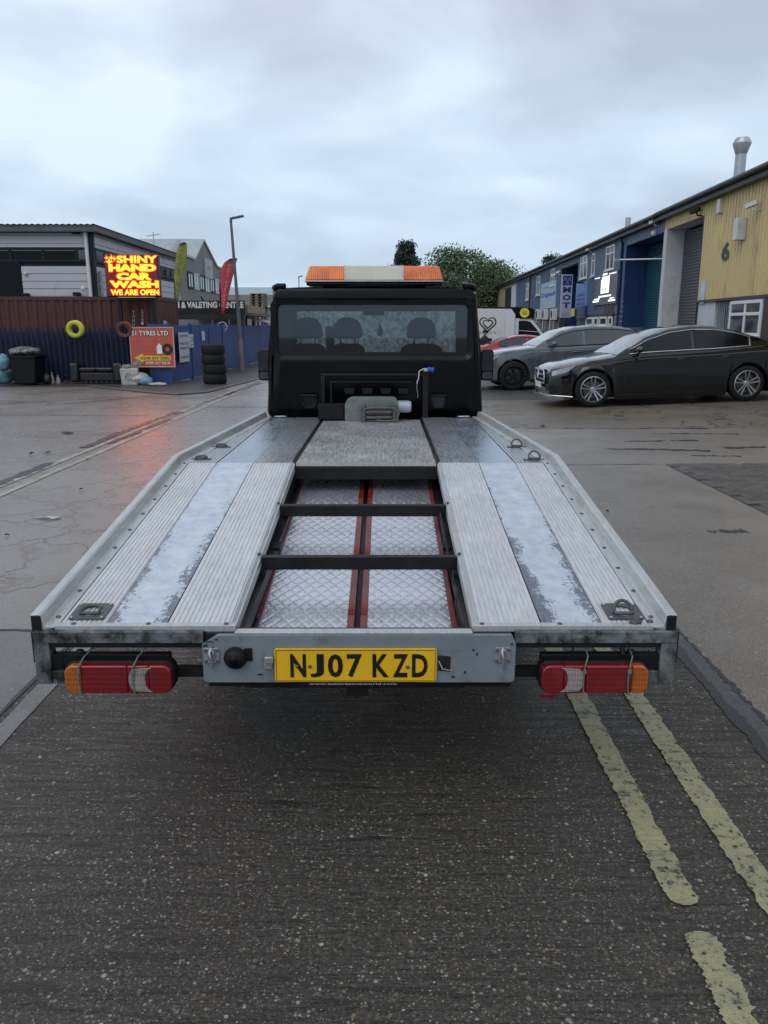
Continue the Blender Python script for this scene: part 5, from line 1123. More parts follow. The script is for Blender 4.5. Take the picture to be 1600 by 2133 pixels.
# --- blue unit with garage bays
bb_ = building('blue_unit', 'long blue corrugated workshop unit with white upstairs windows and dark blue open bay')
ze = EAVE - .02
zb0 = WP(1305, 705)[1]; bz = WP(1340, 500)[1]
part('cladding', clad_blue, bb_, lambda m: corr(m, a_1380 + .003, a_1305, bz, ze - .2), recalc=False)
aM0, aM1 = WP(1203, 620)[0], WP(1168, 620)[0]; zs = WP(1250, 655)[1]
zs_l = zs
part('cladding', clad_blue, bb_, lambda m: corr(m, a_1305, aM0, zs_l, ze - .2), recalc=False)
part('cladding', clad_blue, bb_, lambda m: corr(m, aM1, a_1075, zs_l, ze - .2), recalc=False)
part('cladding', clad_blue, bb_, lambda m: corr(m, aM0, aM1, WP(1185, 555)[1], ze - .2), recalc=False)
part('backing_wall', render_grey, bb_, lambda m: (m.box(a_1305, aM0, -.3, -.03, -.6, ze), m.box(aM1, a_1075, -.3, -.03, -.6, ze), m.box(a_1380 + .003, a_1305, -.3, -.03, bz + .03, ze), m.box(aM0, aM1, -.3, -.03, WP(1185, 555)[1], ze)), nosplit=True)
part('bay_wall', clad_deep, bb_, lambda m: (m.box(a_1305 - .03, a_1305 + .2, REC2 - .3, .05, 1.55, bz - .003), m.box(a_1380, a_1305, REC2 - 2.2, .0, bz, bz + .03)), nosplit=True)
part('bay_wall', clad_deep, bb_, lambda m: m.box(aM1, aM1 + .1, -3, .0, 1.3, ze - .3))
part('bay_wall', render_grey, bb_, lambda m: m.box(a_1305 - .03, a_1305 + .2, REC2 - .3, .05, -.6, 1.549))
sh2 = empty('roller_shutter', (0, 0, 0)); sh2.parent = bb_
shutter(sh2, shutter_teal, a_1380, a_1305 - .03, -.1, bz, REC2)
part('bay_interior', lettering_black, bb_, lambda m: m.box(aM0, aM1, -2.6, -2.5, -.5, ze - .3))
roofpiece(bb_, a_1380 + .301, a_1075, ze)
part('downpipe', clad_deep, bb_, lambda m: m.tube([(a_1305 - .0 + .35, .28, ze - .2), (a_1305 + .45, .12, ze - .5), (a_1305 + .45, .12, -.3)], .06, 8), smooth=50)
part('downpipe', gutter_dark, bb_, lambda m: m.tube([(WP(1105, 650)[0], .12, ze - .2), (WP(1105, 650)[0], .12, -.3)], .06, 8), smooth=50)
for (pa, pb, y0, y1, tr_) in ((1283, 1266, 512, 562, 1), (1226, 1212, 534, 580, 1), (1242, 1236, 528, 575, 1), (1127, 1120, 576, 615, 1), (1103, 1098, 590, 625, 1), (1158, 1150, 560, 595, 1)):
    a0, a1 = WP(pa, (y0 + y1) / 2)[0], WP(pb, (y0 + y1) / 2)[0]; z0, z1 = WP((pa + pb) / 2, y1)[1], WP((pa + pb) / 2, y0)[1]
    window(bb_, a0, a1, z0, z1, .045, 1 if pa in (1242,) else 2, 2, upvc, .075, .68)
for (pa, pb) in ((1236, 1222), (1247, 1238), (1265, 1250), (1277, 1268)):
    a0, a1 = WP(pa, 672)[0], WP(pb, 672)[0]; window(bb_, a0, a1, WP(1250, 690)[1] - .3, WP(1250, 660)[1], .004, 1, 2, upvc, .10, .6, False)
part('door_grille', galv, bb_, lambda m: [m.box(WP(1298, 670)[0], WP(1282, 670)[0], .03, .05, z - .02, z + .02) for z in [WP(1290, 690)[1] + .22 * i for i in range(7)]])
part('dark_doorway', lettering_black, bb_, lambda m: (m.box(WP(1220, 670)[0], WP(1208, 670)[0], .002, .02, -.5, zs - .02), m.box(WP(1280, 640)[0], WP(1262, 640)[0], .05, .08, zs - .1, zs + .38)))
part('fascia_band', clad_deep, bb_, lambda m: m.box(WP(1226, 650)[0], WP(1208, 650)[0], .06, .2, zs - .15, zs + .5))
for px_ in (1160, 1142, 1108, 1128):
    a, z = WP(px_, 655 if px_ != 1108 else 660)
    ac = empty('air_conditioner', (a, .05, z)); ac.parent = bb_
    part('casing', white_plastic, ac, lambda m: m.box(-.42, .42, 0, .32, -.36, .36), bevel=.02)
    part('fan_grille', black_plastic, ac, lambda m: (m.lathe([(.27, .322), (.27, .335), (.0, .335)], (-.08, 0, 0), 'Y', 20)))
    part('bracket', black_steel, ac, lambda m: m.box(-.4, .4, 0, .35, -.42, -.37))
part('conduit', white_plastic, bb_, lambda m: [m.tube([(WP(px_, 670)[0], .05, -.2), (WP(px_, 670)[0], .05, WP(px_, 664)[1])], .03, 6) for px_ in (1118, 1132, 1147, 1155)])
part('roof_vent', galv, bb_, lambda m: m.lathe([(.12, ze), (.12, ze + .75), (.0, ze + .76)], (WP(1289, 480)[0], -.4, 0), 'Z', 10))
camera_at(bb_, 1356, 463); camera_at(bb_, 1376, 463); wbox(bb_, 'lamp_dome', white_plastic, 1370, 486, .2, .2, .2, .05, .06)
part('floodlight_arm', galv, bb_, lambda m: (m.tube([(a_1380 + .06, .04, WP(1375, 541)[1]), (a_1380 + .5, 1.6, WP(1375, 541)[1] + .0)], .035, 8), m.box(a_1380 + .42, a_1380 + .6, 1.6, 1.75, WP(1375, 541)[1] - .06, WP(1375, 541)[1] + .06)), nosplit=True)
camera_at(bb_, 1172, 568)
for px_ in (1186, 1238, 1162): camera_at(bb_, px_, {1186: 536, 1238: 520, 1162: 575}[px_])
# --- far cream unit
fc = building('cream_unit', 'far cream coloured corrugated unit at the end of the terrace beyond the blue workshop')
a_1055 = WP(1053, 640)[0]
part('cladding', cream_clad, fc, lambda m: corr(m, a_1075 + .003, a_far, 2.2, ze - .2, 0, .3), recalc=False)
part('wall', cream_clad, fc, lambda m: m.box(a_1055, a_far, -.3, -.03, -.6, ze))
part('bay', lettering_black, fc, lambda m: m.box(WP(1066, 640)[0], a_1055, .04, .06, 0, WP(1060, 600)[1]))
part('pier', render_white, fc, lambda m: m.box(a_1075 + .01, WP(1067, 640)[0], -1.2, .12, -.6, WP(1070, 596)[1]))
part('drainpipe', gutter_dark, fc, lambda m: [m.tube([(WP(x, 640)[0], .1, -.4), (WP(x, 640)[0], .1, ze - .2)], .06, 6) for x in (1033, 1016, 1008)])
for px_ in (1029, 1012, 1004): a0 = WP(px_, 630)[0]; part('window', pane_glass, fc, lambda m: m.box(a0, a0 + 1.3, .05, .08, 3.2, 4.6))
roofpiece(fc, a_1075 + .001, a_far, ze)
# --- signs on the right
def wsign(name, label, cat, px0, px1, y0, y1, mat, out=.05, th=.05, frame=None):
    pa = WP((px0 + px1) / 2, (y0 + y1) / 2); a0, a1 = WP(px1, (y0 + y1) / 2)[0], WP(px0, (y0 + y1) / 2)[0]; z0, z1 = WP((px0 + px1) / 2, y1)[1], WP((px0 + px1) / 2, y0)[1]
    base = Vector((WX0, 0, 0)) + wdir * ((a0 + a1) / 2) + wnrm * out; base.z = z0
    r_ = empty(name, base, wang, label, cat); W_, H_ = a1 - a0, z1 - z0
    part('board', mat, r_, lambda m: m.box(-W_ / 2, W_ / 2, 0, th, 0, H_), bevel=.006)
    return r_, W_, H_, th
def wtext(r_, W_, H_, th, mat, txt, u0, u1, v0, v1, bold=.02, name='lettering'):
    # u from the left as read from the road (left = far end)
    part(name, mat, r_, lambda m: text(m, txt, (W_ / 2 - u0 * W_, th + .004, v0 * H_), (-1, 0, 0), (0, 0, 1), (u1 - u0) * W_, (v1 - v0) * H_, bold), recalc=False)
sign_pale = pm('sign_pale_blue', (.36, .46, .58), .4, 0, .12, 3); sign_navy = pm('sign_navy', (.01, .025, .12), .4); sign_mid = pm('sign_mid_blue', (.10, .22, .42), .4, 0, .2, 4); print_blue = pm('print_blue', (.02, .02, .36), .4)
s1 = wsign('workshop_sign', 'pale blue banner with a bold blue smeared name across it left of the MOT sign', 'sign', 1129, 1160, 588, 642, sign_pale)
wtext(*s1, print_blue, 'Digitall', .08, .96, .40, .60, .03); wtext(*s1, sign_navy, 'SERVICE', .2, .8, .78, .84, .0); wtext(*s1, upvc, 'CARS & VANS', .2, .8, .18, .26, .0)
s2 = wsign('workshop_banner', 'blue banner with purple print to the right of the MOT sign', 'sign', 1203, 1226, 588, 642, sign_mid)
part('car_print', print_blue, s2[0], lambda m: [m.prism(rrect(-s2[1] * .35, s2[1] * .4, s2[2] * a, s2[2] * (a + .1), .05, 2), 'XZ', .052, .056) for a in (.12, .30, .46)])
s3 = wsign('lit_screen', 'dark grey sign board with a bright white lit display on the blue wall', 'lit sign', 1242, 1293, 569, 634, pm('screen_grey', (.075, .08, .095), .25, 0, .1), .06, .12)
glow = pm('screen_glow', (.8, .85, .9), .5, 0, .02, 1, None, 0, 1, 0, 1, .5, 0, (1, 1, 1), (.92, .96, 1), .8)
wr3 = s3
def scr(m):
    W_, H_ = s3[1], s3[2]
    m.box(-W_ * .20, W_ * .13, .121, .128, H_ * .36, H_ * .80); m.box(-W_ * .20, W_ * .10, .121, .128, H_ * .81, H_ * .89)
    m.box(-W_ * .3, W_ * .22, .121, .126, H_ * .24, H_ * .29); m.box(W_ * .20, W_ * .46, .121, .126, H_ * .10, H_ * .16); m.box(W_ * .16, W_ * .40, .121, .126, H_ * .18, H_ * .22); m.box(-W_ * .46, -W_ * .2, .121, .126, H_ * .08, H_ * .13); m.box(-W_ * .42, -W_ * .25, .121, .126, H_ * .16, H_ * .19)
    m.box(W_ * .2, W_ * .42, .121, .126, H_ * .88, H_ * .91); m.box(-W_ * .45, -W_ * .18, .121, .126, H_ * .92, H_ * .95); m.box(-W_ * .1, W_ * .08, .121, .126, H_ * .93, H_ * .99)
part('lit_print', glow, s3[0], scr, nosplit=True)
part('screen_figures', lettering_black, s3[0], lambda m: [m.prism([(x - .12, s3[2] * .46), (x + .12, s3[2] * .46), (x + .05, s3[2] * .54), (x - .05, s3[2] * .54)], 'XZ', .129, .133) for x in (-.3, .2)])
s4 = wsign('yellow_wall_sign', 'small bright yellow square sign below the blue banner', 'sign', 1197, 1207, 643, 659, pm('sign_yellow', (.75, .62, .05), .4), .25, .06)
# MOT sign: projecting box facing the camera
ms = WP(1180, 616, 1.0); mbase = Vector((WX0, 0, 0)) + wdir * ms[0] + wnrm * .55
mY = mbase.y; mp0, mp1 = at(1167, 662, mY), at(1194, 572, mY)
mot = empty('mot_sign', ((mp0.x + mp1.x) / 2, mY, mp0.z), 0, 'tall lilac grey MOT testing sign with three triangles projecting from the blue wall', 'sign'); mw, mh = (mp1.x - mp0.x), mp1.z - mp0.z
part('box', pm('mot_lilac', (.36, .36, .48), .4, 0, .08), mot, lambda m: m.box(-mw / 2, mw / 2, 0, .22, 0, mh), bevel=.015)
part('top_panel', sign_navy, mot, lambda m: m.box(-mw * .42, mw * .42, -.012, 0, mh * .755, mh * .975))
def tris(m):
    def tri(cx, cz, r_):
        P = [(cx + r_ * math.cos(R(90 + 120 * k)), cz + r_ * math.sin(R(90 + 120 * k))) for k in range(3)]
        m.tube([(a, -.018, b) for a, b in P + [P[0]]], mw * .014, 5)
    r_ = mw * .17; tri(-mw * .19, mh * .885, r_); tri(mw * .19, mh * .885, r_); tri(0, mh * .80, r_)
part('triangle', upvc, mot, tris)
for ch, v0 in (('M', .585), ('O', .405), ('T', .225)): part('letter', sign_navy, mot, lambda m: text(m, ch, (-mw * .36, -.006, mh * v0), (1, 0, 0), (0, 0, 1), mw * .72, mh * .135, .04), recalc=False)
part('small_lettering', sign_navy, mot, lambda m: (text(m, 'TEST', (-mw * .2, -.006, mh * .10), (1, 0, 0), (0, 0, 1), mw * .4, mh * .02, .0), text(m, 'CENTRE', (-mw * .35, -.006, mh * .05), (1, 0, 0), (0, 0, 1), mw * .7, mh * .025, .0)), recalc=False)
part('bracket', black_steel, mot, lambda m: m.box(mw / 2, mw / 2 + .6, .05, .15, mh * .8, mh * .84))
# ================================================================== LEFT SIDE
clapboard = pm('clapboard', (.44, .445, .47), .5, 0, .07, .7, (.16, .16, .16), .25, 1.4, .001, 40); frame_dark = pm('frame_dark', (.012, .015, .022), .5, spec=.2)
OY = 30.0
def O(px, py): return at(px, py, OY)
off_org = (-10.95, OY, 0)
office_glass = pm('office_glass', (.005, .006, .009), .12, 0, .3, 1, None, 0, 1, 0, 1, .15)
office = empty('office_building', off_org, 0, 'two storey pale grey clapboard office with dark window band and shallow grey roof', 'building')
cx_ = O(201, 600).x; zroof = O(200, 484).z; ztop = O(200, 467).z
YF = 42.3
lx = lambda x: x - off_org[0]
cxl = lx(cx_)
zb_hi, zb_lo = O(100, 515).z, O(100, 546).z
BH = .262
# boards front (face -Y) and side (face +X); split by the window band
z = -.2; zs_ = []
while z < zroof - .02: zs_.append((z, min(z + BH, zroof))); z += BH
part('inner_wall', frame_dark, office, lambda m: m.box(-9, cxl - .04, .05, YF - OY, -.3, zroof))
def board(m, x0, x1, z0, z1): m.hexa([(x0, -.0, z0), (x1, -.0, z0), (x1, .05, z0), (x0, .05, z0), (x0, .018, z1 - .012), (x1, .018, z1 - .012), (x1, .05, z1 - .012), (x0, .05, z1 - .012)])
def board_s(m, y0, y1, z0, z1): m.hexa([(cxl, y0, z0), (cxl, y1, z0), (cxl - .05, y1, z0), (cxl - .05, y0, z0), (cxl - .018, y0, z1 - .012), (cxl - .018, y1, z1 - .012), (cxl - .05, y1, z1 - .012), (cxl - .05, y0, z1 - .012)])
xop = lx(O(45, 570).x)
for z0, z1 in zs_:
    if z1 <= zb_lo + .12: part('board', clapboard, office, lambda m: board(m, xop, cxl - .15, z0, z1)); part('board', clapboard, office, lambda m: board_s(m, .15, YF - OY, z0, z1))
    elif z0 >= zb_hi - .12: part('board', clapboard, office, lambda m: board(m, -9, cxl - .15, z0, z1)); part('board', clapboard, office, lambda m: board_s(m, .15, YF - OY, z0, z1))
part('corner_trim', frame_dark, office, lambda m: m.box(cxl - .15, cxl + .01, -.01, .15, -.3, zroof))
wb = empty('window', (0, 0, 0)); wb.parent = office
part('frame', frame_dark, wb, lambda m: (m.box(-9, cxl - .15, -.02, .03, zb_hi - .10, zb_hi), m.box(-9, cxl - .15, -.02, .03, zb_lo, zb_lo + .10), [m.box(x - .05, x + .05, -.018, .028, zb_lo + .101, zb_hi - .101) for x in [cxl - .62 - 1.2 * i for i in range(7)]]), nosplit=True)
part('pane', office_glass, wb, lambda m: m.box(-9, cxl - .7, .01, .02, zb_lo + .08, zb_hi - .08)); part('pane', mid_glass, wb, lambda m: m.box(cxl - .6, cxl - .16, .01, .02, zb_lo + .08, zb_hi - .08))
wb2 = empty('window', (cxl, 0, 0)); wb2.parent = office
part('frame', frame_dark, wb2, lambda m: (m.box(-.03, .02, .15, YF - OY, zb_hi - .10, zb_hi), m.box(-.03, .02, .15, YF - OY, zb_lo, zb_lo + .10), [m.box(-.028, .018, y - .05, y + .05, zb_lo + .101, zb_hi - .101) for y in [.2 + .95 * i for i in range(13)]]), nosplit=True)
for i in range(12): part('pane', mid_glass if i % 3 else pane_glass, wb2, lambda m: m.box(-.02, -.01, .25 + .95 * i, 1.1 + .95 * i, zb_lo + .1, zb_hi - .1))
part('dark_entrance', office_glass, office, lambda m: m.box(-9, xop - .02, .0, .04, -.2, zb_lo - .001))
part('fascia', roof_grey, office, lambda m: (m.box(-9, cxl + .25, -.30, .0, zroof, ztop - .06), m.box(cxl, cxl + .25, 0, YF - OY + .2, zroof, ztop - .06)), nosplit=True)
def wroof(m):
    n = 90; vs_ = []
    for i in range(n + 1):
        x = -9 + (cxl + .3 + 9) * i / n; dz = .035 if i % 2 else 0
        vs_ += [(x, -.36, ztop - .055 + dz), (x, YF - OY + .3, ztop - .055 + dz)]
    m.add(vs_, [(2 * i, 2 * i + 2, 2 * i + 3, 2 * i + 1) for i in range(n)])
part('roof_sheet', roof_grey, office, wroof, recalc=False)
part('drainpipe', white_plastic, office, lambda m: m.tube([(lx(O(180, 500).x), -.06, O(180, 482).z), (lx(O(181, 500).x), -.06, O(188, 618).z)], .065, 10), smooth=60)
part('drainpipe', pm('pipe_grey', (.3, .31, .33), .5), office, lambda m: m.tube([(cxl + .06, .35, zb_lo - .3), (cxl + .06, .35, O(188, 618).z - .2)], .07, 8), smooth=60)
part('security_light', black_plastic, office, lambda m: (m.box(lx(O(159, 484).x) - .14, lx(O(159, 484).x) + .14, -.16, -.0, O(159, 488).z, O(159, 480).z)), bevel=.02)
part('dome_camera', white_plastic, office, lambda m: m.ball((lx(O(54, 570).x), -.05, O(54, 570).z), (.06, .06, .07), 10, 8), smooth=60)
part('wall_lamp', black_plastic, office, lambda m: (m.box(lx(O(56, 613).x) - .14, lx(O(56, 613).x) + .12, -.2, 0, O(56, 617).z, O(56, 611).z), m.box(lx(O(162, 612).x) - .12, lx(O(162, 612).x) + .12, -.2, 0, O(162, 616).z, O(162, 609).z)), bevel=.02)
part('burglar_bell', white_plastic, office, lambda m: m.ball((lx(O(181, 601).x) - .1, -.14, O(181, 601).z), (.08, .05, .09), 10, 8), smooth=60)
ant = at(320, 500, 38)
an = empty('roof_aerial', (ant.x, 38, at(320, 510, 38).z), 0, 'thin television aerial standing on the office roof edge', 'aerial')
part('mast', galv, an, lambda m: m.tube([(0, 0, -.3), (0, 0, .55)], .02, 6)); part('boom', galv, an, lambda m: m.tube([(-.3, 0, .38), (.3, 0, .46)], .012, 5))
part('element', galv, an, lambda m: [m.tube([(x, -.25, .42 + x * .13), (x, .25, .42 + x * .13)], .008, 4) for x in (-.28, -.14, 0, .14, .28)])
# --- grey gabled works
gab = empty('gabled_works', (-12.0, 47.5, 0), 0, 'grey rendered works building with steep pointed gable and long upstairs window row', 'building')
def G(px, py): p_ = atX(px, py, -12.0); return (p_.y - 47.5, p_.z)
prof = [G(366, 650), G(366, 528), G(378, 530), G(404, 541), G(423, 501), G(451, 556), G(463, 562), G(463, 650)]
prof[0] = (prof[0][0], -.5); prof[-1] = (prof[-1][0], -.5)
render_g = pm('render_pale_grey', (.21, .21, .205), .8, 0, .08, .8, (.12, .12, .12), .3, 1.4)
part('front_wall', render_g, gab, lambda m: m.prism(prof, 'YZ', -.3, 0))
def groof(m):
    for (a, b) in zip(prof[1:6], prof[2:7]): m.hexa([(-9, a[0], a[1] - .02), (.10, a[0], a[1] - .02), (.10, b[0], b[1] - .02), (-9, b[0], b[1] - .02), (-9, a[0], a[1] + .10), (.10, a[0], a[1] + .10), (.10, b[0], b[1] + .10), (-9, b[0], b[1] + .10)])
part('roof', pm('roof_pale', (.34, .37, .38), .5, 0, .12, 1.2, (.2, .2, .2), .3, 2), gab, groof, nosplit=True)
part('gable_end_wall', render_g, gab, lambda m: m.box(-9, -.3, prof[1][0], prof[1][0] + .3, -.5, prof[1][1] - .03))
gw0, gw1 = G(391, 590)[0], G(457, 600)[0]; gz0, gz1 = G(420, 606)[1], G(420, 573)[1]
nW = 6
for i in range(nW):
    y0 = gw0 + (gw1 - gw0) * i / nW; y1 = gw0 + (gw1 - gw0) * (i + 1) / nW - .12
    wq_ = empty('window', (0, (y0 + y1) / 2, gz0)); wq_.parent = gab; h_ = (y1 - y0) / 2; H_ = gz1 - gz0
    part('frame', render_white if i % 2 else frame_dark, wq_, lambda m: (m.box(0, .06, -h_, -h_ + .12, 0, H_), m.box(0, .06, h_ - .12, h_, 0, H_), m.box(0, .06, -h_ + .12, h_ - .12, 0, .12), m.box(0, .06, -h_ + .12, h_ - .12, H_ - .12, H_), m.box(0, .05, -.05, .05, .12, H_ - .12)), nosplit=True)
    part('pane', pane_glass, wq_, lambda m: m.box(.01, .03, -h_ + .1, h_ - .1, .1, H_ - .1))
gs0, gs1 = G(425, 575), G(438, 560)
part('sign_board', pm('board_grey', (.36, .37, .38), .5), gab, lambda m: m.box(.0, .12, gs0[0], G(440, 565)[0], gs0[1] - .1, gs1[1] + .55), bevel=.01)
part('sign_lettering', pm('letter_grey', (.15, .15, .16), .5), gab, lambda m: text(m, 'UNITS', (.124, gs0[0] + .5, gs0[1] + .45), (0, 1, 0), (0, 0, 1), 1.2, .25), recalc=False)
part('roof_ladder', galv, gab, lambda m: [m.box(-1.5 - .0, -1.2, G(406 + k * 3, 535 - k * 6)[0], G(406 + k * 3, 535 - k * 6)[0] + .12, G(406 + k * 3, 535 - k * 6)[1], G(406 + k * 3, 535 - k * 6)[1] + .5) for k in range(4)], nosplit=True)
# --- far pale roofed shed
fs = empty('far_shed', (-14, 74, 0), 0, 'distant shed with pale blue grey pitched roof behind the flags', 'building')
q0, q1, q2 = at(478, 594, 74), at(553, 594, 74), at(568, 614, 74)
part('wall', render_g, fs, lambda m: m.box(q0.x + 12.0, q2.x + 14, 0, 8, -.5, q2.z - .0), nosplit=True)
part('roof', pm('roof_blue_grey', (.30, .37, .39), .5, 0, .1, 1, (.2, .24, .25), .3, 2), fs, lambda m: m.hexa([(q0.x + 12, -.3, at(500, 640, 74).z), (q2.x + 14.2, -.3, at(500, 640, 74).z), (q2.x + 14.2, 8, q2.z), (q0.x + 12, 8, q2.z), (q0.x + 12, 4, q0.z), (q1.x + 14, 4, q1.z), (q1.x + 14.1, 4.4, q1.z), (q0.x + 12, 4.4, q0.z)]))
# pallets stacked on a container beside the road
pal = empty('pallet_stack', (at(541, 640, 44).x, 44, 1.6 * 0), 0, 'stack of weathered timber pallets high up beside the canopy end', 'pallets')
wood = pm('old_wood', (.14, .11, .09), .8, 0, .3, 8)
pz0, pz1 = at(540, 640, 44).z, at(540, 612, 44).z
part('pallet', wood, pal, lambda m: [(m.box(-.42, .36, -.5, .5, pz0 + (pz1 - pz0) * i / 5 + .11, pz0 + (pz1 - pz0) * i / 5 + .14), [m.box(x - .05, x + .05, -.5, .5, pz0 + (pz1 - pz0) * i / 5, pz0 + (pz1 - pz0) * i / 5 + .109) for x in (-.36, -.02, .30)]) for i in range(5)])
part('support_frame', dark_brown, pal, lambda m: (m.box(-.4, -.3, -.4, .4, 0, pz0), m.box(.25, .35, -.4, .4, 0, pz0), m.box(-.4, .35, -.4, .4, pz0 - .1, pz0 - .0)), nosplit=True)
# --- canopy and valeting sign
CYN = 31.0
def C_(px, py, Y=CYN): return at(px, py, Y)
can = empty('car_wash_canopy', (C_(440, 660).x, CYN, 0), 0, 'low flat canopy on thin steel posts with white panels, behind the blue hoarding', 'canopy')
cxo = C_(440, 660).x
part('roof', roof_grey, can, lambda m: m.hexa([(C_(370, 650).x - cxo, .1, C_(440, 655).z), (C_(552, 655, 38).x - cxo, 7, at(552, 655, 38).z - .25), (C_(552, 655, 38).x - cxo, 7.2, at(552, 655, 38).z - .25), (C_(370, 650).x - cxo, 7, C_(440, 655).z), (C_(370, 650).x - cxo, .1, C_(440, 650).z), (C_(552, 655, 38).x - cxo, 7, at(552, 640, 38).z), (C_(552, 655, 38).x - cxo, 7.2, at(552, 640, 38).z), (C_(370, 650).x - cxo, 7, C_(440, 650).z)]) if 0 else m.box(C_(370, 650).x - cxo, C_(508, 650).x - cxo, .1, 7, C_(440, 656).z, C_(440, 650).z))
fz0, fz1 = at(530, 652, 34).z, at(530, 636, 34).z
part('fascia', pm('fascia_tan', (.30, .19, .12), .7, 0, .3, 4, (.2, .2, .2), .5, 5), can, lambda m: m.hexa([(C_(510, 640).x - cxo, .1, C_(510, 652).z), (C_(510, 640).x - cxo + .1, .1, C_(510, 652).z), (at(553, 650, 40).x - cxo, 9, at(553, 654, 40).z), (at(553, 650, 40).x - cxo - .1, 9, at(553, 654, 40).z), (C_(510, 640).x - cxo, .1, C_(510, 635).z), (C_(510, 640).x - cxo + .1, .1, C_(510, 635).z), (at(553, 650, 40).x - cxo, 9, at(553, 641, 40).z), (at(553, 650, 40).x - cxo - .1, 9, at(553, 641, 40).z)]))
part('post', black_steel, can, lambda m: [m.tube([(at(px, 660, yy).x - cxo, yy - CYN, 0), (at(px, 660, yy).x - cxo, yy - CYN, at(px, 652, yy).z)], .045, 6) for px, yy in ((513, 36), (527, 38), (537, 41), (546, 44))])
part('wall_panel', pm('panel_pale', (.30, .31, .32), .6, 0, .1, .8, (.15, .15, .15), .3, 1), can, lambda m: [m.box(C_(px, 670, 34).x - cxo, C_(px + 33, 670, 34).x - cxo, 3, 3.05, 0, C_(px, 660, 34).z) for px in (373, 408, 443, 478)])
part('sloping_sheet', white_plastic, can, lambda m: m.hexa([(C_(455, 655, 36).x - cxo, 5, at(455, 652, 36).z), (C_(555, 672, 36).x - cxo, 5, at(555, 672, 36).z), (C_(555, 672, 36).x - cxo, 6, at(555, 672, 36).z), (C_(455, 655, 36).x - cxo, 6, at(455, 652, 36).z), (C_(455, 655, 36).x - cxo, 5, at(455, 648, 36).z), (C_(555, 672, 36).x - cxo, 5, at(555, 668, 36).z), (C_(555, 672, 36).x - cxo, 6, at(555, 668, 36).z), (C_(455, 655, 36).x - cxo, 6, at(455, 648, 36).z)]))
va, vb = C_(352, 653), C_(511, 626); vo = (C_(431, 640).x, CYN - .08, va.z)
vs1 = empty('valeting_sign', vo, 0, 'long black sign reading hand car wash and valeting centre in white letters above the hoarding', 'sign')
part('board', pm('sign_black', (.008, .008, .009), .35), vs1, lambda m: m.box(va.x - vo[0] - .8, vb.x - vo[0], -.06, 0, 0, vb.z - va.z), bevel=.01)
part('under_board', lettering_black, vs1, lambda m: m.box(va.x - vo[0] - .8, vb.x - vo[0] - .05, -.05, .3, -.22, -.002))
t0, t1 = C_(371, 645).x - vo[0], C_(509, 645).x - vo[0]; th_ = C_(440, 628.5).z - C_(440, 642).z
part('lettering', pm('letter_bright', (.62, .62, .60), .5), vs1, lambda m: text(m, 'SH & VALETING CENTRE', (t0 - .19, -.066, (C_(440, 642).z - va.z)), (1, 0, 0), (0, 0, 1), t1 - t0 + .19, th_, .045), recalc=False)
part('lamp', black_plastic, vs1, lambda m: m.tube([(C_(424, 620).x - vo[0], -.3, vb.z - va.z + .12), (C_(424, 620).x - vo[0], 0, vb.z - va.z)], .03, 6))
# --- brown container
ch = 2.45; kx0, kx1 = -19.0, -6.72
cont = empty('shipping_container', ((kx0 + kx1) / 2, 24.2, 0), 0, 'rust brown corrugated shipping container standing behind the blue palisade fence', 'container')
brown = pm('container_brown', (.075, .018, .014), .55, 0, .2, 1.5, (.035, .010, .008), .5, 3, .002, 30, .5, 0, (1, 1, .3))
KL = (kx1 - kx0) / 2
def cs(m):
    n = 44; pr = []
    for i in range(n): x = -KL + .1 + (2 * KL - .2) * i / n; p_ = (2 * KL - .2) / n; pr += [(x, 0), (x + p_ * .3, 0), (x + p_ * .5, .035), (x + p_ * .8, .035)]
    pr.append((KL - .1, 0)); k = len(pr)
    m.add([(x, y, .1) for x, y in pr] + [(x, y, ch - .1) for x, y in pr], [(i, i + 1, i + 1 + k, i + k) for i in range(k - 1)])
part('side_panel', brown, cont, cs, recalc=False)
def ce(m):
    n = 9; pr = []
    for i in range(n): y = .1 + 2.24 * i / n; p_ = 2.24 / n; pr += [(y, 0), (y + p_ * .3, 0), (y + p_ * .5, -.035), (y + p_ * .8, -.035)]
    pr.append((2.34, 0)); k = len(pr)
    m.add([(KL + x, y, .1) for y, x in pr] + [(KL + x, y, ch - .1) for y, x in pr], [(i, i + 1, i + 1 + k, i + k) for i in range(k - 1)])
part('end_panel', pm('container_end', (.095, .036, .030), .5, 0, .2, 2, (.03, .015, .012), .4, 4), cont, ce, recalc=False)
part('frame', brown, cont, lambda m: (m.box(-KL, KL, -.012, .1, ch - .1, ch), m.box(-KL, KL, -.012, .1, 0, .1), m.box(KL - .1, KL + .01, -.011, .1, .1, ch - .1), m.box(KL - .1, KL + .01, 2.34, 2.44, 0, ch), m.box(KL - .09, KL + .012, .1, 2.34, ch - .1, ch), m.box(-KL, KL, .1, 2.4, ch - .03, ch - .01)), nosplit=True)
lw = pm('stencil_white', (.5, .47, .45), .6)
def vtext(m):
    for s_, px_, y0, dy in (('TGHU2', 279, 650, 8.3), ('22G1', 297, 648, 8.3)):
        for i, chh in enumerate(s_): q_ = at(px_, y0 + i * dy, 24.18); text(m, chh, (q_.x - cont.location.x - .045, -.02, q_.z - .05), (1, 0, 0), (0, 0, 1), .075, .085, .01)
part('stencil_lettering', lw, cont, vtext, recalc=False)
part('end_emblem', lw, cont, lambda m: text(m, 'B', (KL + .012, .55, 1.35), (0, 1, 0), (0, 0, 1), .55, .42, .07), recalc=False)
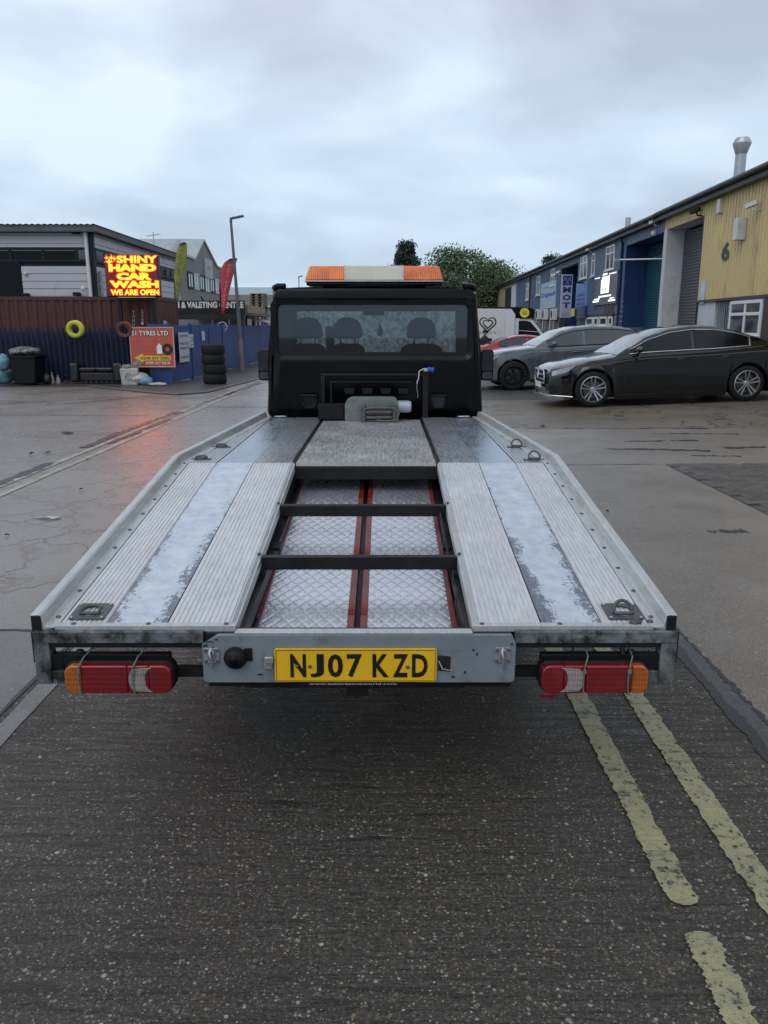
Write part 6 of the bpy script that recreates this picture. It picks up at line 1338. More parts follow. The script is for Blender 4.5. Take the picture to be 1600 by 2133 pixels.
# --- LED sign on a post
LYN = 23.6
l0, l1 = at(222, 618, LYN), at(329, 530, LYN); lw_, lh_ = l1.x - l0.x, l1.z - l0.z; lcx = (l0.x + l1.x) / 2
led = empty('led_sign', (lcx, LYN, 0), R(-2), 'glowing red and yellow LED board reading shiny hand car wash above the brown container', 'lit sign')
part('casing', pm('led_case', (.02, .012, .016), .4), led, lambda m: m.box(-lw_ / 2, lw_ / 2, 0, .18, l0.z, l1.z), bevel=.02)
part('display', pm('led_back', (.035, .004, .008), .3, 0, .1, 20, None, 0, 1, 0, 1, .5, 0, (1, 1, 1), (.75, .01, .02), .10), led, lambda m: m.box(-lw_ / 2 + .04, lw_ / 2 - .04, -.012, .0, l0.z + .03, l1.z - .04))
led_red = pm('led_red', (.8, .05, .03), .5, 0, .02, 1, None, 0, 1, 0, 1, .5, 0, (1, 1, 1), (1, .010, .003), 11.0); led_yel = pm('led_yellow', (.9, .7, .05), .5, 0, .02, 1, None, 0, 1, 0, 1, .5, 0, (1, 1, 1), (1, .62, .01), 1.55)
rows = [('SHINY', .245, .985, .800, .965, .025), ('HAND', .085, .955, .605, .765, .055), ('CAR', .22, .86, .405, .565, .055), ('WASH', .085, .985, .215, .375, .045), ('WE ARE OPEN', .09, .985, .045, .165, .02)]
def ledt(m, extra, push, grow):
    for s_, u0, u1, v0, v1, bo in rows: text(m, s_, (-lw_ / 2 + u0 * lw_ - grow, push, l0.z + v0 * lh_ - grow), (1, 0, 0), (0, 0, 1), (u1 - u0) * lw_ + 2 * grow, (v1 - v0) * lh_ + 2 * grow, bo + extra)
def star(m, push, k):
    for cx_s, cz_s, r_ in ((.10, .83, .075), (.145, .925, .05), (.055, .92, .04), (.20, .90, .045)):
        P = [(-lw_ / 2 + cx_s * lw_ + (r_ * k if i % 2 == 0 else r_ * k * .35) * lw_ * math.cos(i * math.pi / 4), l0.z + cz_s * lh_ + (r_ * k if i % 2 == 0 else r_ * k * .35) * lw_ * math.sin(i * math.pi / 4)) for i in range(8)]
        m.add([(a, push, b) for a, b in P], [tuple(range(8))])
part('red_outline', led_red, led, lambda m: (ledt(m, .022, -.018, .015), star(m, -.018, 1.25)), recalc=False)
part('yellow_lettering', led_yel, led, lambda m: (ledt(m, .0, -.024, 0), star(m, -.024, .8)), recalc=False)
part('post', black_steel, led, lambda m: [m.box(x - .05, x + .05, .19, .29, 0, l0.z + .5) for x in (-.5, .5)])
part('under_rail', pm('rail_pinkish', (.4, .25, .25), .5), led, lambda m: m.box(-lw_ * .3, lw_ * .4, .0, .12, l0.z - .03, l0.z - .002))
# the LED board throws red light on the wet yard: same lamp, its own glow
# --- palisade fence
FYN = 22.8
pal_blue = pm('palisade_blue', (.008, .018, .060), .5, 0, .25, 3, (.006, .008, .014), .35, 3, spec=.3)
fen = empty('palisade_fence', (-9.0, FYN, 0), 0, 'dark blue steel palisade fence with narrow upright pales in front of the container', 'fence')
ftop = at(100, 681, FYN).z
xr_ = at(352, 780, FYN).x + 9.0
part('rail', pal_blue, fen, lambda m: (m.box(-8, xr_, .03, .08, ftop - .30, ftop - .25), m.box(-8, xr_, .03, .08, .22, .27)))
pmesh = MB(); 
for sx in (0,): pmesh.add([(-.035, .012, .05), (-.012, -.012, .05), (.012, -.012, .05), (.035, .012, .05), (-.035, .012, ftop - .07), (-.012, -.012, ftop - .05), (.012, -.012, ftop - .05), (.035, .012, ftop - .07), (-.02, .0, ftop), (.0, -.006, ftop + .02), (.02, 0, ftop)], [(0, 1, 5, 4), (1, 2, 6, 5), (2, 3, 7, 6), (4, 5, 9, 8), (5, 6, 9), (6, 7, 10, 9)])
po_ = pmesh.build('pale', pal_blue, fen, recalc=False); x = -8.0; po_.location = (x, 0, 0)
while x < xr_ - .1:
    x += .148; o = bpy.data.objects.new('pale', po_.data); COL.objects.link(o); o.parent = fen; o.location = (x, 0, 0); o.rotation_euler = (0, random.uniform(-.008, .008), random.uniform(-.05, .05))
part('backing_sheet', pm('fence_backing', (.006, .009, .02), .7), fen, lambda m: m.box(-8, xr_, .3, .32, .1, ftop - .15))
# --- blue hoarding along the road
hblue = pm('hoarding_blue', (.014, .055, .20), .45, 0, .18, 1.2, (.012, .03, .08), .4, 2, .001, 30)
hd_ = empty('blue_hoarding', (at(355, 800, FYN).x, FYN - .05, 0), 0, 'bright blue sheet metal hoarding with gates running back along the road', 'fence')
hx, hy = hd_.location.x, hd_.location.y
segs = []
P0 = at(343 + 17, 800, FYN - .05); pts_ = [(P0.x, FYN - .05), (gnd(402, 787).x, gnd(402, 787).y), (gnd(412, 785).x, gnd(412, 785).y), (gnd(455, 781).x, gnd(455, 781).y), (gnd(492, 775).x, gnd(492, 775).y), (gnd(560, 768).x - .2, 38)]
pts_ = [(P0.x, 22.75), (P0.x + .05, 25.2), (P0.x + .10, 28.4), (P0.x + .15, 31.6), (P0.x + .35, 36.0), (P0.x + .6, 44)]
pts_ = [(-6.05, 22.75), (-5.95, 24.9), (-5.90, 27.2), (-5.86, 29.3), (-5.75, 33), (-5.5, 44)]
for i, (a, b) in enumerate(zip(pts_, pts_[1:])):
    L_ = math.dist(a, b); ang = math.atan2(b[1] - a[1], b[0] - a[0]); n_ = max(1, round(L_ / 1.1))
    for k in range(n_):
        f0, f1 = k / n_, (k + 1) / n_; A_ = Vector(a).lerp(Vector(b), f0); B_ = Vector(a).lerp(Vector(b), f1); zt_ = ftop + .06 + random.uniform(-.02, .02)
        part('sheet_panel', hblue, hd_, lambda m: m.hexa([(A_.x - hx, A_.y - hy + .006, .05), (A_.x - hx + .03, A_.y - hy + .006, .05), (B_.x - hx + .03, B_.y - hy - .006, .05), (B_.x - hx, B_.y - hy - .006, .05), (A_.x - hx, A_.y - hy + .006, zt_), (A_.x - hx + .03, A_.y - hy + .006, zt_), (B_.x - hx + .03, B_.y - hy - .006, zt_), (B_.x - hx, B_.y - hy - .006, zt_)]), bevel=.003)
    part('post', hblue, hd_, lambda m: m.box(a[0] - hx - .04, a[0] - hx + .05, a[1] - hy - .04, a[1] - hy + .04, 0, ftop + .10))
f0 = at(361, 790, 22.7); f1 = at(352, 790, 22.7)
part('corner_sheet', hblue, hd_, lambda m: m.box(-6.62 - hx, -6.06 - hx, -.03, -.0, .02, ftop + .08))
part('spike', hblue, hd_, lambda m: [m.add([(-5.88 - hx + .0, y - hy - .03, ftop + .05), (-5.88 - hx, y - hy + .03, ftop + .05), (-5.88 - hx, y - hy, ftop + .17)], [(0, 1, 2)]) for y in [27.3 + .16 * i for i in range(26)]], nosplit=True)
# notices pinned on the hoarding
def notice(px0, px1, y0, y1, label, rowsn):
    X = -5.93 + .03; pc = atX((px0 + px1) / 2, (y0 + y1) / 2, X); a = atX(px0, (y0 + y1) / 2, X); b = atX(px1, (y0 + y1) / 2, X)
    z0, z1 = atX((px0 + px1) / 2, y1, X).z, atX((px0 + px1) / 2, y0, X).z
    r_ = empty('notice_board', (X + .03, pc.y, z0), 0, label, 'notice'); hwd = abs(b.y - a.y) / 2
    part('board', pm('notice_paper', (.50, .54, .58), .5, 0, .06, 6), r_, lambda m: m.box(0, .015, -hwd, hwd, 0, z1 - z0))
    part('print', pm('notice_print', (.06, .08, .14), .5), r_, lambda m: [text(m, t_, (.019, -hwd * .85, (z1 - z0) * v), (0, 1, 0), (0, 0, 1), hwd * 1.7, (z1 - z0) * .09, .02) for t_, v in rowsn], recalc=False)
notice(371, 391, 692, 754, 'tall white price notice pinned to the first blue hoarding panel', (('OPEN', .83), ('PRICES', .58), ('FROM £10', .42), ('WASH', .12)))
notice(391, 400, 696, 724, 'short pale notice pinned right beside the tall white price notice', (('CAR', .7), ('WASH', .45), ('OPEN', .15)))
notice(418, 424, 690, 709, 'small white slip on the second blue hoarding gate', ())
notice(463, 470, 697, 721, 'narrow pale notice on the hoarding just left of the street lamp', (('CASH', .6), ('ONLY', .3)))
wr_e = at(449, 682, 30.5)
ws_ = empty('white_ring', (-5.86, wr_e.y - 1.0, at(449, 681, 29.5).z), 0, 'white painted wheel rim resting on top of the blue hoarding gate', 'wheel rim')
part('ring', white_plastic, ws_, lambda m: (m.tube([(.17 * math.cos(a), 0, .17 * math.sin(a)) for a in [k * math.pi / 12 for k in range(25)]], .014, 6), [m.tube([(0, 0, 0), (.17 * math.cos(a), 0, .17 * math.sin(a))], .008, 5) for a in (.5, 2.0, 3.3, 4.4, 5.6)]), nosplit=True, smooth=60)
# --- S1 TYRES sign
s0, s1_ = at(274, 765, 22.55), at(361, 681, 22.55); sc_ = (s0.x + s1_.x) / 2
ty = empty('tyre_shop_sign', (sc_, 22.55, s0.z), 0, 'orange red S1 Tyres board with yellow arrow and phone numbers on the palisade fence', 'sign'); sw, shh = s1_.x - s0.x, s1_.z - s0.z
part('board', pm('sign_orange', (.50, .085, .045), .4, 0, .06, 3), ty, lambda m: m.box(-sw / 2, sw / 2, 0, .03, 0, shh), bevel=.004)
part('border', pm('border_cream', (.5, .36, .28), .5), ty, lambda m: (m.box(-sw / 2, sw / 2, -.006, -.001, shh - .025, shh), m.box(-sw / 2, sw / 2, -.006, -.001, 0, .03), m.box(-sw / 2, -sw / 2 + .02, -.006, -.001, .031, shh - .026), m.box(sw / 2 - .03, sw / 2, -.006, -.001, .031, shh - .026)), nosplit=True)
part('title_shadow', lettering_black, ty, lambda m: text(m, 'S1 TYRES LTD', (-sw * .455, -.0075, shh * .78), (1, 0, 0), (0, 0, 1), sw * .85, shh * .135, .07), recalc=False)
part('title', lettering_white, ty, lambda m: text(m, 'S1 TYRES LTD', (-sw * .44, -.012, shh * .79), (1, 0, 0), (0, 0, 1), sw * .82, shh * .115, .02), recalc=False)
part('small_print', pm('print_mauve', (.42, .16, .20), .5), ty, lambda m: (text(m, 'NEW & PART WORN TYRES', (-sw * .40, -.006, shh * .64), (1, 0, 0), (0, 0, 1), sw * .60, shh * .05, .01), text(m, 'WHEEL REPAIR', (-sw * .40, -.006, shh * .53), (1, 0, 0), (0, 0, 1), sw * .38, shh * .05, .01), text(m, 'PUNCTURE REPAIR', (-sw * .40, -.006, shh * .42), (1, 0, 0), (0, 0, 1), sw * .5, shh * .05, .01)), recalc=False)
part('arrow', pm('arrow_yellow', (.72, .52, .06), .4), ty, lambda m: m.prism([(-sw * .42, shh * .235), (-sw * .22, shh * .345), (-sw * .22, shh * .29), (sw * .40, shh * .28), (sw * .40, shh * .17), (-sw * .22, shh * .17), (-sw * .22, shh * .12)], 'XZ', -.008, -.001))
part('phone_number', lettering_black, ty, lambda m: text(m, '0208 595 3385', (-sw * .27, -.0095, shh * .19), (1, 0, 0), (0, 0, 1), sw * .64, shh * .075, .02), recalc=False)
part('phone_number', lettering_white, ty, lambda m: text(m, '0789 627 6218', (-sw * .17, -.007, shh * .075), (1, 0, 0), (0, 0, 1), sw * .55, shh * .065, .01), recalc=False)
part('tyre_picture', lettering_black, ty, lambda m: m.lathe([(.06, -.004), (.155, -.004), (.155, -.001), (.06, -.001)], (sw * .34, 0, shh * .45), 'Y', 24, True))
part('pale_picture', lettering_white, ty, lambda m: m.prism([(sw * .10, shh * .34), (sw * .22, shh * .34), (sw * .22, shh * .52), (sw * .16, shh * .60), (sw * .10, shh * .52)], 'XZ', -.004, -.001))
# --- tyres hanging on the fence
def tyre_obj(m, r, w_, axis='Y'):
    m.lathe([(r * .55, -w_ * .42), (r * .68, -w_ / 2), (r * .90, -w_ / 2), (r, -w_ * .34), (r, w_ * .34), (r * .90, w_ / 2), (r * .68, w_ / 2), (r * .55, w_ * .42)], (0, 0, 0), axis, 36, True)
for px_, py_, r_, mt, lab in ((157, 685.5, .24, pm('tyre_yellow', (.48, .52, .035), .5, 0, .12, 5), 'lime yellow painted tyre hung on the palisade fence'), (260, 687, .225, pm('tyre_red', (.10, .028, .022), .6, 0, .2, 5), 'dull red painted tyre hung on the fence at the corner of the orange sign')):
    p_ = at(px_, py_, 22.6); t_ = part('hanging_tyre', mt, None, lambda m: tyre_obj(m, r_, .17), smooth=50); t_.location = p_; t_.rotation_euler = (R(4), 0, 0); tag(t_, lab, 'tyre')
# --- tyre stack at the kerb
gp = gnd(443.5, 802)
for i, (dx, lab) in enumerate(((0, 'black tyre at the bottom of the kerbside stack'), (.01, 'black tyre second from the bottom of the kerbside stack'), (-.02, 'black tyre second from the top of the kerbside stack'), (-.015, 'black tyre on top of the kerbside stack'))):
    t_ = part('tyre', rubber, None, lambda m: tyre_obj(m, .325, .268, 'Z'), smooth=50); t_.location = (gp.x + dx, gp.y + .33, .155 + .27 * i); tag(t_, lab, 'tyre', 'four tyres stacked at the kerb')
# --- pavement with kerb
kp = [gnd(-150, 806), gnd(180, 806), gnd(270, 815), (gnd(330, 821)), gnd(370, 823), gnd(430, 819), gnd(480, 806), gnd(545, 790)]
kp = [(v.x, v.y) for v in kp] + [(-4.0, 30), (-3.6, 60)]
back = [(-5.0, 60), (-5.8, 33), (-6.0, 22.8), (-14, 22.8)]
structure('pavement', pave_m, lambda m: m.prism(kp + back, 'XY', -.1, .012))
kerb_m = pm('kerb_stone', (.10, .098, .095), .5, 0, .2, 4, (.04, .04, .04), .4, 5)
kr = empty('kerb', (0, 0, 0)); kr['kind'] = 'structure'
for (a, b) in list(zip(kp, kp[1:]))[1:8]:
    n_ = max(1, round(math.dist(a, b) / .9))
    for k in range(n_):
        A_ = Vector(a).lerp(Vector(b), k / n_ + .006); B_ = Vector(a).lerp(Vector(b), (k + 1) / n_ - .006); d = (B_ - A_).normalized(); nn_ = Vector((-d.y, d.x)) * .12; h0 = .035
        part('kerbstone', kerb_m, kr, lambda m: m.hexa([(A_.x, A_.y, -.1), (B_.x, B_.y, -.1), (B_.x + nn_.x, B_.y + nn_.y, -.1), (A_.x + nn_.x, A_.y + nn_.y, -.1), (A_.x, A_.y, h0), (B_.x, B_.y, h0), (B_.x + nn_.x, B_.y + nn_.y, h0 + .003), (A_.x + nn_.x, A_.y + nn_.y, h0 + .003)]), bevel=.01)
# --- sofa
leather = pm('sofa_leather', (.010, .010, .011), .42, 0, .2, 4, None, 0, 1, .002, 12)
a, b = gnd(146, 801), gnd(255, 801); sx = (b.x - a.x)
sofa = empty('sofa', ((a.x + b.x) / 2, a.y, .0), R(1), 'old black leather two seat sofa dumped against the palisade fence', 'sofa')
sh_ = at(200, 748, a.y + .8).z
part('base', leather, sofa, lambda m: m.box(-sx / 2 + .25, sx / 2 - .25, .08, .8, .08, .34), bevel=.04, seg=3)
part('seat_cushion', leather, sofa, lambda m: (m.box(-sx / 2 + .26, -.005, .04, .6, .345, .47), m.box(.005, sx / 2 - .26, .04, .6, .345, .47)), bevel=.05, seg=3)
part('backrest', leather, sofa, lambda m: m.hexa([(-sx / 2 + .2, .58, .3), (sx / 2 - .2, .58, .3), (sx / 2 - .2, .85, .3), (-sx / 2 + .2, .85, .3), (-sx / 2 + .28, .70, sh_), (sx / 2 - .28, .70, sh_), (sx / 2 - .28, .88, sh_), (-sx / 2 + .28, .88, sh_)]), bevel=.06, seg=3)
part('arm', leather, sofa, lambda m: (m.box(-sx / 2, -sx / 2 + .26, .0, .85, .06, .60), m.box(sx / 2 - .26, sx / 2, .0, .85, .06, .60)), bevel=.07, seg=3)
part('seat_edge', pm('seat_edge_grey', (.10, .10, .10), .5), sofa, lambda m: m.tube([(-sx / 2 + .3, .035, .44), (sx / 2 - .3, .035, .44)], .012, 6))
# --- wheelie bin, bags, rubbish
a, b = gnd(24, 804), gnd(78, 804)
bn_ = empty('wheelie_bin', ((a.x + b.x) / 2, a.y, 0), 0, 'black wheelie bin overflowing with rubbish beside pale blue bags', 'bin'); bw = (b.x - a.x) / 2; bh = at(50, 742, a.y).z
part('bin_body', black_plastic, bn_, lambda m: m.hexa([(-bw * .82, .05, .05), (bw * .82, .05, .05), (bw * .82, .65, .05), (-bw * .82, .65, .05), (-bw, 0, bh), (bw, 0, bh), (bw, .75, bh), (-bw, .75, bh)]), bevel=.03)
part('bin_rim', black_plastic, bn_, lambda m: m.box(-bw - .03, bw + .03, -.03, .78, bh - .04, bh + .01), bevel=.01)
def bag(px, py, w_, h_, mat, label, name='rubbish_bag', cat='rubbish bag', z0=None, Y=None, sd=1, dy=.0):
    if Y is None: p_ = gnd(px, py); p_.y += dy
    else: p_ = at(px, py, Y)
    o = part(name, mat, None, lambda m: m.ball((0, 0, h_ / 2), (w_ / 2, w_ / 2.3, h_ / 2), 20, 14, .07, sd), smooth=80); o.location = p_; return tag(o, label, cat)
blue_bag = pm('bag_pale_blue', (.13, .27, .36), .35, 0, .3, 7, (.3, .36, .4), .4, 8, .02, 9); white_bag = pm('bag_white', (.42, .41, .38), .5, 0, .25, 6, (.2, .18, .15), .4, 9, .02, 9); black_bag = pm('bag_black', (.012, .012, .013), .3, 0, .2, 6, None, 0, 1, .02, 9)
bag(10, 800, .52, .48, blue_bag, 'pale blue rubbish bag standing on the ground left of the bin', sd=2); bag(7, 780, .50, .44, blue_bag, 'pale blue rubbish bag on top of another bag left of the bin', Y=22.3, sd=5).location.z = .40
bag(52, 742, .85, .26, pm('bag_silver', (.20, .21, .22), .35, 0, .8, 12, (.02, .02, .02), .8, 9, .03, 14), 'crumpled silver and black rubbish bag heaped on the wheelie bin', Y=a.y + .35, sd=9)
bag(292, 802, .0 + .55, .34, white_bag, 'crumpled white bag lying in front of the carrier bag of rubbish', sd=12)
bag(306, 803, .34, .24, pm('cloth_blue', (.15, .30, .42), .6, 0, .4, 8), 'light blue cloth lying in the rubbish by the fence', 'discarded_cloth', 'cloth', sd=15)
bag(330, 804, .5, .10, white_bag, 'flat torn white plastic bag at the right end of the rubbish', sd=17)
bag(99, 802, .28, .32, black_bag, 'small black bag leaning by the fence right of the bin', sd=19)
a = gnd(252, 803); b = gnd(287, 803)
cb = empty('carrier_bag', ((a.x + b.x) / 2, a.y, 0), R(-3), 'upright white carrier bag full of rubbish standing at the sofa arm', 'bag')
part('bag', white_bag, cb, lambda m: m.hexa([(-.22, 0, 0), (.24, 0, 0), (.24, .2, 0), (-.22, .2, 0), (-.25, -.02, .46), (.26, .02, .47), (.22, .22, .50), (-.22, .22, .48)]), bevel=.03)
part('logo', pm('logo_grey', (.18, .18, .17), .5), cb, lambda m: m.tube([(.09 * math.cos(t_), -.025, .24 + .09 * math.sin(t_)) for t_ in [R(40 + 28 * k) for k in range(11)]], .010, 5))
part('rubbish', pm('rubbish_mix', (.2, .19, .17), .6, 0, .9, 14), cb, lambda m: (m.ball((-.05, .1, .5), (.16, .1, .07), 12, 8, .15, 3), m.obox((.2, .08, .56), (.30, .05, .14), Matrix.Rotation(R(-35), 3, 'Y')), m.tube([(-.2, .08, .45), (-.26, .05, .58)], .015, 5)), smooth=50)
for i, (px_, lab) in enumerate(((76, 'white plastic strip leaning on the fence nearest the bin'), (85, 'second white plastic strip leaning on the fence right of the bin'))):
    p_ = at(px_, 760, 22.6); o = part('white_strip', white_plastic, None, lambda m: m.box(-.045, .045, 0, .02, -.25, .22)); o.location = p_; o.rotation_euler = (0, R(5 - 10 * i * .5), 0); tag(o, lab, 'strip')
for px_, py_, w_, h_, lab, mt in ((110, 772, .09, .34, 'thin pale bottle standing by the fence between bin and sofa', white_bag), (122, 776, .11, .25, 'short pale bottle beside the thin one by the fence', white_bag)):
    p_ = gnd(px_, 800); o = part('bottle', mt, None, lambda m: m.lathe([(w_ * .5, 0), (w_ * .5, h_ * .6), (w_ * .2, h_ * .8), (w_ * .2, h_)], (0, 0, 0), 'Z', 12), smooth=50); o.location = p_; tag(o, lab, 'bottle')
# small litter
rnd = random.Random(21)
def scrap(m, x, y, r_, z=.008, mat=0):
    n_ = 9; ring = [(x + r_ * rnd.uniform(.5, 1.3) * math.cos(t_ * 6.283 / n_), y + r_ * rnd.uniform(.35, .9) * math.sin(t_ * 6.283 / n_), z + rnd.uniform(0, .02)) for t_ in range(n_)]
    m.add(ring + [(x, y, z + .03 * rnd.random() + .012)], [(t_, (t_ + 1) % n_, n_) for t_ in range(n_)])
lp = gnd(97, 1081); o = part('paper_scrap', pm('paper', (.5, .49, .45), .7), None, lambda m: m.add([(-.13, .02, .004), (-.05, .035, .012), (.02, .03, .02), (.10, .035, .006), (.12, .01, .02), (.07, -.04, .008), (.0, -.02, .03), (-.06, .0, .014)], [(0, 1, 7), (1, 2, 6, 7), (2, 3, 4, 6), (4, 5, 6)]), recalc=False, nosplit=True); o.location = lp; tag(o, 'torn pale paper scrap lying on the road left of the truck', 'litter')
o = part('leaf_litter', pm('leaf_dark', (.02, .018, .014), .6), None, lambda m: [scrap(m, gnd(px, py).x, gnd(px, py).y, r_) for px, py, r_ in ((170, 1022, .022), (142, 903, .09), (100, 945, .05), (66, 948, .03), (182, 962, .02), (1306, 864, .12), (1290, 869, .10), (1130, 890, .07), (705 + 590, 862, .09), (15, 1118, .02), (1265, 1068, .02), (1275, 1120, .02))], recalc=False, nosplit=True); tag(o, 'scattered dark wet leaves and bits on the ground', 'litter', None, 'stuff')
# --- street lamps
def lamp_post(X, Y, H, lean, arm, label, rbase=.09, grp=None):
    r_ = empty('street_lamp', (X, Y, 0), 0, label, 'street lamp', 'street lamps')
    part('base', pm('lamp_base_grey', (.17, .15, .15), .6, 0, .2, 3, (.1, .08, .08), .3, 5) if rbase > .08 else galv, r_, lambda m: m.tube([(0, 0, 0), (0, 0, H * .22)], [rbase * 1.25, rbase * .95], 14), smooth=60)
    part('column', pm('lamp_column', (.11, .125, .14), .5, .3, .15, 3), r_, lambda m: m.tube([(0, 0, H * .21), (lean * .5, 0, H * .6), (lean, 0, H - .1), (lean, 0, H)], [rbase * .8, rbase * .6, rbase * .5, rbase * .5], 12), smooth=60)
    part('lantern', pm('lantern_grey', (.09, .10, .11), .4), r_, lambda m: (m.obox((lean + arm * .55, 0, H + .09), (arm, .16, .07), Matrix.Rotation(R(-11), 3, 'Y')), m.tube([(lean, 0, H - .08), (lean, 0, H + .08)], .05, 8)), bevel=.02, nosplit=True)
bp = gnd(504, 774); lamp_post(bp.x, bp.y, at(484, 458, bp.y).z, -.17, .43, 'slim grey street lamp on the left pavement with a single short flat lantern')
fp = at(623, 600, 62); lamp_post(fp.x, 62, at(623, 578, 62).z, 0, .3, 'far small street lamp seen over the left cab roof corner', .06)
# --- feather flags
def flag(Y, pts_l, pts_r, mat, label, txt, tmat, tilt, vang):
    L_ = [at(x, y, Y) for x, y in pts_l]; R_ = [at(x, y, Y) for x, y in pts_r]; o_ = L_[0].copy(); base = Vector((L_[0].x, Y, 0))
    r_ = empty('feather_flag', base, 0, label, 'flag', 'feather flags of the car wash')
    n_ = len(L_)
    def f(m):
        vs_ = []
        for i in range(n_):
            for k in range(5): p_ = L_[i].lerp(R_[i], k / 4); vs_.append((p_.x - base.x, .05 * math.sin(i * 1.1 + k * .9) + (.02 * k), p_.z))
        m.add(vs_, [(i * 5 + k, i * 5 + k + 1, (i + 1) * 5 + k + 1, (i + 1) * 5 + k) for i in range(n_ - 1) for k in range(4)])
    sl_ = part('sail', mat, r_, f, smooth=80, recalc=False); sd_ = sl_.modifiers.new('thick', 'SOLIDIFY'); sd_.thickness = .006
    part('pole', black_steel, r_, lambda m: m.tube([(L_[0].x - base.x, .0, 0)] + [(p_.x - base.x, .02, p_.z) for p_ in (L_ if tilt < 0 else L_)] + [(R_[-1].x - base.x, .02, R_[-1].z)], .018, 6), smooth=60)
    C0 = L_[1].lerp(R_[1], .5); C1 = L_[-3].lerp(R_[-3], .5); up = (C1 - C0).normalized(); 
    def tx(m):
        ln = (C1 - C0).length; k = ln / len(txt); rt = Vector((up.z, 0, -up.x))
        # letters run down the sail, each turned upright to the pole
        for i, c_ in enumerate(txt):
            if c_ == ' ': continue
            q_ = C1 - up * (k * (i + .9)); w_ = k * .75; text(m, c_, (q_.x - base.x - rt.x * w_ * .4, -.075, q_.z - rt.z * w_ * .4), rt, up, w_ * .8, k * .68, .03)
    part('lettering', tmat, r_, tx, recalc=False)
flag_y = pm('flag_yellow', (.30, .31, .06), .7, 0, .15, 4, (.12, .13, .05), .55, 5); flag_r = pm('flag_red', (.50, .07, .085), .7, 0, .12, 4, (.25, .03, .04), .3, 5)
flag(26.8, [(361, 664), (362, 640), (364, 610), (363, 575), (366, 545), (370, 522), (376, 508), (384, 505)], [(366, 660), (369, 638), (374, 610), (379, 580), (384, 555), (388, 530), (389, 514), (388, 508)], flag_y, 'tattered yellow feather flag behind the corner of the blue hoarding', 'CAR WASH', pm('flag_text_dark', (.12, .13, .08), .7), -1, 0)
flag(29.6, [(460, 658), (459, 640), (458, 610), (458, 580), (461, 560), (468, 547), (478, 540), (489, 538)], [(465, 660), (470, 640), (476, 612), (483, 580), (488, 560), (490, 550), (493, 542), (494, 539)], flag_r, 'red feather flag reading hand car wash beside the street lamp', 'HAND CAR WASH', pm('flag_text_pale', (.52, .25, .27), .7), -1, 0)
# --- trees
def tree(X, Y, H, Wd, base_h, label, cols, seed, leaf=.26, n=9000, shape='round', grp='trees beyond the yards'):
    rg = np.random.default_rng(seed); root = empty('tree', (X, Y, 0), 0, label, 'tree', grp)
    part('trunk', pm('bark', (.05, .04, .03), .9), root, lambda m: (m.tube([(0, 0, -.2), (.1, 0, base_h), (-.1, .1, H * .6), (0, 0, H * .9)], [.32, .26, .14, .03], 10), [m.tube([(0, 0, base_h + .4 * i), (Wd * .35 * math.cos(i * 2.1), Wd * .3 * math.sin(i * 2.1), base_h + .9 * i + 1.6)], [.1, .03], 6) for i in range(6)]), smooth=60, nosplit=True)
    nc = 34 if shape == 'round' else 26; cen = []
    for i in range(nc):
        if shape == 'round':
            a = rg.uniform(0, 6.28); u = rg.uniform(-.75, 1); rr = math.sqrt(max(0, 1 - u * u)) * rg.uniform(.45, 1.0)
            cen.append((rr * math.cos(a) * Wd / 2 * .82, rr * math.sin(a) * Wd / 2 * .8, base_h + (H - base_h) * (.46 + .44 * u * rg.uniform(.7, 1)), rg.uniform(.11, .22) * Wd))
        else:
            t_ = i / nc; a = rg.uniform(0, 6.28); rr = Wd / 2 * (.75 * math.sin(math.pi * min(1, t_ * .9 + .12)) ** .6) * rg.uniform(.2, .8); cen.append((rr * math.cos(a), rr * math.sin(a), base_h + (H - base_h) * (t_ * .93 + .03), Wd * rg.uniform(.16, .30) * (1 - .45 * t_)))
    cen = np.array(cen); idx = rg.integers(0, nc, n); d = rg.normal(size=(n, 3)); d /= np.linalg.norm(d, axis=1)[:, None]; rad = cen[idx, 3] * (rg.uniform(.25, 1.0, n) ** .45) * rg.uniform(.85, 1.25, n)
    P = cen[idx, :3] + d * rad[:, None] * np.array([1, 1, .8])
    a1 = rg.normal(size=(n, 3)); a1 /= np.linalg.norm(a1, axis=1)[:, None]; a2 = np.cross(a1, rg.normal(size=(n, 3))); a2 /= np.linalg.norm(a2, axis=1)[:, None]; s_ = leaf * rg.uniform(.5, 1.2, n)[:, None]
    V = np.stack([P - a1 * s_ * .5, P + a2 * s_ * .3, P + a1 * s_ * .5, P - a2 * s_ * .3], 1).reshape(-1, 3); F = np.arange(4 * n).reshape(-1, 4)
    me = bpy.data.meshes.new('crown'); me.from_pydata(V.tolist(), [], F.tolist())
    for c_ in cols: me.materials.append(c_)
    me.polygons.foreach_set('material_index', (rg.integers(0, 1000, n) % len(cols)).tolist() if 0 else ((idx + rg.integers(0, 2, n)) % len(cols)).tolist())
    o = bpy.data.objects.new('crown', me); COL.objects.link(o); o.parent = root
def leafm(name, c): return pm(name, c, .6, 0, .3, .5)
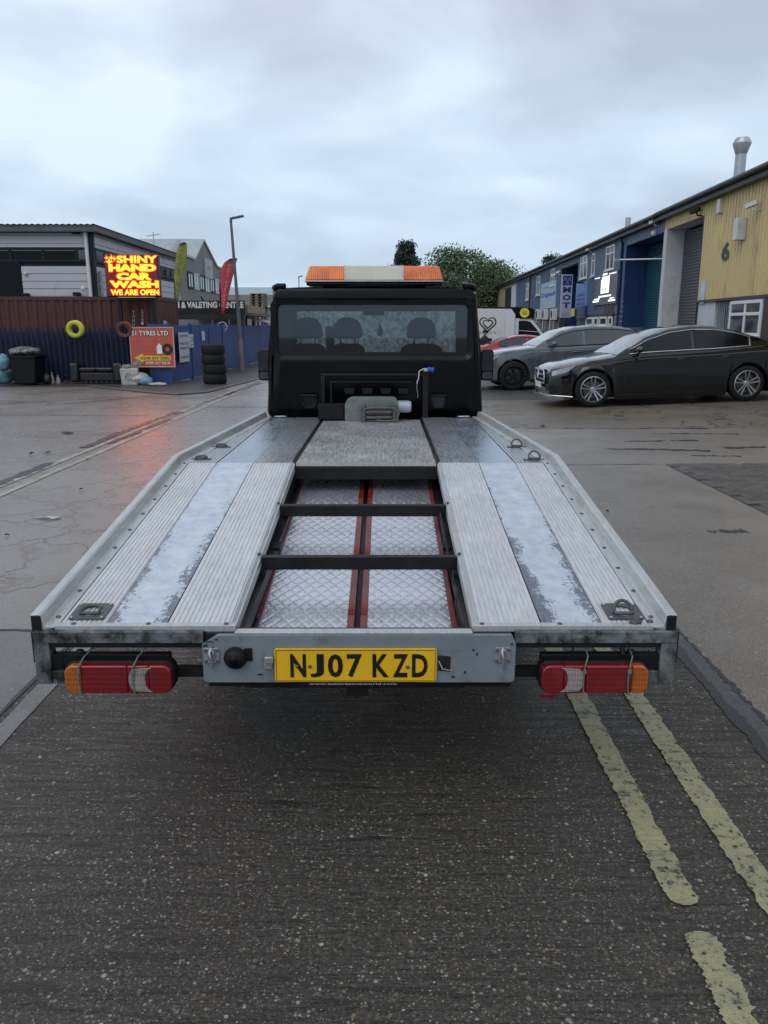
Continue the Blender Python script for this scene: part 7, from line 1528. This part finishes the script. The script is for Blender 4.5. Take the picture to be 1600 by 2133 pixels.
Lg = [leafm('leaf_mid', (.075, .135, .05)), leafm('leaf_dark', (.035, .07, .035)), leafm('leaf_light', (.12, .18, .075))]; Ld = [leafm('leaf_deep', (.024, .05, .035)), leafm('leaf_darkest', (.015, .032, .022)), leafm('leaf_teal', (.035, .07, .048))]; Lp = [leafm('leaf_pale', (.12, .15, .12)), leafm('leaf_pale_grey', (.09, .12, .10))]  # leaf greens of each set vary at random from clump to clump
def tr_at(px, Y): return at(px, 650, Y).x
tree(tr_at(841, 85), 85, at(841, 503, 85).z, 6.0, 2.5, 'tall narrow dark poplar rising just left of the amber lamp end', Ld, 1, .30, 14000, 'tall')
tree(tr_at(958, 92), 92, at(955, 518, 92).z, 12.5, 2, 'large round leafy green tree behind the right end of the cab', Lg, 2, .30, 30000)
tree(tr_at(1012, 100), 100, at(1010, 535, 100).z, 6.5, 1.5, 'smaller bushy green tree leaning on the right of the large one', Lg, 7, .30, 7000)
tree(tr_at(900, 98), 98, at(895, 548, 98).z, 4.5, 1.5, 'low bushy tree in the gap left of the large round tree', Ld, 8, .30, 5000)
tree(tr_at(1062, 120), 120, at(1062, 552, 120).z, 6.0, 2, 'thin pale hazy tree above the far end of the terrace roof', Lp, 3, .22, 3200)
tree(tr_at(1148, 125), 125, at(1140, 513, 125).z, 5.4, 4, 'dark tree crown showing over the blue unit roof', Ld, 4, .30, 7000)
tree(tr_at(1176, 128), 128, at(1172, 520, 128).z, 4.0, 4, 'small dark green tree crown right beside the dark one over the roof', Lg, 5, .30, 3500)
# a low far tree line closing the end of the road
for i, (px_, Y, hpx) in enumerate(((590, 140, 655), (660, 150, 650), (740, 150, 648), (820, 150, 645), (900, 150, 640), (975, 150, 635))):
    tree(tr_at(px_, Y), Y, max(3.5, at(px_, hpx, Y).z), 11, .8, ['far hedge tree behind the left side of the cab', 'far hedge tree second from the left beyond the cab', 'far hedge tree third from the left beyond the cab', 'far hedge tree third from the right beyond the cab', 'far hedge tree second from the right beyond the cab', 'far hedge tree at the right beyond the cab'][i], Ld, 20 + i, .5, 1500)
